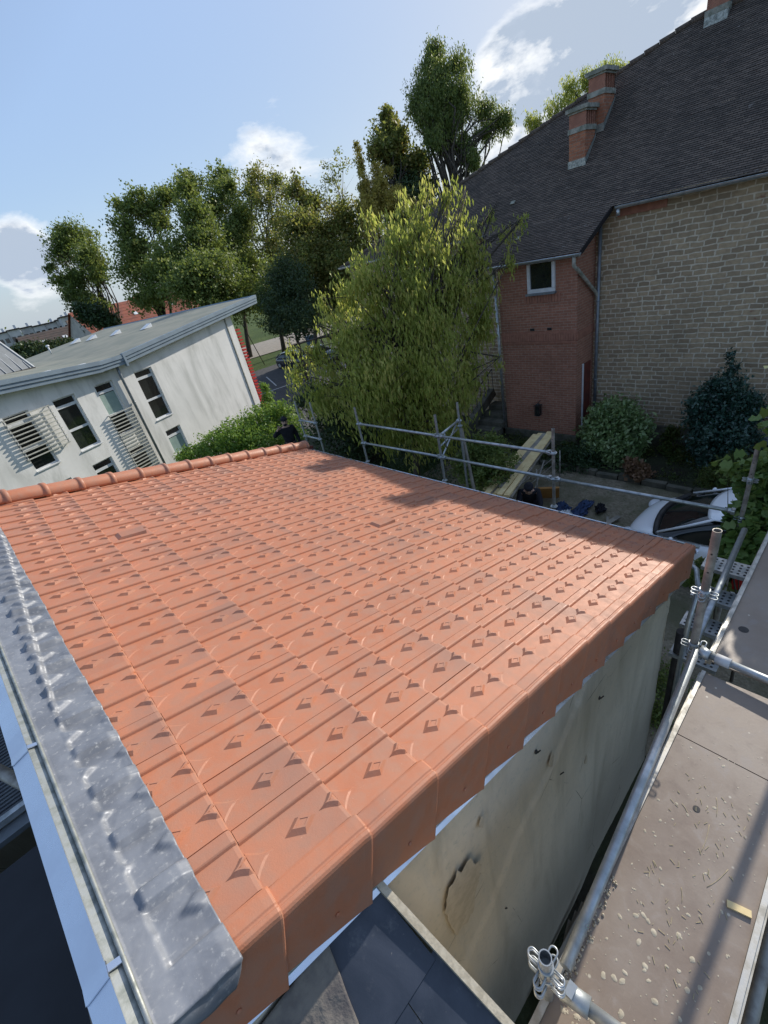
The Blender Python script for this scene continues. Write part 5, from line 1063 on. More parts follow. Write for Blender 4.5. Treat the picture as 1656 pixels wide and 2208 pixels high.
TREES = [
('lone_tree', 'lone dark tree standing against the clouds at the far left of the row', 'tree', 'trees in the park behind the car park', (16.57, 66.52, -8.1), 0.2604, [(17.55, 72.77, 9.63, 2.2, 1.44), (15.96, 73.94, 8.25, 1.44, 1.25), (17.58, 69.16, 6.82, 1.95, 1.56), (15.21, 71.04, 5.15, 1.76, 1.17), (17.44, 68.8, 4.76, 1.19, 1.09), (14.08, 73.42, 7.03, 0.58, 0.48), (14.59, 69.87, 3.32, 1.48, 1.28), (15.69, 68.71, 2.2, 1.49, 1.25), (18.56, 69.46, 5.94, 0.98, 0.98), (19.13, 73.16, 9.42, 1.45, 0.95), (16.26, 72.58, 9.59, 0.71, 0.46), (17.51, 72.3, 10.34, 1.26, 0.82), (16.71, 73.98, 8.4, 0.58, 0.5), (16.5, 73.33, 8.65, 0.75, 0.65), (15.77, 72.99, 8.63, 0.66, 0.57), (16.93, 68.96, 7.19, 0.87, 0.69), (18.2, 68.91, 7.28, 0.8, 0.64), (18.24, 69.08, 7.42, 0.8, 0.64), (15.64, 70.64, 5.32, 0.89, 0.59), (14.14, 70.91, 5.31, 1.01, 0.67), (15.68, 71.87, 5.42, 0.77, 0.51), (17.26, 68.23, 4.92, 0.7, 0.64), (17.95, 68.54, 4.69, 0.39, 0.36), (17.51, 68.28, 4.85, 0.69, 0.64), (14.37, 73.4, 7.19, 0.37, 0.31), (14.19, 73.46, 7.19, 0.3, 0.25), (14.45, 73.58, 7.14, 0.36, 0.29), (14.72, 70.88, 3.12, 0.99, 0.86), (14.4, 69.25, 3.37, 0.57, 0.5), (13.71, 70.22, 3.59, 0.57, 0.49), (15.64, 68.57, 2.92, 0.61, 0.51), (15.65, 69.02, 2.67, 0.55, 0.46), (15.81, 69.24, 2.31, 0.65, 0.55), (18.28, 69.94, 6.27, 0.57, 0.57), (18.68, 69.26, 6.2, 0.58, 0.58), (18.37, 69.01, 5.88, 0.67, 0.67)], 26000, 0.25, 'maple', {'fork': 0.35, 'aspect': 0.7, 'cluster': 20, 'crad': 0.2, 'fuzz': 0.5}),
('shrub', 'low green shrub mass under the lone tree, above the flat roof edge', 'shrub', None, (14.51, 61.01, -8.1), 0.124, [(13.81, 62.12, 0.75, 1.37, 1.09), (14.82, 61.57, -0.02, 1.2, 0.92), (12.84, 62.49, 1.33, 0.81, 0.99)], 5000, 0.32, 'dark', {'aspect': 0.7}),
('shrub', 'dark shrub mass beside the zinc lantern, above the flat roof edge', 'shrub', None, (9.92, 81.41, -8.1), 0.124, [(8.36, 82.44, -0.9, 1.98, 0.77), (10.77, 81.14, -1.58, 2.34, 0.89), (12.38, 78.01, -1.57, 1.35, 0.67), (9.31, 80.47, -1.95, 2.77, 0.67)], 7000, 0.3, 'dark', {'aspect': 0.7}),
('maple_tree', 'broad maple with a thin see-through top, second from the left', 'tree', 'trees in the park behind the car park', (18.59, 57.06, -8.1), 0.31, [(23.25, 61.65, 10.25, 2.21, 1.33), (25.85, 60.94, 10.54, 2.0, 1.16), (20.33, 60.74, 7.96, 1.52, 1.78), (20.72, 60.04, 6.0, 1.81, 1.81), (18.85, 59.79, 4.41, 1.82, 1.55), (20.36, 56.91, 2.88, 2.31, 1.85), (19.2, 57.31, 1.26, 2.33, 1.21), (21.72, 62.95, 10.44, 0.97, 0.88), (24.04, 59.62, 8.22, 1.35, 1.08), (24.84, 62.04, 10.06, 1.45, 0.87), (21.95, 61.46, 10.21, 0.71, 0.43), (23.21, 61.18, 10.9, 1.26, 0.76), (26.9, 61.0, 10.68, 0.81, 0.47), (26.6, 60.1, 10.91, 1.04, 0.6), (25.58, 59.62, 10.89, 0.91, 0.53), (19.82, 60.59, 8.38, 0.68, 0.79), (20.81, 60.54, 8.49, 0.62, 0.73), (20.84, 60.68, 8.65, 0.63, 0.73), (21.17, 59.63, 6.26, 0.92, 0.92), (19.62, 59.91, 6.24, 1.04, 1.04), (21.21, 60.89, 6.41, 0.79, 0.79), (18.57, 58.92, 4.64, 1.07, 0.91), (19.63, 59.4, 4.31, 0.6, 0.51), (18.96, 59.0, 4.53, 1.06, 0.9), (21.52, 56.82, 3.5, 1.47, 1.18), (20.79, 57.08, 3.5, 1.2, 0.96), (21.82, 57.55, 3.29, 1.42, 1.14), (19.4, 58.91, 1.07, 1.56, 0.81), (18.9, 56.33, 1.31, 0.9, 0.47), (17.81, 57.86, 1.51, 0.89, 0.46), (21.69, 62.86, 10.95, 0.4, 0.36), (21.69, 63.15, 10.77, 0.36, 0.32), (21.8, 63.29, 10.52, 0.42, 0.38), (23.66, 60.29, 8.58, 0.78, 0.62), (24.2, 59.34, 8.51, 0.8, 0.64), (23.77, 59.0, 8.15, 0.93, 0.74)], 26000, 0.25, 'maple', {'fork': 0.3, 'aspect': 0.75, 'cluster': 20, 'crad': 0.2, 'fuzz': 0.5, 'nsub': 2}),
('maple_tree', 'dense rounded maple rising directly behind the white building roof', 'tree', 'trees in the park behind the car park', (20.35, 49.35, -8.1), 0.31, [(24.88, 52.47, 7.23, 1.68, 1.51), (24.2, 52.75, 4.84, 2.64, 1.96), (21.85, 48.31, 2.05, 3.12, 1.99), (22.68, 48.5, 0.21, 2.46, 1.32), (20.32, 50.33, 1.28, 2.16, 1.73), (25.08, 53.11, 9.36, 1.07, 1.24), (20.79, 52.27, 3.99, 1.44, 2.12), (26.09, 52.77, 7.01, 1.1, 0.99), (23.89, 52.32, 7.19, 0.54, 0.48), (24.85, 52.11, 7.97, 0.96, 0.86), (25.58, 52.83, 5.07, 1.07, 0.79), (25.19, 51.64, 5.46, 1.37, 1.02), (23.85, 51.01, 5.43, 1.2, 0.89), (20.8, 48.0, 2.52, 1.39, 0.88), (22.84, 47.91, 2.64, 1.27, 0.81), (22.9, 48.19, 2.82, 1.28, 0.82), (23.29, 47.94, 0.4, 1.24, 0.67), (21.19, 48.32, 0.39, 1.42, 0.76), (23.34, 49.66, 0.51, 1.07, 0.58), (19.99, 49.29, 1.53, 1.27, 1.02), (21.25, 49.86, 1.16, 0.71, 0.57), (20.45, 49.39, 1.41, 1.26, 1.01), (25.62, 53.07, 9.77, 0.68, 0.79), (25.28, 53.19, 9.77, 0.56, 0.65), (25.76, 53.41, 9.63, 0.66, 0.76), (20.91, 53.26, 3.66, 0.97, 1.42), (20.6, 51.66, 4.07, 0.56, 0.82), (19.93, 52.61, 4.43, 0.55, 0.81)], 34000, 0.25, 'maple', {'fork': 0.3, 'aspect': 0.75, 'cluster': 20, 'nsub': 1, 'crad': 0.2, 'fuzz': 0.5}),
('maple_tree', 'tall maple with pale see-through upper branches behind the dense rounded one', 'tree', 'trees in the park behind the car park', (27.96, 57.4, -8.1), 0.31, [(31.82, 65.63, 12.73, 1.6, 1.2), (35.22, 63.93, 12.6, 1.81, 1.21), (33.92, 60.56, 10.25, 1.73, 1.73), (32.34, 62.23, 9.27, 1.74, 1.74), (33.83, 58.81, 7.48, 2.07, 2.28), (31.65, 58.36, 5.18, 2.36, 2.3), (31.94, 56.74, 2.36, 2.13, 2.13), (30.51, 57.11, 0.03, 1.94, 1.62), (36.76, 59.55, 9.55, 1.03, 1.54), (32.97, 65.91, 12.56, 1.05, 0.79), (30.88, 65.49, 12.7, 0.51, 0.38), (31.79, 65.29, 13.32, 0.91, 0.68), (36.17, 63.98, 12.74, 0.73, 0.49), (35.9, 63.17, 12.99, 0.94, 0.63), (34.98, 62.73, 12.97, 0.82, 0.55), (33.34, 60.39, 10.66, 0.77, 0.77), (34.47, 60.34, 10.76, 0.71, 0.71), (34.5, 60.49, 10.92, 0.71, 0.71), (32.77, 61.83, 9.52, 0.88, 0.88), (31.28, 62.1, 9.5, 1.0, 1.0), (32.81, 63.05, 9.66, 0.76, 0.76), (33.52, 57.82, 7.82, 1.22, 1.34), (34.72, 58.36, 7.33, 0.68, 0.75), (33.96, 57.91, 7.66, 1.21, 1.33), (32.83, 58.27, 5.95, 1.5, 1.46), (32.09, 58.53, 5.94, 1.23, 1.2), (33.14, 59.02, 5.69, 1.45, 1.41), (32.12, 58.2, 2.03, 1.43, 1.43), (31.67, 55.84, 2.44, 0.82, 0.82), (30.67, 57.24, 2.81, 0.82, 0.82), (30.44, 56.93, 0.97, 0.8, 0.66), (30.45, 57.52, 0.65, 0.71, 0.6), (30.67, 57.8, 0.17, 0.85, 0.71), (36.47, 60.06, 10.06, 0.6, 0.89), (36.89, 59.33, 9.96, 0.61, 0.91), (36.56, 59.08, 9.46, 0.71, 1.06)], 28000, 0.26, 'maple', {'fork': 0.3, 'aspect': 0.75, 'cluster': 20, 'crad': 0.2, 'fuzz': 0.5, 'nsub': 2}),
('ash_tree', 'thin-crowned tree with sparse sunlit twigs above the middle of the row', 'tree', 'trees in the park behind the car park', (29.61, 51.28, -8.1), 0.2604, [(36.12, 56.46, 10.58, 1.64, 1.25), (37.7, 55.7, 9.84, 1.45, 1.36), (34.8, 53.84, 7.83, 1.66, 1.66), (35.25, 53.18, 5.79, 1.69, 1.69), (32.67, 52.29, 3.12, 2.01, 2.01), (31.72, 50.51, 0.12, 2.05, 2.05), (37.63, 53.26, 8.38, 0.98, 1.07), (37.3, 56.75, 10.4, 1.08, 0.82), (35.15, 56.32, 10.54, 0.53, 0.4), (36.09, 56.11, 11.19, 0.94, 0.71), (38.46, 55.74, 10.0, 0.59, 0.55), (38.25, 55.09, 10.27, 0.75, 0.7), (37.51, 54.74, 10.25, 0.66, 0.62), (34.24, 53.67, 8.23, 0.74, 0.74), (35.32, 53.63, 8.32, 0.68, 0.68), (35.36, 53.77, 8.47, 0.68, 0.68), (35.67, 52.8, 6.04, 0.85, 0.85), (34.23, 53.06, 6.02, 0.97, 0.97), (35.71, 53.97, 6.17, 0.74, 0.74), (32.37, 51.32, 3.42, 1.19, 1.19), (33.53, 51.85, 2.98, 0.66, 0.66), (32.8, 51.42, 3.28, 1.17, 1.17), (32.75, 50.43, 0.8, 1.31, 1.31), (32.1, 50.66, 0.8, 1.07, 1.07), (33.02, 51.08, 0.57, 1.26, 1.26), (37.71, 53.93, 8.21, 0.66, 0.72), (37.5, 52.85, 8.42, 0.38, 0.41), (37.04, 53.49, 8.6, 0.38, 0.41)], 13000, 0.24, 'rust', {'fork': 0.35, 'aspect': 0.6, 'nsub': 2, 'cluster': 14, 'crad': 0.2, 'fuzz': 0.55}),
('chestnut_tree', 'chestnut with brown autumn tints right of the middle of the row', 'tree', 'trees in the park behind the car park', (26.65, 40.25, -8.1), 0.2604, [(32.21, 43.93, 7.01, 1.05, 1.05), (32.73, 43.39, 5.49, 1.48, 1.4), (29.35, 41.59, 3.57, 1.91, 1.83), (31.41, 40.86, 2.79, 1.67, 1.92), (28.88, 40.6, 1.12, 2.37, 1.86), (29.93, 39.25, 0.37, 1.7, 1.96), (27.52, 41.54, 0.25, 1.7, 1.7), (30.46, 39.0, -0.97, 1.72, 2.15), (32.97, 44.11, 6.86, 0.69, 0.69), (31.59, 43.84, 6.98, 0.34, 0.34), (32.19, 43.71, 7.52, 0.6, 0.6), (33.51, 43.43, 5.66, 0.6, 0.57), (33.29, 42.77, 5.94, 0.77, 0.73), (32.53, 42.41, 5.91, 0.67, 0.64), (28.71, 41.4, 4.01, 0.85, 0.81), (29.95, 41.34, 4.11, 0.78, 0.75), (29.99, 41.51, 4.28, 0.79, 0.75), (31.82, 40.48, 3.07, 0.84, 0.97), (30.4, 40.74, 3.05, 0.96, 1.11), (31.86, 41.64, 3.23, 0.73, 0.84), (28.52, 39.46, 1.39, 1.4, 1.1), (29.9, 40.09, 0.99, 0.78, 0.61), (29.03, 39.57, 1.27, 1.38, 1.08), (30.78, 39.18, 1.02, 1.08, 1.25), (30.25, 39.37, 1.02, 0.89, 1.02), (31.0, 39.72, 0.8, 1.04, 1.2), (27.66, 42.7, -0.02, 1.14, 1.14), (27.3, 40.82, 0.32, 0.66, 0.66), (26.5, 41.94, 0.61, 0.65, 0.65), (30.4, 38.84, 0.27, 0.71, 0.88), (30.41, 39.36, -0.15, 0.63, 0.79), (30.6, 39.61, -0.78, 0.75, 0.94)], 28000, 0.25, 'rust', {'fork': 0.3, 'aspect': 0.7, 'cluster': 20, 'crad': 0.2, 'fuzz': 0.5, 'nsub': 2}),
('yew_bush', 'big dark oval evergreen bush next to the car park', 'bush', None, (20.45, 33.04, -8.1), 0.186, [(22.41, 34.66, -0.03, 1.53, 1.6), (21.79, 35.36, -1.59, 1.83, 1.76), (20.64, 32.28, -2.96, 1.71, 1.29), (20.02, 34.32, -2.7, 1.21, 1.07), (22.21, 32.94, -1.19, 1.27, 1.76)], 17000, 0.2, 'dark', {'shell': 0.75, 'cluster': 30}),
('bare_tree', 'almost bare tree with fine pale twigs beside the yellow spire', 'tree', 'trees in the park behind the car park', (31.58, 40.18, -8.1), 0.186, [(37.18, 43.67, 7.97, 1.43, 1.27), (39.04, 43.91, 9.11, 1.09, 1.25), (34.55, 42.75, 5.98, 1.45, 1.54), (36.2, 41.98, 5.28, 1.55, 1.72), (33.76, 41.48, 3.01, 1.75, 1.75), (33.08, 39.79, 0.36, 1.78, 1.78)], 2200, 0.3, 'rust', {'fork': 0.4, 'nsub': 22, 'tmat': 'twig'}),
('olive_tree', 'soft grey-green tree filling the gap behind the weeping tree', 'tree', 'trees in the park behind the car park', (30.1, 36.68, -8.1), 0.186, [(33.41, 39.18, 3.82, 1.62, 1.46), (33.96, 38.47, 1.67, 1.81, 1.65), (30.26, 36.35, -0.45, 1.84, 2.09), (35.03, 37.55, 3.72, 1.21, 1.46), (32.65, 35.56, -0.16, 1.67, 2.08)], 11000, 0.3, 'rust', {'aspect': 0.5}),
('poplar_tree', 'slim yellowing spire-shaped tree catching the light', 'tree', 'trees in the park behind the car park', (28.88, 31.9, -8.1), 0.1116, [(33.39, 35.31, 8.2, 0.21, 0.82), (33.04, 35.02, 6.85, 0.35, 0.9), (31.81, 33.68, 5.31, 0.49, 0.98), (31.56, 33.33, 3.93, 0.71, 1.07), (30.65, 32.51, 2.52, 0.86, 1.3), (33.11, 32.69, 4.99, 0.42, 0.91), (32.68, 32.08, 3.58, 0.64, 0.85), (33.94, 31.99, 4.28, 0.42, 0.64), (33.76, 31.5, 3.36, 0.64, 0.64), (34.43, 33.05, 5.97, 0.28, 0.56), (32.47, 33.23, 4.5, 0.92, 1.41), (33.64, 32.36, 3.54, 1.14, 1.07), (33.66, 30.85, 2.9, 0.86, 0.71), (33.92, 34.02, 5.9, 0.49, 1.05)], 20000, 0.2, 'yellow', {'aspect': 0.5, 'fork': 0.6}),
('lime_tree', 'tall tree with rusty tips left of the highest tree', 'tree', 'trees in the park behind the car park', (33.47, 33.75, -8.1), 0.248, [(40.05, 37.71, 10.66, 0.82, 0.97), (39.53, 37.87, 9.39, 1.05, 1.05), (37.51, 37.11, 8.19, 0.91, 0.76), (38.81, 36.28, 7.93, 1.37, 1.29), (39.69, 36.24, 8.94, 0.75, 0.98), (39.74, 34.4, 6.71, 0.99, 0.92), (40.64, 37.85, 10.52, 0.54, 0.64), (39.57, 37.64, 10.63, 0.26, 0.31), (40.03, 37.54, 11.14, 0.47, 0.55), (40.08, 37.9, 9.52, 0.42, 0.42), (39.93, 37.43, 9.72, 0.54, 0.54), (39.39, 37.18, 9.71, 0.48, 0.48), (37.2, 37.02, 8.37, 0.4, 0.34), (37.8, 36.99, 8.42, 0.37, 0.31), (37.82, 37.07, 8.48, 0.37, 0.31), (39.15, 35.97, 8.12, 0.69, 0.65), (37.98, 36.18, 8.1, 0.79, 0.74), (39.18, 36.92, 8.22, 0.6, 0.56), (39.58, 35.88, 9.08, 0.44, 0.58), (40.01, 36.08, 8.87, 0.25, 0.32), (39.74, 35.91, 9.02, 0.44, 0.57), (40.24, 34.36, 7.02, 0.63, 0.59), (39.92, 34.47, 7.02, 0.52, 0.48), (40.37, 34.68, 6.91, 0.61, 0.56)], 12000, 0.3, 'rust', {'fork': 0.4, 'aspect': 0.6, 'nsub': 1, 'fuzz': 0.5, 'crad': 0.2}),
('cedar_tree', 'dark rounded evergreen below the highest tree', 'tree', 'trees in the park behind the car park', (35.23, 33.62, -8.1), 0.248, [(39.71, 36.28, 6.45, 1.65, 1.42), (40.29, 35.95, 4.83, 2.07, 1.75), (36.66, 33.68, 2.81, 2.35, 2.02), (40.52, 34.3, 4.83, 0.95, 1.19)], 16000, 0.27, 'dark', {'fuzz': 0.5, 'cluster': 20, 'crad': 0.2}),
('highest_tree', 'highest tree of the row with a bare forked trunk and a branch reaching right', 'tree', 'trees in the park behind the car park', (36.69, 28.67, -8.1), 0.31, [(44.18, 34.6, 14.71, 0.81, 0.74), (43.13, 35.05, 13.56, 0.75, 0.75), (42.9, 33.11, 12.59, 1.16, 0.96), (45.0, 32.8, 13.34, 0.95, 0.75), (41.32, 34.35, 12.01, 0.9, 0.83), (41.8, 32.78, 10.89, 1.32, 1.11), (43.62, 31.81, 11.09, 1.24, 1.11), (43.34, 31.31, 9.49, 1.19, 0.84), (40.84, 33.55, 9.83, 1.2, 0.99), (41.96, 32.43, 9.01, 1.2, 0.92), (40.63, 34.65, 10.98, 0.56, 0.77), (45.28, 30.42, 9.39, 0.91, 0.77), (45.3, 28.81, 8.26, 0.77, 0.7), (44.73, 29.95, 7.77, 0.92, 0.57), (39.83, 32.24, 7.84, 0.93, 0.79), (42.41, 30.95, 7.09, 0.86, 0.86), (41.86, 29.72, 5.44, 0.65, 0.87), (46.01, 28.56, 7.95, 0.35, 0.63), (44.76, 34.74, 14.6, 0.53, 0.49), (43.7, 34.53, 14.69, 0.26, 0.24), (44.16, 34.43, 15.07, 0.46, 0.42), (43.52, 35.07, 13.65, 0.3, 0.3), (43.41, 34.73, 13.8, 0.39, 0.39), (43.03, 34.55, 13.79, 0.34, 0.34), (42.51, 32.99, 12.82, 0.52, 0.43), (43.27, 32.96, 12.87, 0.47, 0.39), (43.29, 33.06, 12.96, 0.48, 0.39), (45.23, 32.58, 13.45, 0.48, 0.38), (44.42, 32.73, 13.44, 0.55, 0.43), (45.26, 33.25, 13.51, 0.41, 0.33), (41.18, 33.92, 12.13, 0.53, 0.49), (41.71, 34.15, 11.95, 0.3, 0.27), (41.38, 33.96, 12.07, 0.52, 0.48), (42.46, 32.73, 11.26, 0.84, 0.71), (42.05, 32.88, 11.26, 0.69, 0.58), (42.63, 33.15, 11.14, 0.81, 0.68), (43.73, 32.66, 10.92, 0.83, 0.75), (43.46, 31.29, 11.13, 0.48, 0.43), (42.88, 32.1, 11.32, 0.48, 0.43), (43.3, 31.2, 9.98, 0.49, 0.34), (43.3, 31.56, 9.81, 0.44, 0.31), (43.44, 31.73, 9.56, 0.52, 0.37), (40.5, 34.14, 10.16, 0.69, 0.57), (40.99, 33.3, 10.09, 0.71, 0.58), (40.6, 33.0, 9.77, 0.83, 0.68), (42.22, 31.84, 9.4, 0.76, 0.58), (41.92, 32.85, 9.07, 0.78, 0.6), (41.62, 32.79, 9.16, 0.77, 0.59), (40.54, 34.37, 11.09, 0.36, 0.49), (40.66, 34.39, 11.26, 0.38, 0.53), (40.73, 34.61, 11.21, 0.18, 0.25), (45.41, 30.19, 9.58, 0.46, 0.39), (45.28, 30.67, 9.68, 0.59, 0.5), (45.26, 29.88, 9.32, 0.34, 0.29), (45.59, 28.8, 8.35, 0.42, 0.38), (45.6, 28.99, 8.31, 0.28, 0.25), (45.26, 28.37, 8.47, 0.44, 0.4), (44.7, 30.28, 7.81, 0.42, 0.26), (44.14, 29.67, 7.86, 0.36, 0.22), (44.8, 29.8, 7.97, 0.62, 0.38), (39.94, 32.04, 8.19, 0.29, 0.25), (40.59, 32.04, 7.76, 0.39, 0.33), (39.82, 32.62, 8.25, 0.45, 0.38), (43.06, 31.14, 7.12, 0.27, 0.27), (42.31, 31.27, 7.09, 0.53, 0.53), (42.74, 31.13, 7.0, 0.58, 0.58), (42.07, 29.59, 5.69, 0.38, 0.51), (41.83, 29.68, 5.85, 0.33, 0.44), (41.99, 29.65, 5.72, 0.43, 0.57), (46.07, 28.82, 7.88, 0.12, 0.22), (46.04, 28.31, 7.91, 0.2, 0.36), (46.17, 28.63, 8.09, 0.2, 0.35)], 42000, 0.25, 'maple', {'fork': 0.42, 'kind': 'lance', 'droop': 0.45, 'aspect': 0.32, 'nsub': 2, 'crad': 0.2, 'fuzz': 0.52}),
('birch_tree', 'small bright tree top peeping over the dark roof, left of the chimneys', 'tree', 'tree tops behind the dark roof', (49.18, 27.56, -8.1), 0.124, [(52.25, 29.59, 8.2, 0.69, 0.77), (52.7, 29.11, 7.41, 0.69, 0.61)], 2000, 0.26, 'light', {'kind': 'lance', 'droop': 0.4, 'aspect': 0.35}),
('willow_tree', 'airy willow tops rising behind the two chimneys', 'tree', 'tree tops behind the dark roof', (52.12, 24.72, -8.1), 0.155, [(54.67, 28.41, 9.18, 0.98, 0.98), (56.89, 27.84, 9.92, 0.89, 1.04), (55.97, 27.87, 10.61, 0.67, 0.81), (57.89, 27.06, 10.92, 0.73, 0.81), (55.07, 26.7, 8.13, 1.5, 0.75), (58.19, 26.13, 10.45, 0.95, 0.73), (60.06, 25.63, 11.38, 0.8, 0.58), (59.03, 25.82, 10.37, 1.1, 0.8), (60.94, 24.85, 10.8, 0.58, 0.51)], 7000, 0.28, 'light', {'kind': 'lance', 'droop': 0.5, 'aspect': 0.3, 'nsub': 5}),
('hazel_thicket', 'dark green thicket closing the view under the crowns behind the car park', 'thicket', None, (29.38, 41.4, -8.1), 0.062, [(23.96, 48.78, -0.92, 1.36, 1.54), (26.1, 48.5, -0.92, 1.82, 2.0), (26.05, 44.9, -1.68, 1.38, 1.83), (30.79, 41.69, -2.48, 2.04, 2.13), (31.93, 39.69, -2.89, 1.86, 2.32), (33.17, 37.89, -3.31, 1.86, 2.79), (33.07, 41.63, 0.61, 1.82, 2.27), (28.44, 45.74, 0.16, 1.82, 1.82)], 26000, 0.26, 'maple', {'fuzz': 0.5, 'cluster': 20, 'crad': 0.2, 'aspect': 0.7, 'nsub': 1}),
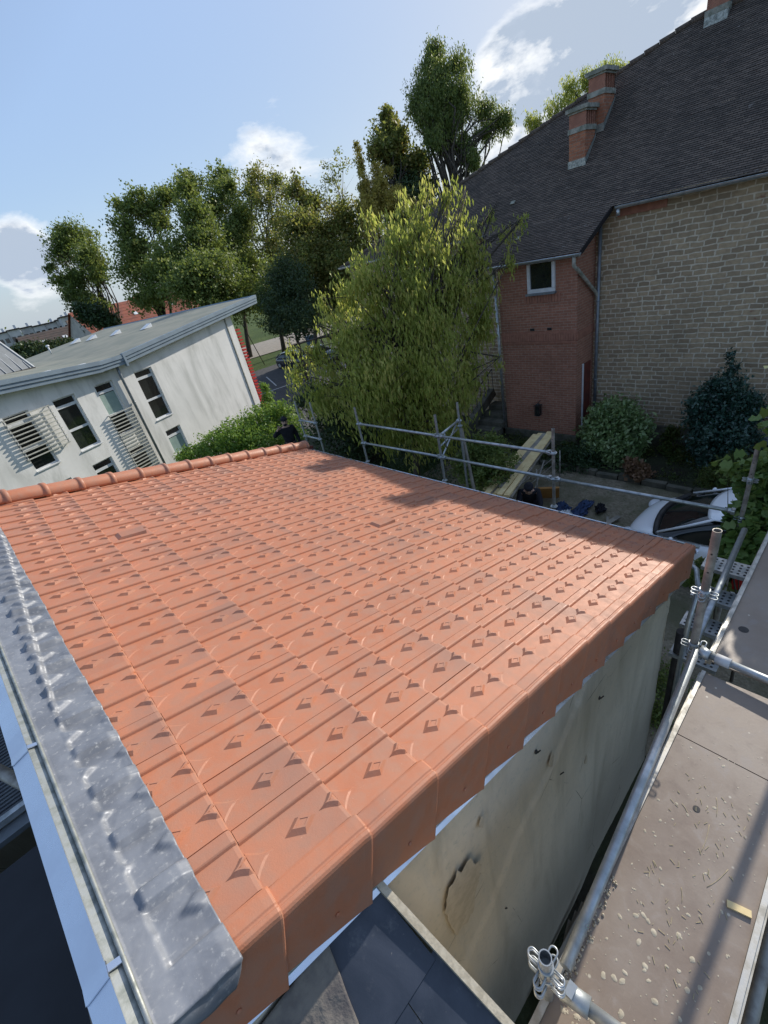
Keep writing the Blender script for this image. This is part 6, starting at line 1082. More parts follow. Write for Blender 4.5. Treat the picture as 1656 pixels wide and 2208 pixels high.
('weeping_tree', 'big light-green tree with long drooping leaves between the scaffold and the brick tower', 'tree', None, (7.19, 7.87, -5.95), 0.1054, [(10.22, 9.06, 0.41, 0.44, 0.37), (11.18, 8.59, 0.43, 0.3, 0.3), (9.26, 9.14, 0.14, 0.44, 0.44), (9.97, 8.58, -0.26, 0.62, 0.51), (10.71, 7.95, -0.25, 0.37, 0.44), (8.44, 9.33, -0.44, 0.52, 0.56), (9.0, 8.64, -0.83, 0.72, 0.61), (9.93, 8.07, -1.06, 0.63, 0.61), (10.71, 7.62, -1.04, 0.29, 0.62), (8.15, 10.0, -0.64, 0.29, 0.34), (7.59, 10.35, -0.66, 0.16, 0.11), (8.51, 9.39, -1.56, 0.81, 0.62), (8.79, 8.04, -1.81, 0.92, 0.62), (10.41, 7.75, -2.1, 0.41, 0.69), (7.37, 9.26, -1.63, 0.46, 0.46), (6.77, 10.36, -1.7, 0.25, 0.14), (6.41, 10.63, -1.53, 0.12, 0.09), (6.81, 9.96, -2.16, 0.49, 0.3), (7.23, 8.66, -2.39, 0.94, 0.59), (8.1, 7.79, -2.76, 0.99, 0.71), (9.57, 7.57, -3.09, 0.42, 0.65), (6.63, 10.15, -2.86, 0.61, 0.33), (7.06, 8.69, -3.05, 0.95, 0.52), (8.26, 8.13, -3.69, 1.0, 0.55), (11.88, 7.98, 0.37, 0.19, 0.1), (11.91, 7.62, -0.11, 0.22, 0.08), (11.34, 8.0, 0.2, 0.17, 0.11), (11.42, 7.22, -0.75, 0.24, 0.08), (12.21, 7.31, 0.06, 0.09, 0.07), (12.09, 7.9, 0.54, 0.06, 0.13), (11.46, 8.43, 0.88, 0.1, 0.13), (10.08, 9.5, 0.82, 0.19, 0.26), (10.71, 9.37, 0.99, 0.15, 0.19), (11.08, 8.89, 0.96, 0.11, 0.15), (6.24, 10.46, -2.18, 0.26, 0.28), (10.06, 6.86, -2.89, 0.14, 0.08), (8.95, 7.35, -3.75, 0.31, 0.52), (7.74, 8.28, -4.16, 0.72, 0.36), (7.91, 7.17, -3.97, 0.48, 0.41), (9.45, 10.16, 0.8, 0.13, 0.37), (7.79, 10.19, -1.23, 0.3, 0.28), (7.19, 10.4, -1.22, 0.21, 0.11), (9.7, 9.74, 0.8, 0.09, 0.22), (10.44, 9.67, 1.18, 0.15, 0.28), (10.8, 9.08, 1.17, 0.17, 0.19), (11.35, 8.77, 1.11, 0.13, 0.17), (8.82, 10.14, 0.03, 0.16, 0.24), (10.54, 9.14, 0.36, 0.29, 0.24), (9.96, 9.02, 0.4, 0.14, 0.12), (11.17, 8.53, 0.58, 0.17, 0.17), (11.34, 8.6, 0.47, 0.12, 0.12), (9.43, 8.95, 0.28, 0.23, 0.23), (9.2, 8.85, 0.27, 0.2, 0.2), (9.76, 8.52, -0.14, 0.28, 0.23), (10.17, 8.5, -0.11, 0.25, 0.21), (10.83, 7.94, -0.08, 0.15, 0.18), (10.8, 7.87, -0.19, 0.19, 0.22), (8.12, 9.29, -0.37, 0.3, 0.32), (8.58, 9.57, -0.31, 0.23, 0.24), (8.89, 8.29, -0.74, 0.42, 0.36), (9.31, 8.48, -0.87, 0.24, 0.2), (9.97, 7.8, -1.01, 0.37, 0.36), (10.25, 8.04, -0.86, 0.4, 0.39), (10.76, 7.64, -0.83, 0.15, 0.32), (10.89, 7.7, -0.9, 0.18, 0.38), (8.17, 10.2, -0.69, 0.19, 0.23), (8.11, 9.88, -0.63, 0.11, 0.13), (7.49, 10.39, -0.64, 0.06, 0.04), (7.58, 10.33, -0.6, 0.07, 0.05), (8.49, 9.56, -1.32, 0.3, 0.23), (8.58, 9.68, -1.51, 0.35, 0.27), (8.53, 8.49, -1.6, 0.53, 0.36), (8.9, 7.85, -1.64, 0.54, 0.37), (10.33, 7.56, -2.14, 0.28, 0.48), (10.5, 7.55, -1.81, 0.26, 0.44), (7.36, 9.42, -1.6, 0.3, 0.3), (7.24, 9.4, -1.56, 0.29, 0.29), (6.73, 10.24, -1.68, 0.16, 0.09), (6.78, 10.24, -1.65, 0.17, 0.1), (6.43, 10.62, -1.5, 0.04, 0.03), (6.43, 10.6, -1.51, 0.06, 0.05), (6.81, 10.09, -2.05, 0.32, 0.2), (6.8, 9.67, -2.19, 0.18, 0.11), (7.58, 8.65, -2.32, 0.51, 0.32), (7.6, 8.88, -2.35, 0.34, 0.21), (8.05, 7.22, -2.55, 0.57, 0.41), (8.07, 8.15, -2.72, 0.45, 0.32), (9.3, 7.44, -2.99, 0.16, 0.25), (9.6, 7.5, -2.86, 0.28, 0.44), (6.7, 10.02, -2.71, 0.19, 0.1), (7.13, 10.02, -2.89, 0.25, 0.14), (7.05, 9.08, -2.78, 0.46, 0.25), (7.78, 8.9, -3.03, 0.3, 0.16), (8.15, 8.5, -3.69, 0.61, 0.34), (8.64, 8.34, -3.75, 0.67, 0.37), (11.94, 7.94, 0.4, 0.11, 0.06), (11.87, 7.97, 0.42, 0.1, 0.05), (11.95, 7.6, -0.08, 0.14, 0.05), (11.95, 7.78, -0.12, 0.08, 0.03), (11.35, 7.88, 0.19, 0.1, 0.06), (11.42, 8.03, 0.23, 0.1, 0.06), (11.47, 7.23, -0.73, 0.14, 0.05), (11.33, 7.19, -0.76, 0.09, 0.03), (12.2, 7.3, 0.09, 0.06, 0.04), (12.24, 7.3, 0.09, 0.05, 0.04), (12.07, 7.91, 0.53, 0.04, 0.09), (12.06, 7.93, 0.57, 0.02, 0.04), (11.52, 8.45, 0.89, 0.04, 0.06), (11.47, 8.44, 0.97, 0.05, 0.06), (10.1, 9.47, 0.89, 0.09, 0.13), (10.22, 9.52, 0.88, 0.07, 0.1), (10.78, 9.33, 0.99, 0.07, 0.08), (10.64, 9.39, 1.06, 0.08, 0.1), (11.02, 8.83, 0.98, 0.04, 0.05), (11.12, 8.87, 1.0, 0.08, 0.1), (6.2, 10.56, -2.19, 0.13, 0.14), (6.27, 10.45, -2.03, 0.11, 0.12), (10.06, 6.8, -2.86, 0.08, 0.05), (10.07, 6.82, -2.86, 0.09, 0.05), (8.96, 7.47, -3.57, 0.18, 0.3), (8.86, 7.31, -3.58, 0.1, 0.17), (7.88, 7.97, -4.19, 0.23, 0.12), (7.31, 8.45, -4.06, 0.46, 0.23), (8.17, 6.87, -4.0, 0.22, 0.19), (7.55, 7.05, -4.01, 0.28, 0.24), (9.46, 10.23, 0.78, 0.06, 0.17), (9.48, 10.1, 0.86, 0.08, 0.23), (7.58, 10.13, -1.22, 0.11, 0.1), (7.75, 10.41, -1.23, 0.15, 0.14), (7.28, 10.32, -1.22, 0.13, 0.07), (7.17, 10.34, -1.19, 0.11, 0.06), (9.67, 9.74, 0.83, 0.06, 0.14), (9.66, 9.72, 0.82, 0.03, 0.07), (10.34, 9.65, 1.14, 0.08, 0.15), (10.51, 9.67, 1.26, 0.1, 0.19), (10.91, 9.0, 1.16, 0.05, 0.06), (10.83, 9.16, 1.16, 0.06, 0.07), (11.32, 8.72, 1.17, 0.08, 0.1), (11.39, 8.75, 1.12, 0.07, 0.09), (8.87, 10.14, 0.12, 0.07, 0.1), (8.8, 10.07, 0.13, 0.08, 0.11)], 34000, 0.15, 'light', {'kind': 'lance', 'droop': 0.62, 'aspect': 0.27, 'cluster': 22, 'crad': 0.17, 'fuzz': 0.5, 'fork': 0.4, 'nsub': 2, 'normal_up': 0}),
('laurel_bush', 'dark leafy bush under the left side of the weeping tree', 'bush', None, (7.01, 10.87, -5.95), 0.0496, [(7.24, 11.52, -3.29, 0.69, 0.5), (7.87, 11.19, -3.94, 0.98, 0.56), (6.85, 10.42, -4.06, 0.84, 0.56), (7.85, 9.99, -4.41, 0.85, 0.56), (7.26, 10.05, -4.62, 0.85, 0.42)], 12000, 0.09, 'dark', {'aspect': 0.5}),
('hedge', 'bright sunlit hedge in front of the white building, left of the waving man', 'hedge', None, (7.17, 16.91, -7.0), 0.0496, [(7.88, 17.2, -4.78, 0.75, 0.49), (8.86, 16.7, -5.11, 0.57, 0.57), (6.7, 17.17, -4.92, 0.94, 0.49), (6.19, 18.06, -5.13, 0.75, 0.41), (7.27, 16.55, -5.38, 1.14, 0.57), (5.37, 18.3, -5.33, 0.74, 0.3), (6.29, 17.32, -5.58, 1.13, 0.41), (8.52, 15.86, -5.81, 0.57, 0.57), (8.67, 16.81, -4.54, 0.38, 0.3), (4.91, 19.12, -5.48, 0.33, 0.18)], 22000, 0.1, 'hedge', {'shell': 0.8, 'aspect': 0.6, 'cluster': 14}),
('young_tree', 'small pale sapling growing at the foot of the red fins', 'sapling', None, (9.25, 19.37, -7.4), 0.0248, [(9.9, 19.78, -4.19, 0.25, 0.25), (9.82, 19.71, -4.68, 0.3, 0.26), (9.38, 19.31, -5.0, 0.21, 0.3)], 1500, 0.1, 'hedge', {'aspect': 0.5}),
('laurel_shrub', 'rounded pale-green variegated shrub against the stone wall beside the brick tower', 'shrub', None, (11.79, 4.47, -6.15), 0.0434, [(12.4, 4.79, -5.21, 0.61, 0.44), (12.12, 5.11, -5.56, 0.42, 0.42), (12.34, 4.26, -5.47, 0.39, 0.43), (11.98, 4.59, -5.71, 0.68, 0.41), (11.76, 4.42, -6.09, 0.49, 0.27)], 9500, 0.13, 'varieg', {'shell': 0.85, 'aspect': 0.42, 'cluster': 8, 'normal_up': 0.5}),
('holly_bush', 'dark blue-green holly with a pointed top against the stone wall', 'bush', None, (11.84, 2.0, -6.15), 0.0496, [(12.63, 2.42, -4.48, 0.48, 0.38), (12.43, 2.59, -4.89, 0.49, 0.43), (12.37, 2.0, -4.82, 0.42, 0.42), (12.03, 2.16, -5.28, 0.64, 0.43), (13.01, 2.4, -4.05, 0.13, 0.19), (13.13, 2.51, -3.81, 0.07, 0.15), (12.86, 1.87, -4.87, 0.19, 0.32), (12.06, 2.82, -4.54, 0.16, 0.23), (11.76, 2.21, -5.71, 0.39, 0.23)], 22000, 0.085, 'holly', {'shell': 0.7, 'aspect': 0.5, 'cluster': 20}),
('fern_clump', 'feathery olive fern clump in front of the holly', 'fern', None, (10.7, 1.42, -6.2), 0.0186, [(10.81, 1.6, -5.39, 0.34, 0.19), (10.54, 1.83, -5.59, 0.31, 0.17), (10.85, 1.31, -5.52, 0.22, 0.17)], 7000, 0.1, 'fern', {'kind': 'lance', 'aspect': 0.18, 'cluster': 20}),
('hydrangea', 'dying hydrangea with brown flower heads below the rounded shrub', 'hydrangea', None, (10.83, 3.53, -6.2), 0.0124, [(10.86, 3.73, -5.82, 0.15, 0.13), (11.09, 3.53, -6.02, 0.17, 0.13), (10.76, 3.55, -6.0, 0.17, 0.09)], 900, 0.1, 'dry', {'aspect': 0.8, 'cluster': 14}),
('garden_bush', 'low mid-green bush seen between the guard rails left of the planks', 'bush', None, (7.67, 5.9, -6.2), 0.031, [(8.14, 6.13, -4.48, 0.47, 0.29), (7.83, 6.43, -4.83, 0.4, 0.34), (8.02, 5.67, -4.66, 0.4, 0.33), (7.7, 5.94, -5.0, 0.56, 0.29)], 9000, 0.075, 'maple', {'aspect': 0.55, 'shell': 0.8}),
('garden_bush', 'shadowy bush at the foot of the brick tower, left of the rounded shrub', 'bush', None, (10.89, 5.18, -6.2), 0.031, [(11.15, 5.38, -5.97, 0.38, 0.38), (10.99, 5.58, -6.31, 0.51, 0.3), (11.1, 4.96, -6.09, 0.38, 0.33)], 6500, 0.085, 'dark', {'aspect': 0.5}),
('currant_bush', 'thin straggly bush on the stone wall between the rounded shrub and the holly', 'bush', None, (12.37, 3.15, -6.2), 0.0186, [(12.74, 3.41, -5.67, 0.2, 0.27), (12.58, 3.42, -6.08, 0.27, 0.25), (12.37, 3.07, -6.2, 0.29, 0.18)], 2600, 0.08, 'fern', {'aspect': 0.5, 'shell': 0.3}),
('climbing_vine', 'large-leaved climber growing over the scaffold at the right edge', 'climber', None, (5.67, 0.37, -6.2), 0.0186, [(6.18, 0.74, -3.27, 0.12, 0.1), (6.22, 0.62, -3.53, 0.16, 0.14), (5.88, 0.66, -3.55, 0.15, 0.1), (5.9, 0.56, -3.73, 0.21, 0.17), (5.7, 0.65, -3.78, 0.17, 0.13), (5.72, 0.44, -4.0, 0.19, 0.14), (5.54, 0.68, -3.93, 0.17, 0.09), (6.06, 0.98, -3.08, 0.04, 0.02), (6.38, 0.67, -3.16, 0.09, 0.1)], 3600, 0.105, 'vine', {'kind': 'lobed', 'aspect': 0.95, 'cluster': 6, 'shell': 0.4, 'normal_up': 0.5}),
('climbing_vine', 'foot of the climber, dark leaves below the front right corner of the roof', 'climber', None, (5.89, 0.72, -6.2), 0.0186, [(5.92, 0.87, -4.57, 0.19, 0.09), (6.24, 0.62, -4.73, 0.22, 0.09), (5.68, 0.91, -4.62, 0.17, 0.08)], 1100, 0.1, 'maple', {'kind': 'lobed', 'aspect': 0.95, 'cluster': 6, 'shell': 0.4}),
('climbing_vine', 'unseen climber top added beyond the right edge to shade the farther deck', 'climber', None, (5.9, -0.1, -6.2), 0.03, [(5.6, -0.15, -2.5, 0.35, 0.35), (5.75, 0.1, -2.1, 0.4, 0.4), (5.7, -0.3, -1.7, 0.4, 0.4), (5.6, 0.25, -1.75, 0.3, 0.3), (5.6, 0.3, -2.45, 0.25, 0.3)], 3200, 0.12, 'vine', {'kind': 'lobed', 'aspect': 0.95, 'cluster': 6, 'shell': 0.3, 'normal_up': 0.5})]  # last climber: unseen foliage put in to shade the farther deck
for i, (nm, label, cat, grp, base, r0, blobs, n, size, lm, kw) in enumerate(TREES):
    e = empty(nm, tuple(base), label, cat, grp); fk = kw.pop('fork', .45); ns = kw.pop('nsub', 3); tm = kw.pop('tmat', 'bark')
    leaves('crown', blobs, n, size, LM[lm], 100 + i, e, **kw); limbs(blobs, base, r0, 300 + i, e, tm, ns, fk)
# fan of drooping pale twigs that stick out of the weeping tree
# ground cover and far wood: nobody could count these
def gc(name, label, cat, pts, n, size, lm, seed, h=.25, kind='oval'):
    B = [(x, y, gz(x, y) + h * .5, r, h) for x, y, r in pts]; o = leaves(name, B, n, size, LM[lm], seed, None, kind, cluster=12, shell=.1, crad=.3); tag(o, label, cat, kind='stuff')
gr_ = random.Random(31)
gc('grass', 'dark rough grass and weeds growing in the shaded garden bed by the house', 'grass', [(10.9 + gr_.random() * 2.2, -3 + gr_.random() * 13, .5) for _ in range(60)], 26000, .055, 'fern', 41, .16, 'lance')
gc('weeds', 'low green weeds at the foot of the dark gap below the wall corner', 'weeds', [(4.3 + gr_.random() * 1.5, .6 + gr_.random() * .8, .3) for _ in range(10)], 3500, .05, 'maple', 42, .22)
gc('undergrowth', 'dark undergrowth between the eave scaffold and the garden', 'undergrowth', [(7.4 + gr_.random() * 3.4, 7.6 + gr_.random() * 6, .6) for _ in range(40)], 16000, .075, 'dark', 43, .5)
far = []
for i in range(150):
    a = R_(-8 + 34 * gr_.random()); d_ = 225 + gr_.random() * 90; far.append((d_ * math.sin(a), d_ * math.cos(a), -9 + 3.5 + gr_.random() * 4, 7, 5))
tag(leaves('far_wood', far, 26000, 1.5, LM['maple'], 77, None, cluster=20), 'distant wooded skyline behind the pale terraces', 'wood', kind='stuff')

# ============================================================ PEOPLE
def skinmesh(name, joints, edges, mat, parent, sub=2):
    """joints: list of (x,y,z,r)"""
    me = bpy.data.meshes.new(name); me.from_pydata([j[:3] for j in joints], edges, []); o = bpy.data.objects.new(name, me); C.objects.link(o); o.parent = parent
    sk_ = o.modifiers.new('skin', 'SKIN'); sk_.use_smooth_shade = True
    for i, j in enumerate(joints):
        v = me.skin_vertices[0].data[i]; v.radius = (j[3], j[3] if len(j) < 5 else j[4]); v.use_root = (i == 0)
    ss = o.modifiers.new('sub', 'SUBSURF'); ss.levels = sub; ss.render_levels = sub; me.materials.append(mat); return o
def person(loc, rz, pose, label, hat=True, beard=True):
    e = empty('person', (0, 0, 0), label, 'person'); J = {k: Vector(v) for k, v in pose.items()}
    def hand(w, d, up):                              # palm with four fingers and a thumb
        d = Vector(d).normalized(); up = Vector(up); s_ = d.cross(up).normalized(); pj_ = [(*(w), .026), (*(w + d * .045), .030, .018), (*(w + d * .085), .034, .016)]; ed = [(0, 1), (1, 2)]
        for k, (off, ln_) in enumerate(((-.028, .062), (-.010, .075), (.010, .070), (.028, .055))):
            b = len(pj_); p0 = w + d * .085 + s_ * off; p1 = p0 + d * ln_ * .55 + up * -.006; p2 = p1 + d * ln_ * .4 + up * -.018; pj_ += [(*p0, .010), (*p1, .009), (*p2, .0075)]; ed += [(2, b), (b, b + 1), (b + 1, b + 2)]
        b = len(pj_); p0 = w + d * .03 - s_ * .035; p1 = p0 + d * .03 - s_ * .02; p2 = p1 + d * .028 - s_ * .004; pj_ += [(*p0, .012), (*p1, .011), (*p2, .009)]; ed += [(1, b), (b, b + 1), (b + 1, b + 2)]; return pj_, ed
    names = ['pelvis', 'waist', 'chest', 'neck', 'head', 'crown', 'shl', 'ell', 'wrl', 'shr', 'elr', 'wrr', 'hil', 'knl', 'anl', 'tol', 'hir', 'knr', 'anr', 'tor']
    rad = dict(pelvis=(.15, .11), waist=(.14, .10), chest=(.17, .115), neck=(.058, .058), head=(.098, .108), crown=(.092, .102), shl=(.075, .07), ell=(.046, .046), wrl=(.030, .028), shr=(.075, .07), elr=(.046, .046), wrr=(.030, .028), hil=(.09, .09), knl=(.062, .062), anl=(.042, .042), tol=(.038, .03), hir=(.09, .09), knr=(.062, .062), anr=(.042, .042), tor=(.038, .03))
    E_ = [('pelvis', 'waist'), ('waist', 'chest'), ('chest', 'neck'), ('neck', 'head'), ('head', 'crown'), ('chest', 'shl'), ('shl', 'ell'), ('ell', 'wrl'), ('chest', 'shr'), ('shr', 'elr'), ('elr', 'wrr'), ('pelvis', 'hil'), ('hil', 'knl'), ('knl', 'anl'), ('anl', 'tol'), ('pelvis', 'hir'), ('hir', 'knr'), ('knr', 'anr'), ('anr', 'tor')]
    ix = {n: i for i, n in enumerate(names)}; js = [(*J[n], *rad[n]) for n in names]; ed = [(ix[a], ix[b]) for a, b in E_]
    for side_ in ('l', 'r'):
        w = J['wr' + side_]; dd = (w - J['el' + side_]).normalized(); up = Vector(pose.get('palm' + side_, (0, 1, 0))); pj_, pe = hand(w + dd * .01, dd, up); b = len(js); js += pj_; ed += [(ix['wr' + side_], b)] + [(a + b, c + b) for a, c in pe]
    skinmesh('body', js, ed, M['skin'], e, 1)
    jn = ['pelvis', 'waist', 'chest', 'neck', 'shl', 'ell', 'wrl', 'shr', 'elr', 'wrr']; jr = dict(pelvis=(.185, .14), waist=(.175, .13), chest=(.205, .145), neck=(.075, .075), shl=(.10, .095), ell=(.066, .066), wrl=(.045, .045), shr=(.10, .095), elr=(.066, .066), wrr=(.045, .045))
    jj = []
    for n in jn:
        p = J[n].copy()
        if n == 'neck': p = J['chest'].lerp(J['neck'], .72)
        if n in ('wrl', 'wrr'): p = J['el' + n[-1]].lerp(p, .93)
        jj.append((*p, *jr[n]))
    skinmesh('jacket', jj, [(0, 1), (1, 2), (2, 3), (2, 4), (4, 5), (5, 6), (2, 7), (7, 8), (8, 9)], M['black'], e)
    tn_ = ['pelvis', 'hil', 'knl', 'anl', 'hir', 'knr', 'anr']; tr = dict(pelvis=(.165, .125), hil=(.108, .108), knl=(.08, .08), anl=(.065, .065), hir=(.108, .108), knr=(.08, .08), anr=(.065, .065))
    skinmesh('trousers', [(*J[n], *tr[n]) for n in tn_], [(0, 1), (1, 2), (2, 3), (0, 4), (4, 5), (5, 6)], M['black'], e)
    hd = J['head']; cr_ = J['crown']; up = (cr_ - J['neck']).normalized(); fw = Vector(pose.get('face', (0, -1, 0))).normalized(); fw = (fw - up * fw.dot(up)).normalized(); rt_ = fw.cross(up); HM = Matrix((rt_, fw, up)).transposed(); hc = hd.lerp(cr_, .5)
    mb = MB(); mb.sphere(hc + up * .072 - fw * .018, (.098, .110, .072), 16, 10, HM); mb.sphere(hc + up * .12 - fw * .02, (.05, .055, .04), 12, 6, HM); mb.pipe([hc + up * .060 - fw * .012 + (rt_ * math.cos(a) * .097 + fw * math.sin(a) * .108) for a in [2 * math.pi * k / 16 for k in range(17)]], .013, 6); mb.build('beanie', M['black'], e).location = (0, 0, 0)
    mb = MB(); mb.sphere(hc + fw * .095 - up * .02, (.014, .022, .026), 8, 6, HM); 
    for s_ in (-1, 1): mb.sphere(hc + rt_ * s_ * .088 - up * .015, (.012, .022, .032), 8, 6, HM)
    mb.build('nose_and_ears', M['skin'], e)
    mb = MB(); 
    for s_ in (-1, 1): mb.sphere(hc + rt_ * s_ * .033 + fw * .083 + up * .012, (.013, .008, .008), 8, 6, HM); mb.box(hc + rt_ * s_ * .034 + fw * .088 + up * .030, (.034, .008, .007), HM)
    mb.build('eyes', M['dark_metal'], e)
    if beard:
        mb = MB(); mb.sphere(hc + fw * .05 - up * .085, (.062, .052, .045), 12, 8, HM); mb.box(hc + fw * .092 - up * .052, (.05, .012, .010), HM); mb.build('beard', M['black'], e)
    for s_ in 'lr':
        mb = MB(); a = J['an' + s_]; t_ = J['to' + s_]; mb.pipe([a + Vector((0, 0, -.02)), a.lerp(t_, .5) + Vector((0, 0, -.01)), t_], [.05, .048, .038], 10); mb.sphere(t_, (.04, .05, .035), 10, 6); mb.build('shoe', M['dark_metal'], e)
    e.location = loc; e.rotation_euler.z = rz; return e
stand = dict(pelvis=(0, 0, .95), waist=(0, .01, 1.10), chest=(0, .01, 1.34), neck=(0, .0, 1.50), head=(.005, -.012, 1.60), crown=(.008, -.015, 1.70), shl=(.19, .01, 1.42), ell=(.25, .03, 1.13), wrl=(.27, -.08, .90), shr=(-.19, .0, 1.42), elr=(-.43, -.05, 1.28), wrr=(-.27, -.10, 1.47), hil=(.09, 0, .90), knl=(.11, -.01, .50), anl=(.12, .02, .09), tol=(.13, -.13, .05), hir=(-.09, 0, .90), knr=(-.11, -.01, .50), anr=(-.12, .02, .09), tor=(-.13, -.13, .05), palmr=(0, 1, .2), face=(0, -1, -.1))
person((6.15, 11.85, -5.28), R_(-27), stand, 'bearded person in black jacket and dark beanie raising one hand beyond the ridge caps')
crouch = dict(pelvis=(0, .12, .42), waist=(0, .0, .60), chest=(0, -.16, .80), neck=(0, -.27, .93), head=(0, -.33, 1.00), crown=(0, -.38, 1.09), shl=(.19, -.18, .85), ell=(.25, -.38, .62), wrl=(.16, -.55, .48), shr=(-.19, -.18, .85), elr=(-.25, -.38, .62), wrr=(-.14, -.55, .46), hil=(.10, .10, .42), knl=(.17, -.30, .52), anl=(.15, -.05, .09), tol=(.17, -.20, .05), hir=(-.10, .10, .42), knr=(-.17, -.30, .52), anr=(-.15, -.05, .09), tor=(-.17, -.20, .05), face=(0, -.9, -.5))
person((8.15, 4.98, -6.21), R_(-60), crouch, 'person in black crouching on the yard behind the guard rails beside the plank trestle', beard=False)

# ============================================================ CARS
def car(name, loc, rz, paint, label, group=None, hf=1.0):
    e = empty(name, (0, 0, 0), label, 'car', group)
    st = [(2.16, .42, .52, .30), (2.10, .64, .64, .22), (1.92, .79, .78, .20), (1.45, .87, .89, .2), (1.05, .89, .93, .2), (.75, .89, .97, .2), (.1, .90, .98, .2), (-.8, .90, 1.0, .2), (-1.5, .89, 1.02, .2), (-1.9, .84, .99, .22), (-2.08, .74, .86, .26), (-2.14, .6, .6, .34)]
    mb = MB(); vs = []; sec = 13
    for y, w, zt, zb in st:
        if hf < 1: w *= {2.16: .55, 2.10: .74, 1.92: .86, 1.45: .95}.get(y, 1)
        y = y if y < .92 else .92 + (y - .92) * hf
        half = [(0, zt + .03), (w * .45, zt + .022), (w * .78, zt - .01), (w * .93, zt - .06), (w, zt - .2), (w * 1.0, (zt + zb) * .48), (w * .96, zb)]
        ring = [(-x, z) for x, z in half[::-1]][:-1] + half; vs += [(x, y, z) for x, z in ring]
    n = 13; fs = [(a * n + b, a * n + b + 1, (a + 1) * n + b + 1, (a + 1) * n + b) for a in range(len(st) - 1) for b in range(n - 1)] + [tuple(range(n)), tuple((len(st) - 1) * n + q for q in range(n))[::-1]]
    mb.raw(vs, fs, sm=True); o = mb.build('body', paint, e, True); weld(o); s_ = o.modifiers.new('s', 'SUBSURF'); s_.levels = 1; s_.render_levels = 2
    gs = [(.92, .74, .96, .95), (.62, .72, 1.12, .97), (.12, .66, 1.40, .98), (-.4, .64, 1.46, .99), (-1.0, .63, 1.44, 1.0), (-1.45, .64, 1.28, 1.01), (-1.82, .66, 1.04, 1.02)]
    mb = MB(); vs = []
    for y, w, zt, zb in gs:
        vs += [(-w * 1.16, y, zb), (-w * 1.05, y, (zb + zt) / 2 + .04), (-w * .9, y, zt - .03), (-w * .4, y, zt + .012), (0, y, zt + .02), (w * .4, y, zt + .012), (w * .9, y, zt - .03), (w * 1.05, y, (zb + zt) / 2 + .04), (w * 1.16, y, zb)]
    vs = [(x, y + (.17 * (1 - (x / .85) ** 2) if y > 0 else 0), z) for x, y, z in vs]
    n = 9; mb.raw(vs, [(a * n + b, a * n + b + 1, (a + 1) * n + b + 1, (a + 1) * n + b) for a in range(len(gs) - 1) for b in range(n - 1)], sm=True); o = mb.build('windows', M['carglass'], e, True); s_ = o.modifiers.new('s', 'SUBSURF'); s_.levels = 1; s_.render_levels = 2
    mb = MB(); vs = []; rs_ = [(.22, .60, 1.395), (.0, .62, 1.475), (-.5, .615, 1.50), (-1.0, .60, 1.47), (-1.32, .58, 1.385)]
    for y, w, z in rs_: vs += [(-w * 1.02, y, z - .055), (-w * .8, y, z - .008), (-w * .3, y, z + .012), (w * .3, y, z + .012), (w * .8, y, z - .008), (w * 1.02, y, z - .055)]
    vs = [(x, y + (.15 * (1 - (x / .62) ** 2) if y > -.1 else 0), z) for x, y, z in vs]
    mb.raw(vs, [(a * 6 + b, a * 6 + b + 1, (a + 1) * 6 + b + 1, (a + 1) * 6 + b) for a in range(4) for b in range(5)], sm=True); o = mb.build('roof', paint, e, True); s_ = o.modifiers.new('s', 'SUBSURF'); s_.levels = 1; s_.render_levels = 2; s2 = o.modifiers.new('t', 'SOLIDIFY'); s2.thickness = .02
    for s in (-1, 1):
        for pts_, r__ in (([(s * .80, .90, .985), (s * .70, .45, 1.23), (s * .62, .14, 1.41)], [.024, .022, .022]), ([(s * .60, -1.3, 1.38), (s * .76, -1.85, 1.02)], [.05, .06]), ([(s * .83, -.35, 1.0), (s * .64, -.42, 1.44)], .03)): MB().pipe(pts_, r__, 8).build('pillar', paint, e)
        mb = MB(); mb.sphere((s * .99, .62, 1.04), (.06, .04, .045), 12, 8); mb.build('mirror', paint, e)
        mb = MB(); mb.sphere((s * .62, .92 + 1.08 * hf, .66), (.17, .10, .07), 12, 8); mb.build('headlight', M['lamp'], e)
        for y in (1.35, -1.35):
            mb = MB(); mb.pipe([(s * .74, y, .32), (s * .92, y, .32)], .32, 22); w = mb.build('wheel', M['rubber'], e); mb = MB(); mb.pipe([(s * .90, y, .32), (s * .925, y, .32)], .20, 16); mb.build('rim', M['galv'], w)
    mb = MB(); mb.box((0, .92 + 1.18 * hf, .42), (.9, .06, .16)); mb.build('grille', M['dark_metal'], e)
    mb = MB(); mb.pipe([(q * .13, .93 + .17 * (1 - (q / 6) ** 2), .985 - .0012 * q * q) for q in range(-6, 7)], .05, 8); mb.build('cowl', M['dark_metal'], e)
    for s in (-.35, .25): mb = MB(); mb.bar((s, .90, .99), (s + .45, .70, 1.095), .02, .012); mb.build('wiper', M['rubber'], e)
    e.location = loc; e.rotation_euler.z = rz; return e
car('parked_car', (8.2, 1.08, -6.21), R_(-4), M['car_white'], 'white car with a black windscreen parked in the gravel yard under the climber', None, .55)
GC = 'cars parked in the car park beyond the white building'
car('parked_car', (24.9, 41.6, gz(24, 41) + .1), R_(188), M['car_dark'], 'dark blue car, leftmost in the car park, nearest the red fins', GC)
car('parked_car', (26.8, 39.4, gz(26, 39) + .1), R_(188), M['car_silver'], 'silver grey car between the dark blue car and the white ones', GC)
car('parked_car', (32.2, 39.8, gz(32, 39) + .1), R_(188), M['car_white'], 'white car seen between the drooping leaves in the car park', GC)
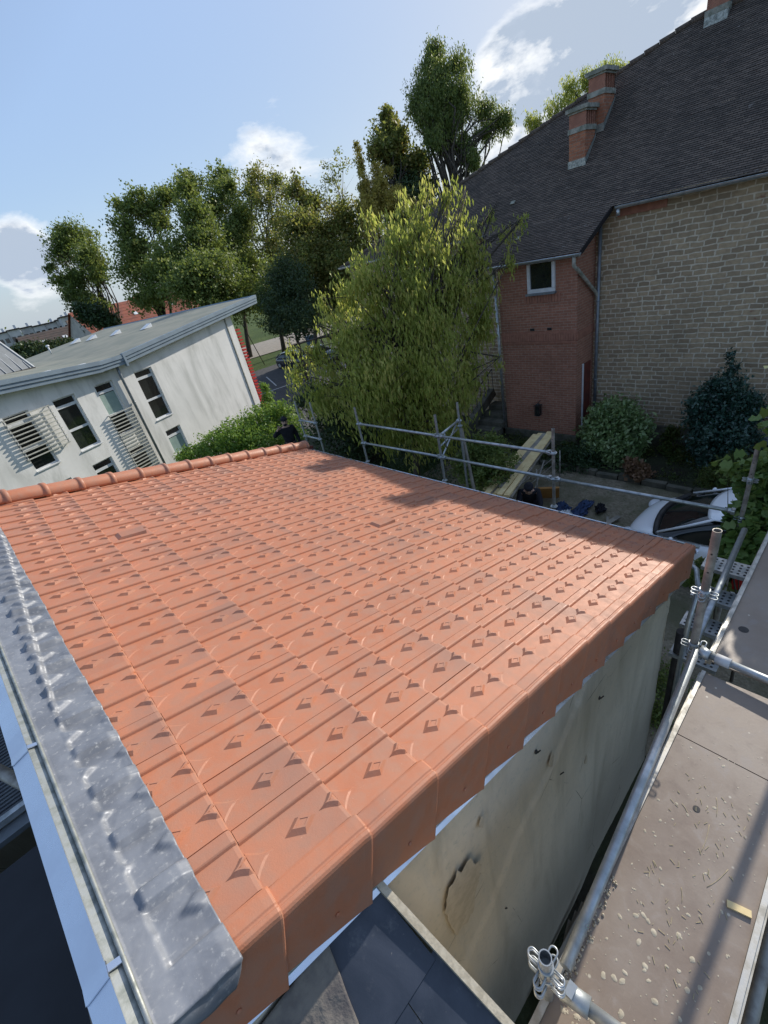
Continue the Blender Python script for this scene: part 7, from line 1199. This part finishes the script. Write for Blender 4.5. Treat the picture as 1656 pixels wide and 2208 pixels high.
mb = MB(); mb.box((0, 0, .45), (.50, .50, .9)); mb.box((0, 0, .94), (.56, .56, .10)); mb.pipe([(-.2, .26, .10), (.2, .26, .10)], .10, 12); o = tag(mb.build('wheeled_bin', M['blue_plastic']), 'blue wheeled bin standing on the grass verge behind the car park', 'bin'); o.location = (30.2, 45.6, gz(30, 45)); o.scale = (1.5, 1.5, 1.9)
for i, (x, y) in enumerate(((27.4, 46.5), (32.0, 46.2), (34.5, 45.6), (37.0, 45.0))):
    mb = MB(); mb.box((0, 0, .45), (.14, .14, 1.0)); o = tag(mb.build('wooden_post', M['timber_old']), ('short dark wooden post left of the blue bin on the grass verge', 'short dark wooden post just right of the blue bin', 'short dark wooden post third along the verge from the left', 'short dark wooden post farthest right along the grass verge')[i], 'post', 'posts along the grass verge'); o.location = (x, y, gz(x, y))
t = empty('lamp_post', (25.4, 49.0, gz(25, 49)), 'thin dark leaning sapling stake beside the pale path', 'stake'); mb = MB(); mb.pipe([(25.4, 49.0, -8.1), (25.0, 50.4, -3.2)], .05, 6); mb.build('stake', M['bark'], t); t.name = 'tree_stake'

# ============================================================ WORK AREA BELOW THE EAVE
t = empty('plank_pile', (8.8, 5.75, -5.2), 'stack of pale sawn planks lying on a metal trestle in the yard', 'planks')
pr3 = random.Random(9)
for i in range(15):
    k = i % 5; a = Vector((7.16 + pr3.random() * .45 - (0.5 if i in (2, 3) else 0), 5.02 + k * .15 + pr3.gauss(0, .02), -5.20 + (i // 5) * .042)); b = Vector((10.25 + pr3.random() * .35, 5.66 + k * .09, -5.10 + (i // 5) * .040)); mb = MB(); mb.bar(a, b, .125, .034); mb.build('plank', M['timber'] if i % 4 else M['timber_old'], t)
t = empty('metal_trestle', (8.8, 5.7, -6.22), 'thin metal trestle rack carrying the sawn planks', 'trestle')
mb = MB()
for x in (7.6, 8.75, 9.9):
    for y in (5.12, 5.98): mb.pipe([(x, y, -6.22), (x, y, -5.18)], .014, 8)
    mb.pipe([(x, 5.25, -5.24), (x, 6.05, -5.24)], .016, 8)
mb.build('leg', M['galv_dirty'], t)
for z in (-5.42, -5.62): MB().pipe([(7.6, 5.30, z), (9.9, 5.30, z)], .012, 8).build('rail', M['galv_dirty'], t)
MB().pipe([(9.3, 5.22, -5.2), (8.0, 5.05, -6.2)], .018, 8).build('brace', M['galv_dirty'], t)
mb = MB(); mb.bar((6.72, 5.6, -3.35), (6.55, 5.15, -6.2), .045, .06); tag(mb.build('timber_prop', M['timber_old']), 'pale timber prop leaning from the bracket down into the bushes', 'prop')
mb = MB(); mb.box((9.05, 5.05, -5.97), (.05, .62, .46), Matrix.Rotation(.5, 3, 'Z') @ Matrix.Rotation(-.5, 3, 'Y')); tag(mb.build('orange_board', M['orange']), 'orange-brown board leaning behind the crouching person', 'board')
def lumpy(name, c, size, mat, label, cat, seed):
    rr = random.Random(seed); mb = MB(); mb.sphere((0, 0, 0), 1, 40, 26); ph = [rr.random() * 6 for _ in range(9)]
    def wr_(x, y, z): return .20 * math.sin(4.3 * x + ph[0] + 2 * y) + .16 * math.sin(9 * y + ph[1] + 4 * x) + .12 * math.sin(15 * x - 9 * y + ph[2]) + .08 * math.sin(23 * x + 17 * y + ph[3])
    mb.v = [(x * size[0] * (1 + wr_(y, z, x)), y * size[1] * (1 + 1.3 * wr_(x, z, y)), max(z, -.45) * size[2] * (1 + 1.8 * wr_(x, y, z))) for x, y, z in mb.v]
    o = mb.build(name, mat, None, True); o.location = c; return tag(o, label, cat)
lumpy('work_bag', (8.72, 4.48, -6.12), (.22, .15, .11), M['blue_cloth'], 'bright blue fabric bag slumped beside the crouching person', 'bag', 2)
lumpy('work_jacket', (8.95, 4.10, -6.15), (.42, .14, .08), M['blue_cloth'], 'dark blue work clothes heaped on the gravel behind the upright', 'clothes', 5)
lumpy('black_boot', (9.12, 3.72, -6.13), (.16, .10, .10), M['black'], 'black boot at the end of the heap of blue clothes', 'boot', 8)
lumpy('white_sack', (8.42, 4.22, -6.10), (.20, .14, .12), M['frame_w'], 'small white sack below the heap of blue clothes', 'sack', 3)
mb = MB(); mb.bar((8.62, 3.40, -6.18), (8.98, 3.24, -6.12), .11, .03); mb.bar((8.6, 3.34, -6.17), (8.9, 3.46, -6.15), .05, .03); tag(mb.build('board_offcut', M['timber_old']), 'grey board offcut lying alone on the gravel near the white car', 'board')
mb = MB(); mb.box((6.2, .55, -4.6), (.5, .4, .3), Matrix.Rotation(.3, 3, 'Z')); mb.box((6.2, .55, -4.43), (.54, .44, .05), Matrix.Rotation(.3, 3, 'Z')); tag(mb.build('red_crate', M['red']), 'red crate glimpsed under the climber behind the roof corner', 'crate')
t = empty('garden_bench', (12.7, 1.2, -6.2), 'blue-grey bench against the stone wall right of the holly', 'bench'); mb = MB(); mb.box((13.1, .6, -5.75), (.45, 1.9, .05)); mb.build('seat', M['grey_pipe'], t); mb = MB(); mb.box((13.32, .6, -5.42), (.05, 1.9, .30)); mb.build('backrest', M['grey_pipe'], t)
for y in (-.2, 1.4): mb = MB(); mb.box((13.1, y, -5.98), (.4, .06, .42)); mb.build('leg', M['dark_metal'], t)
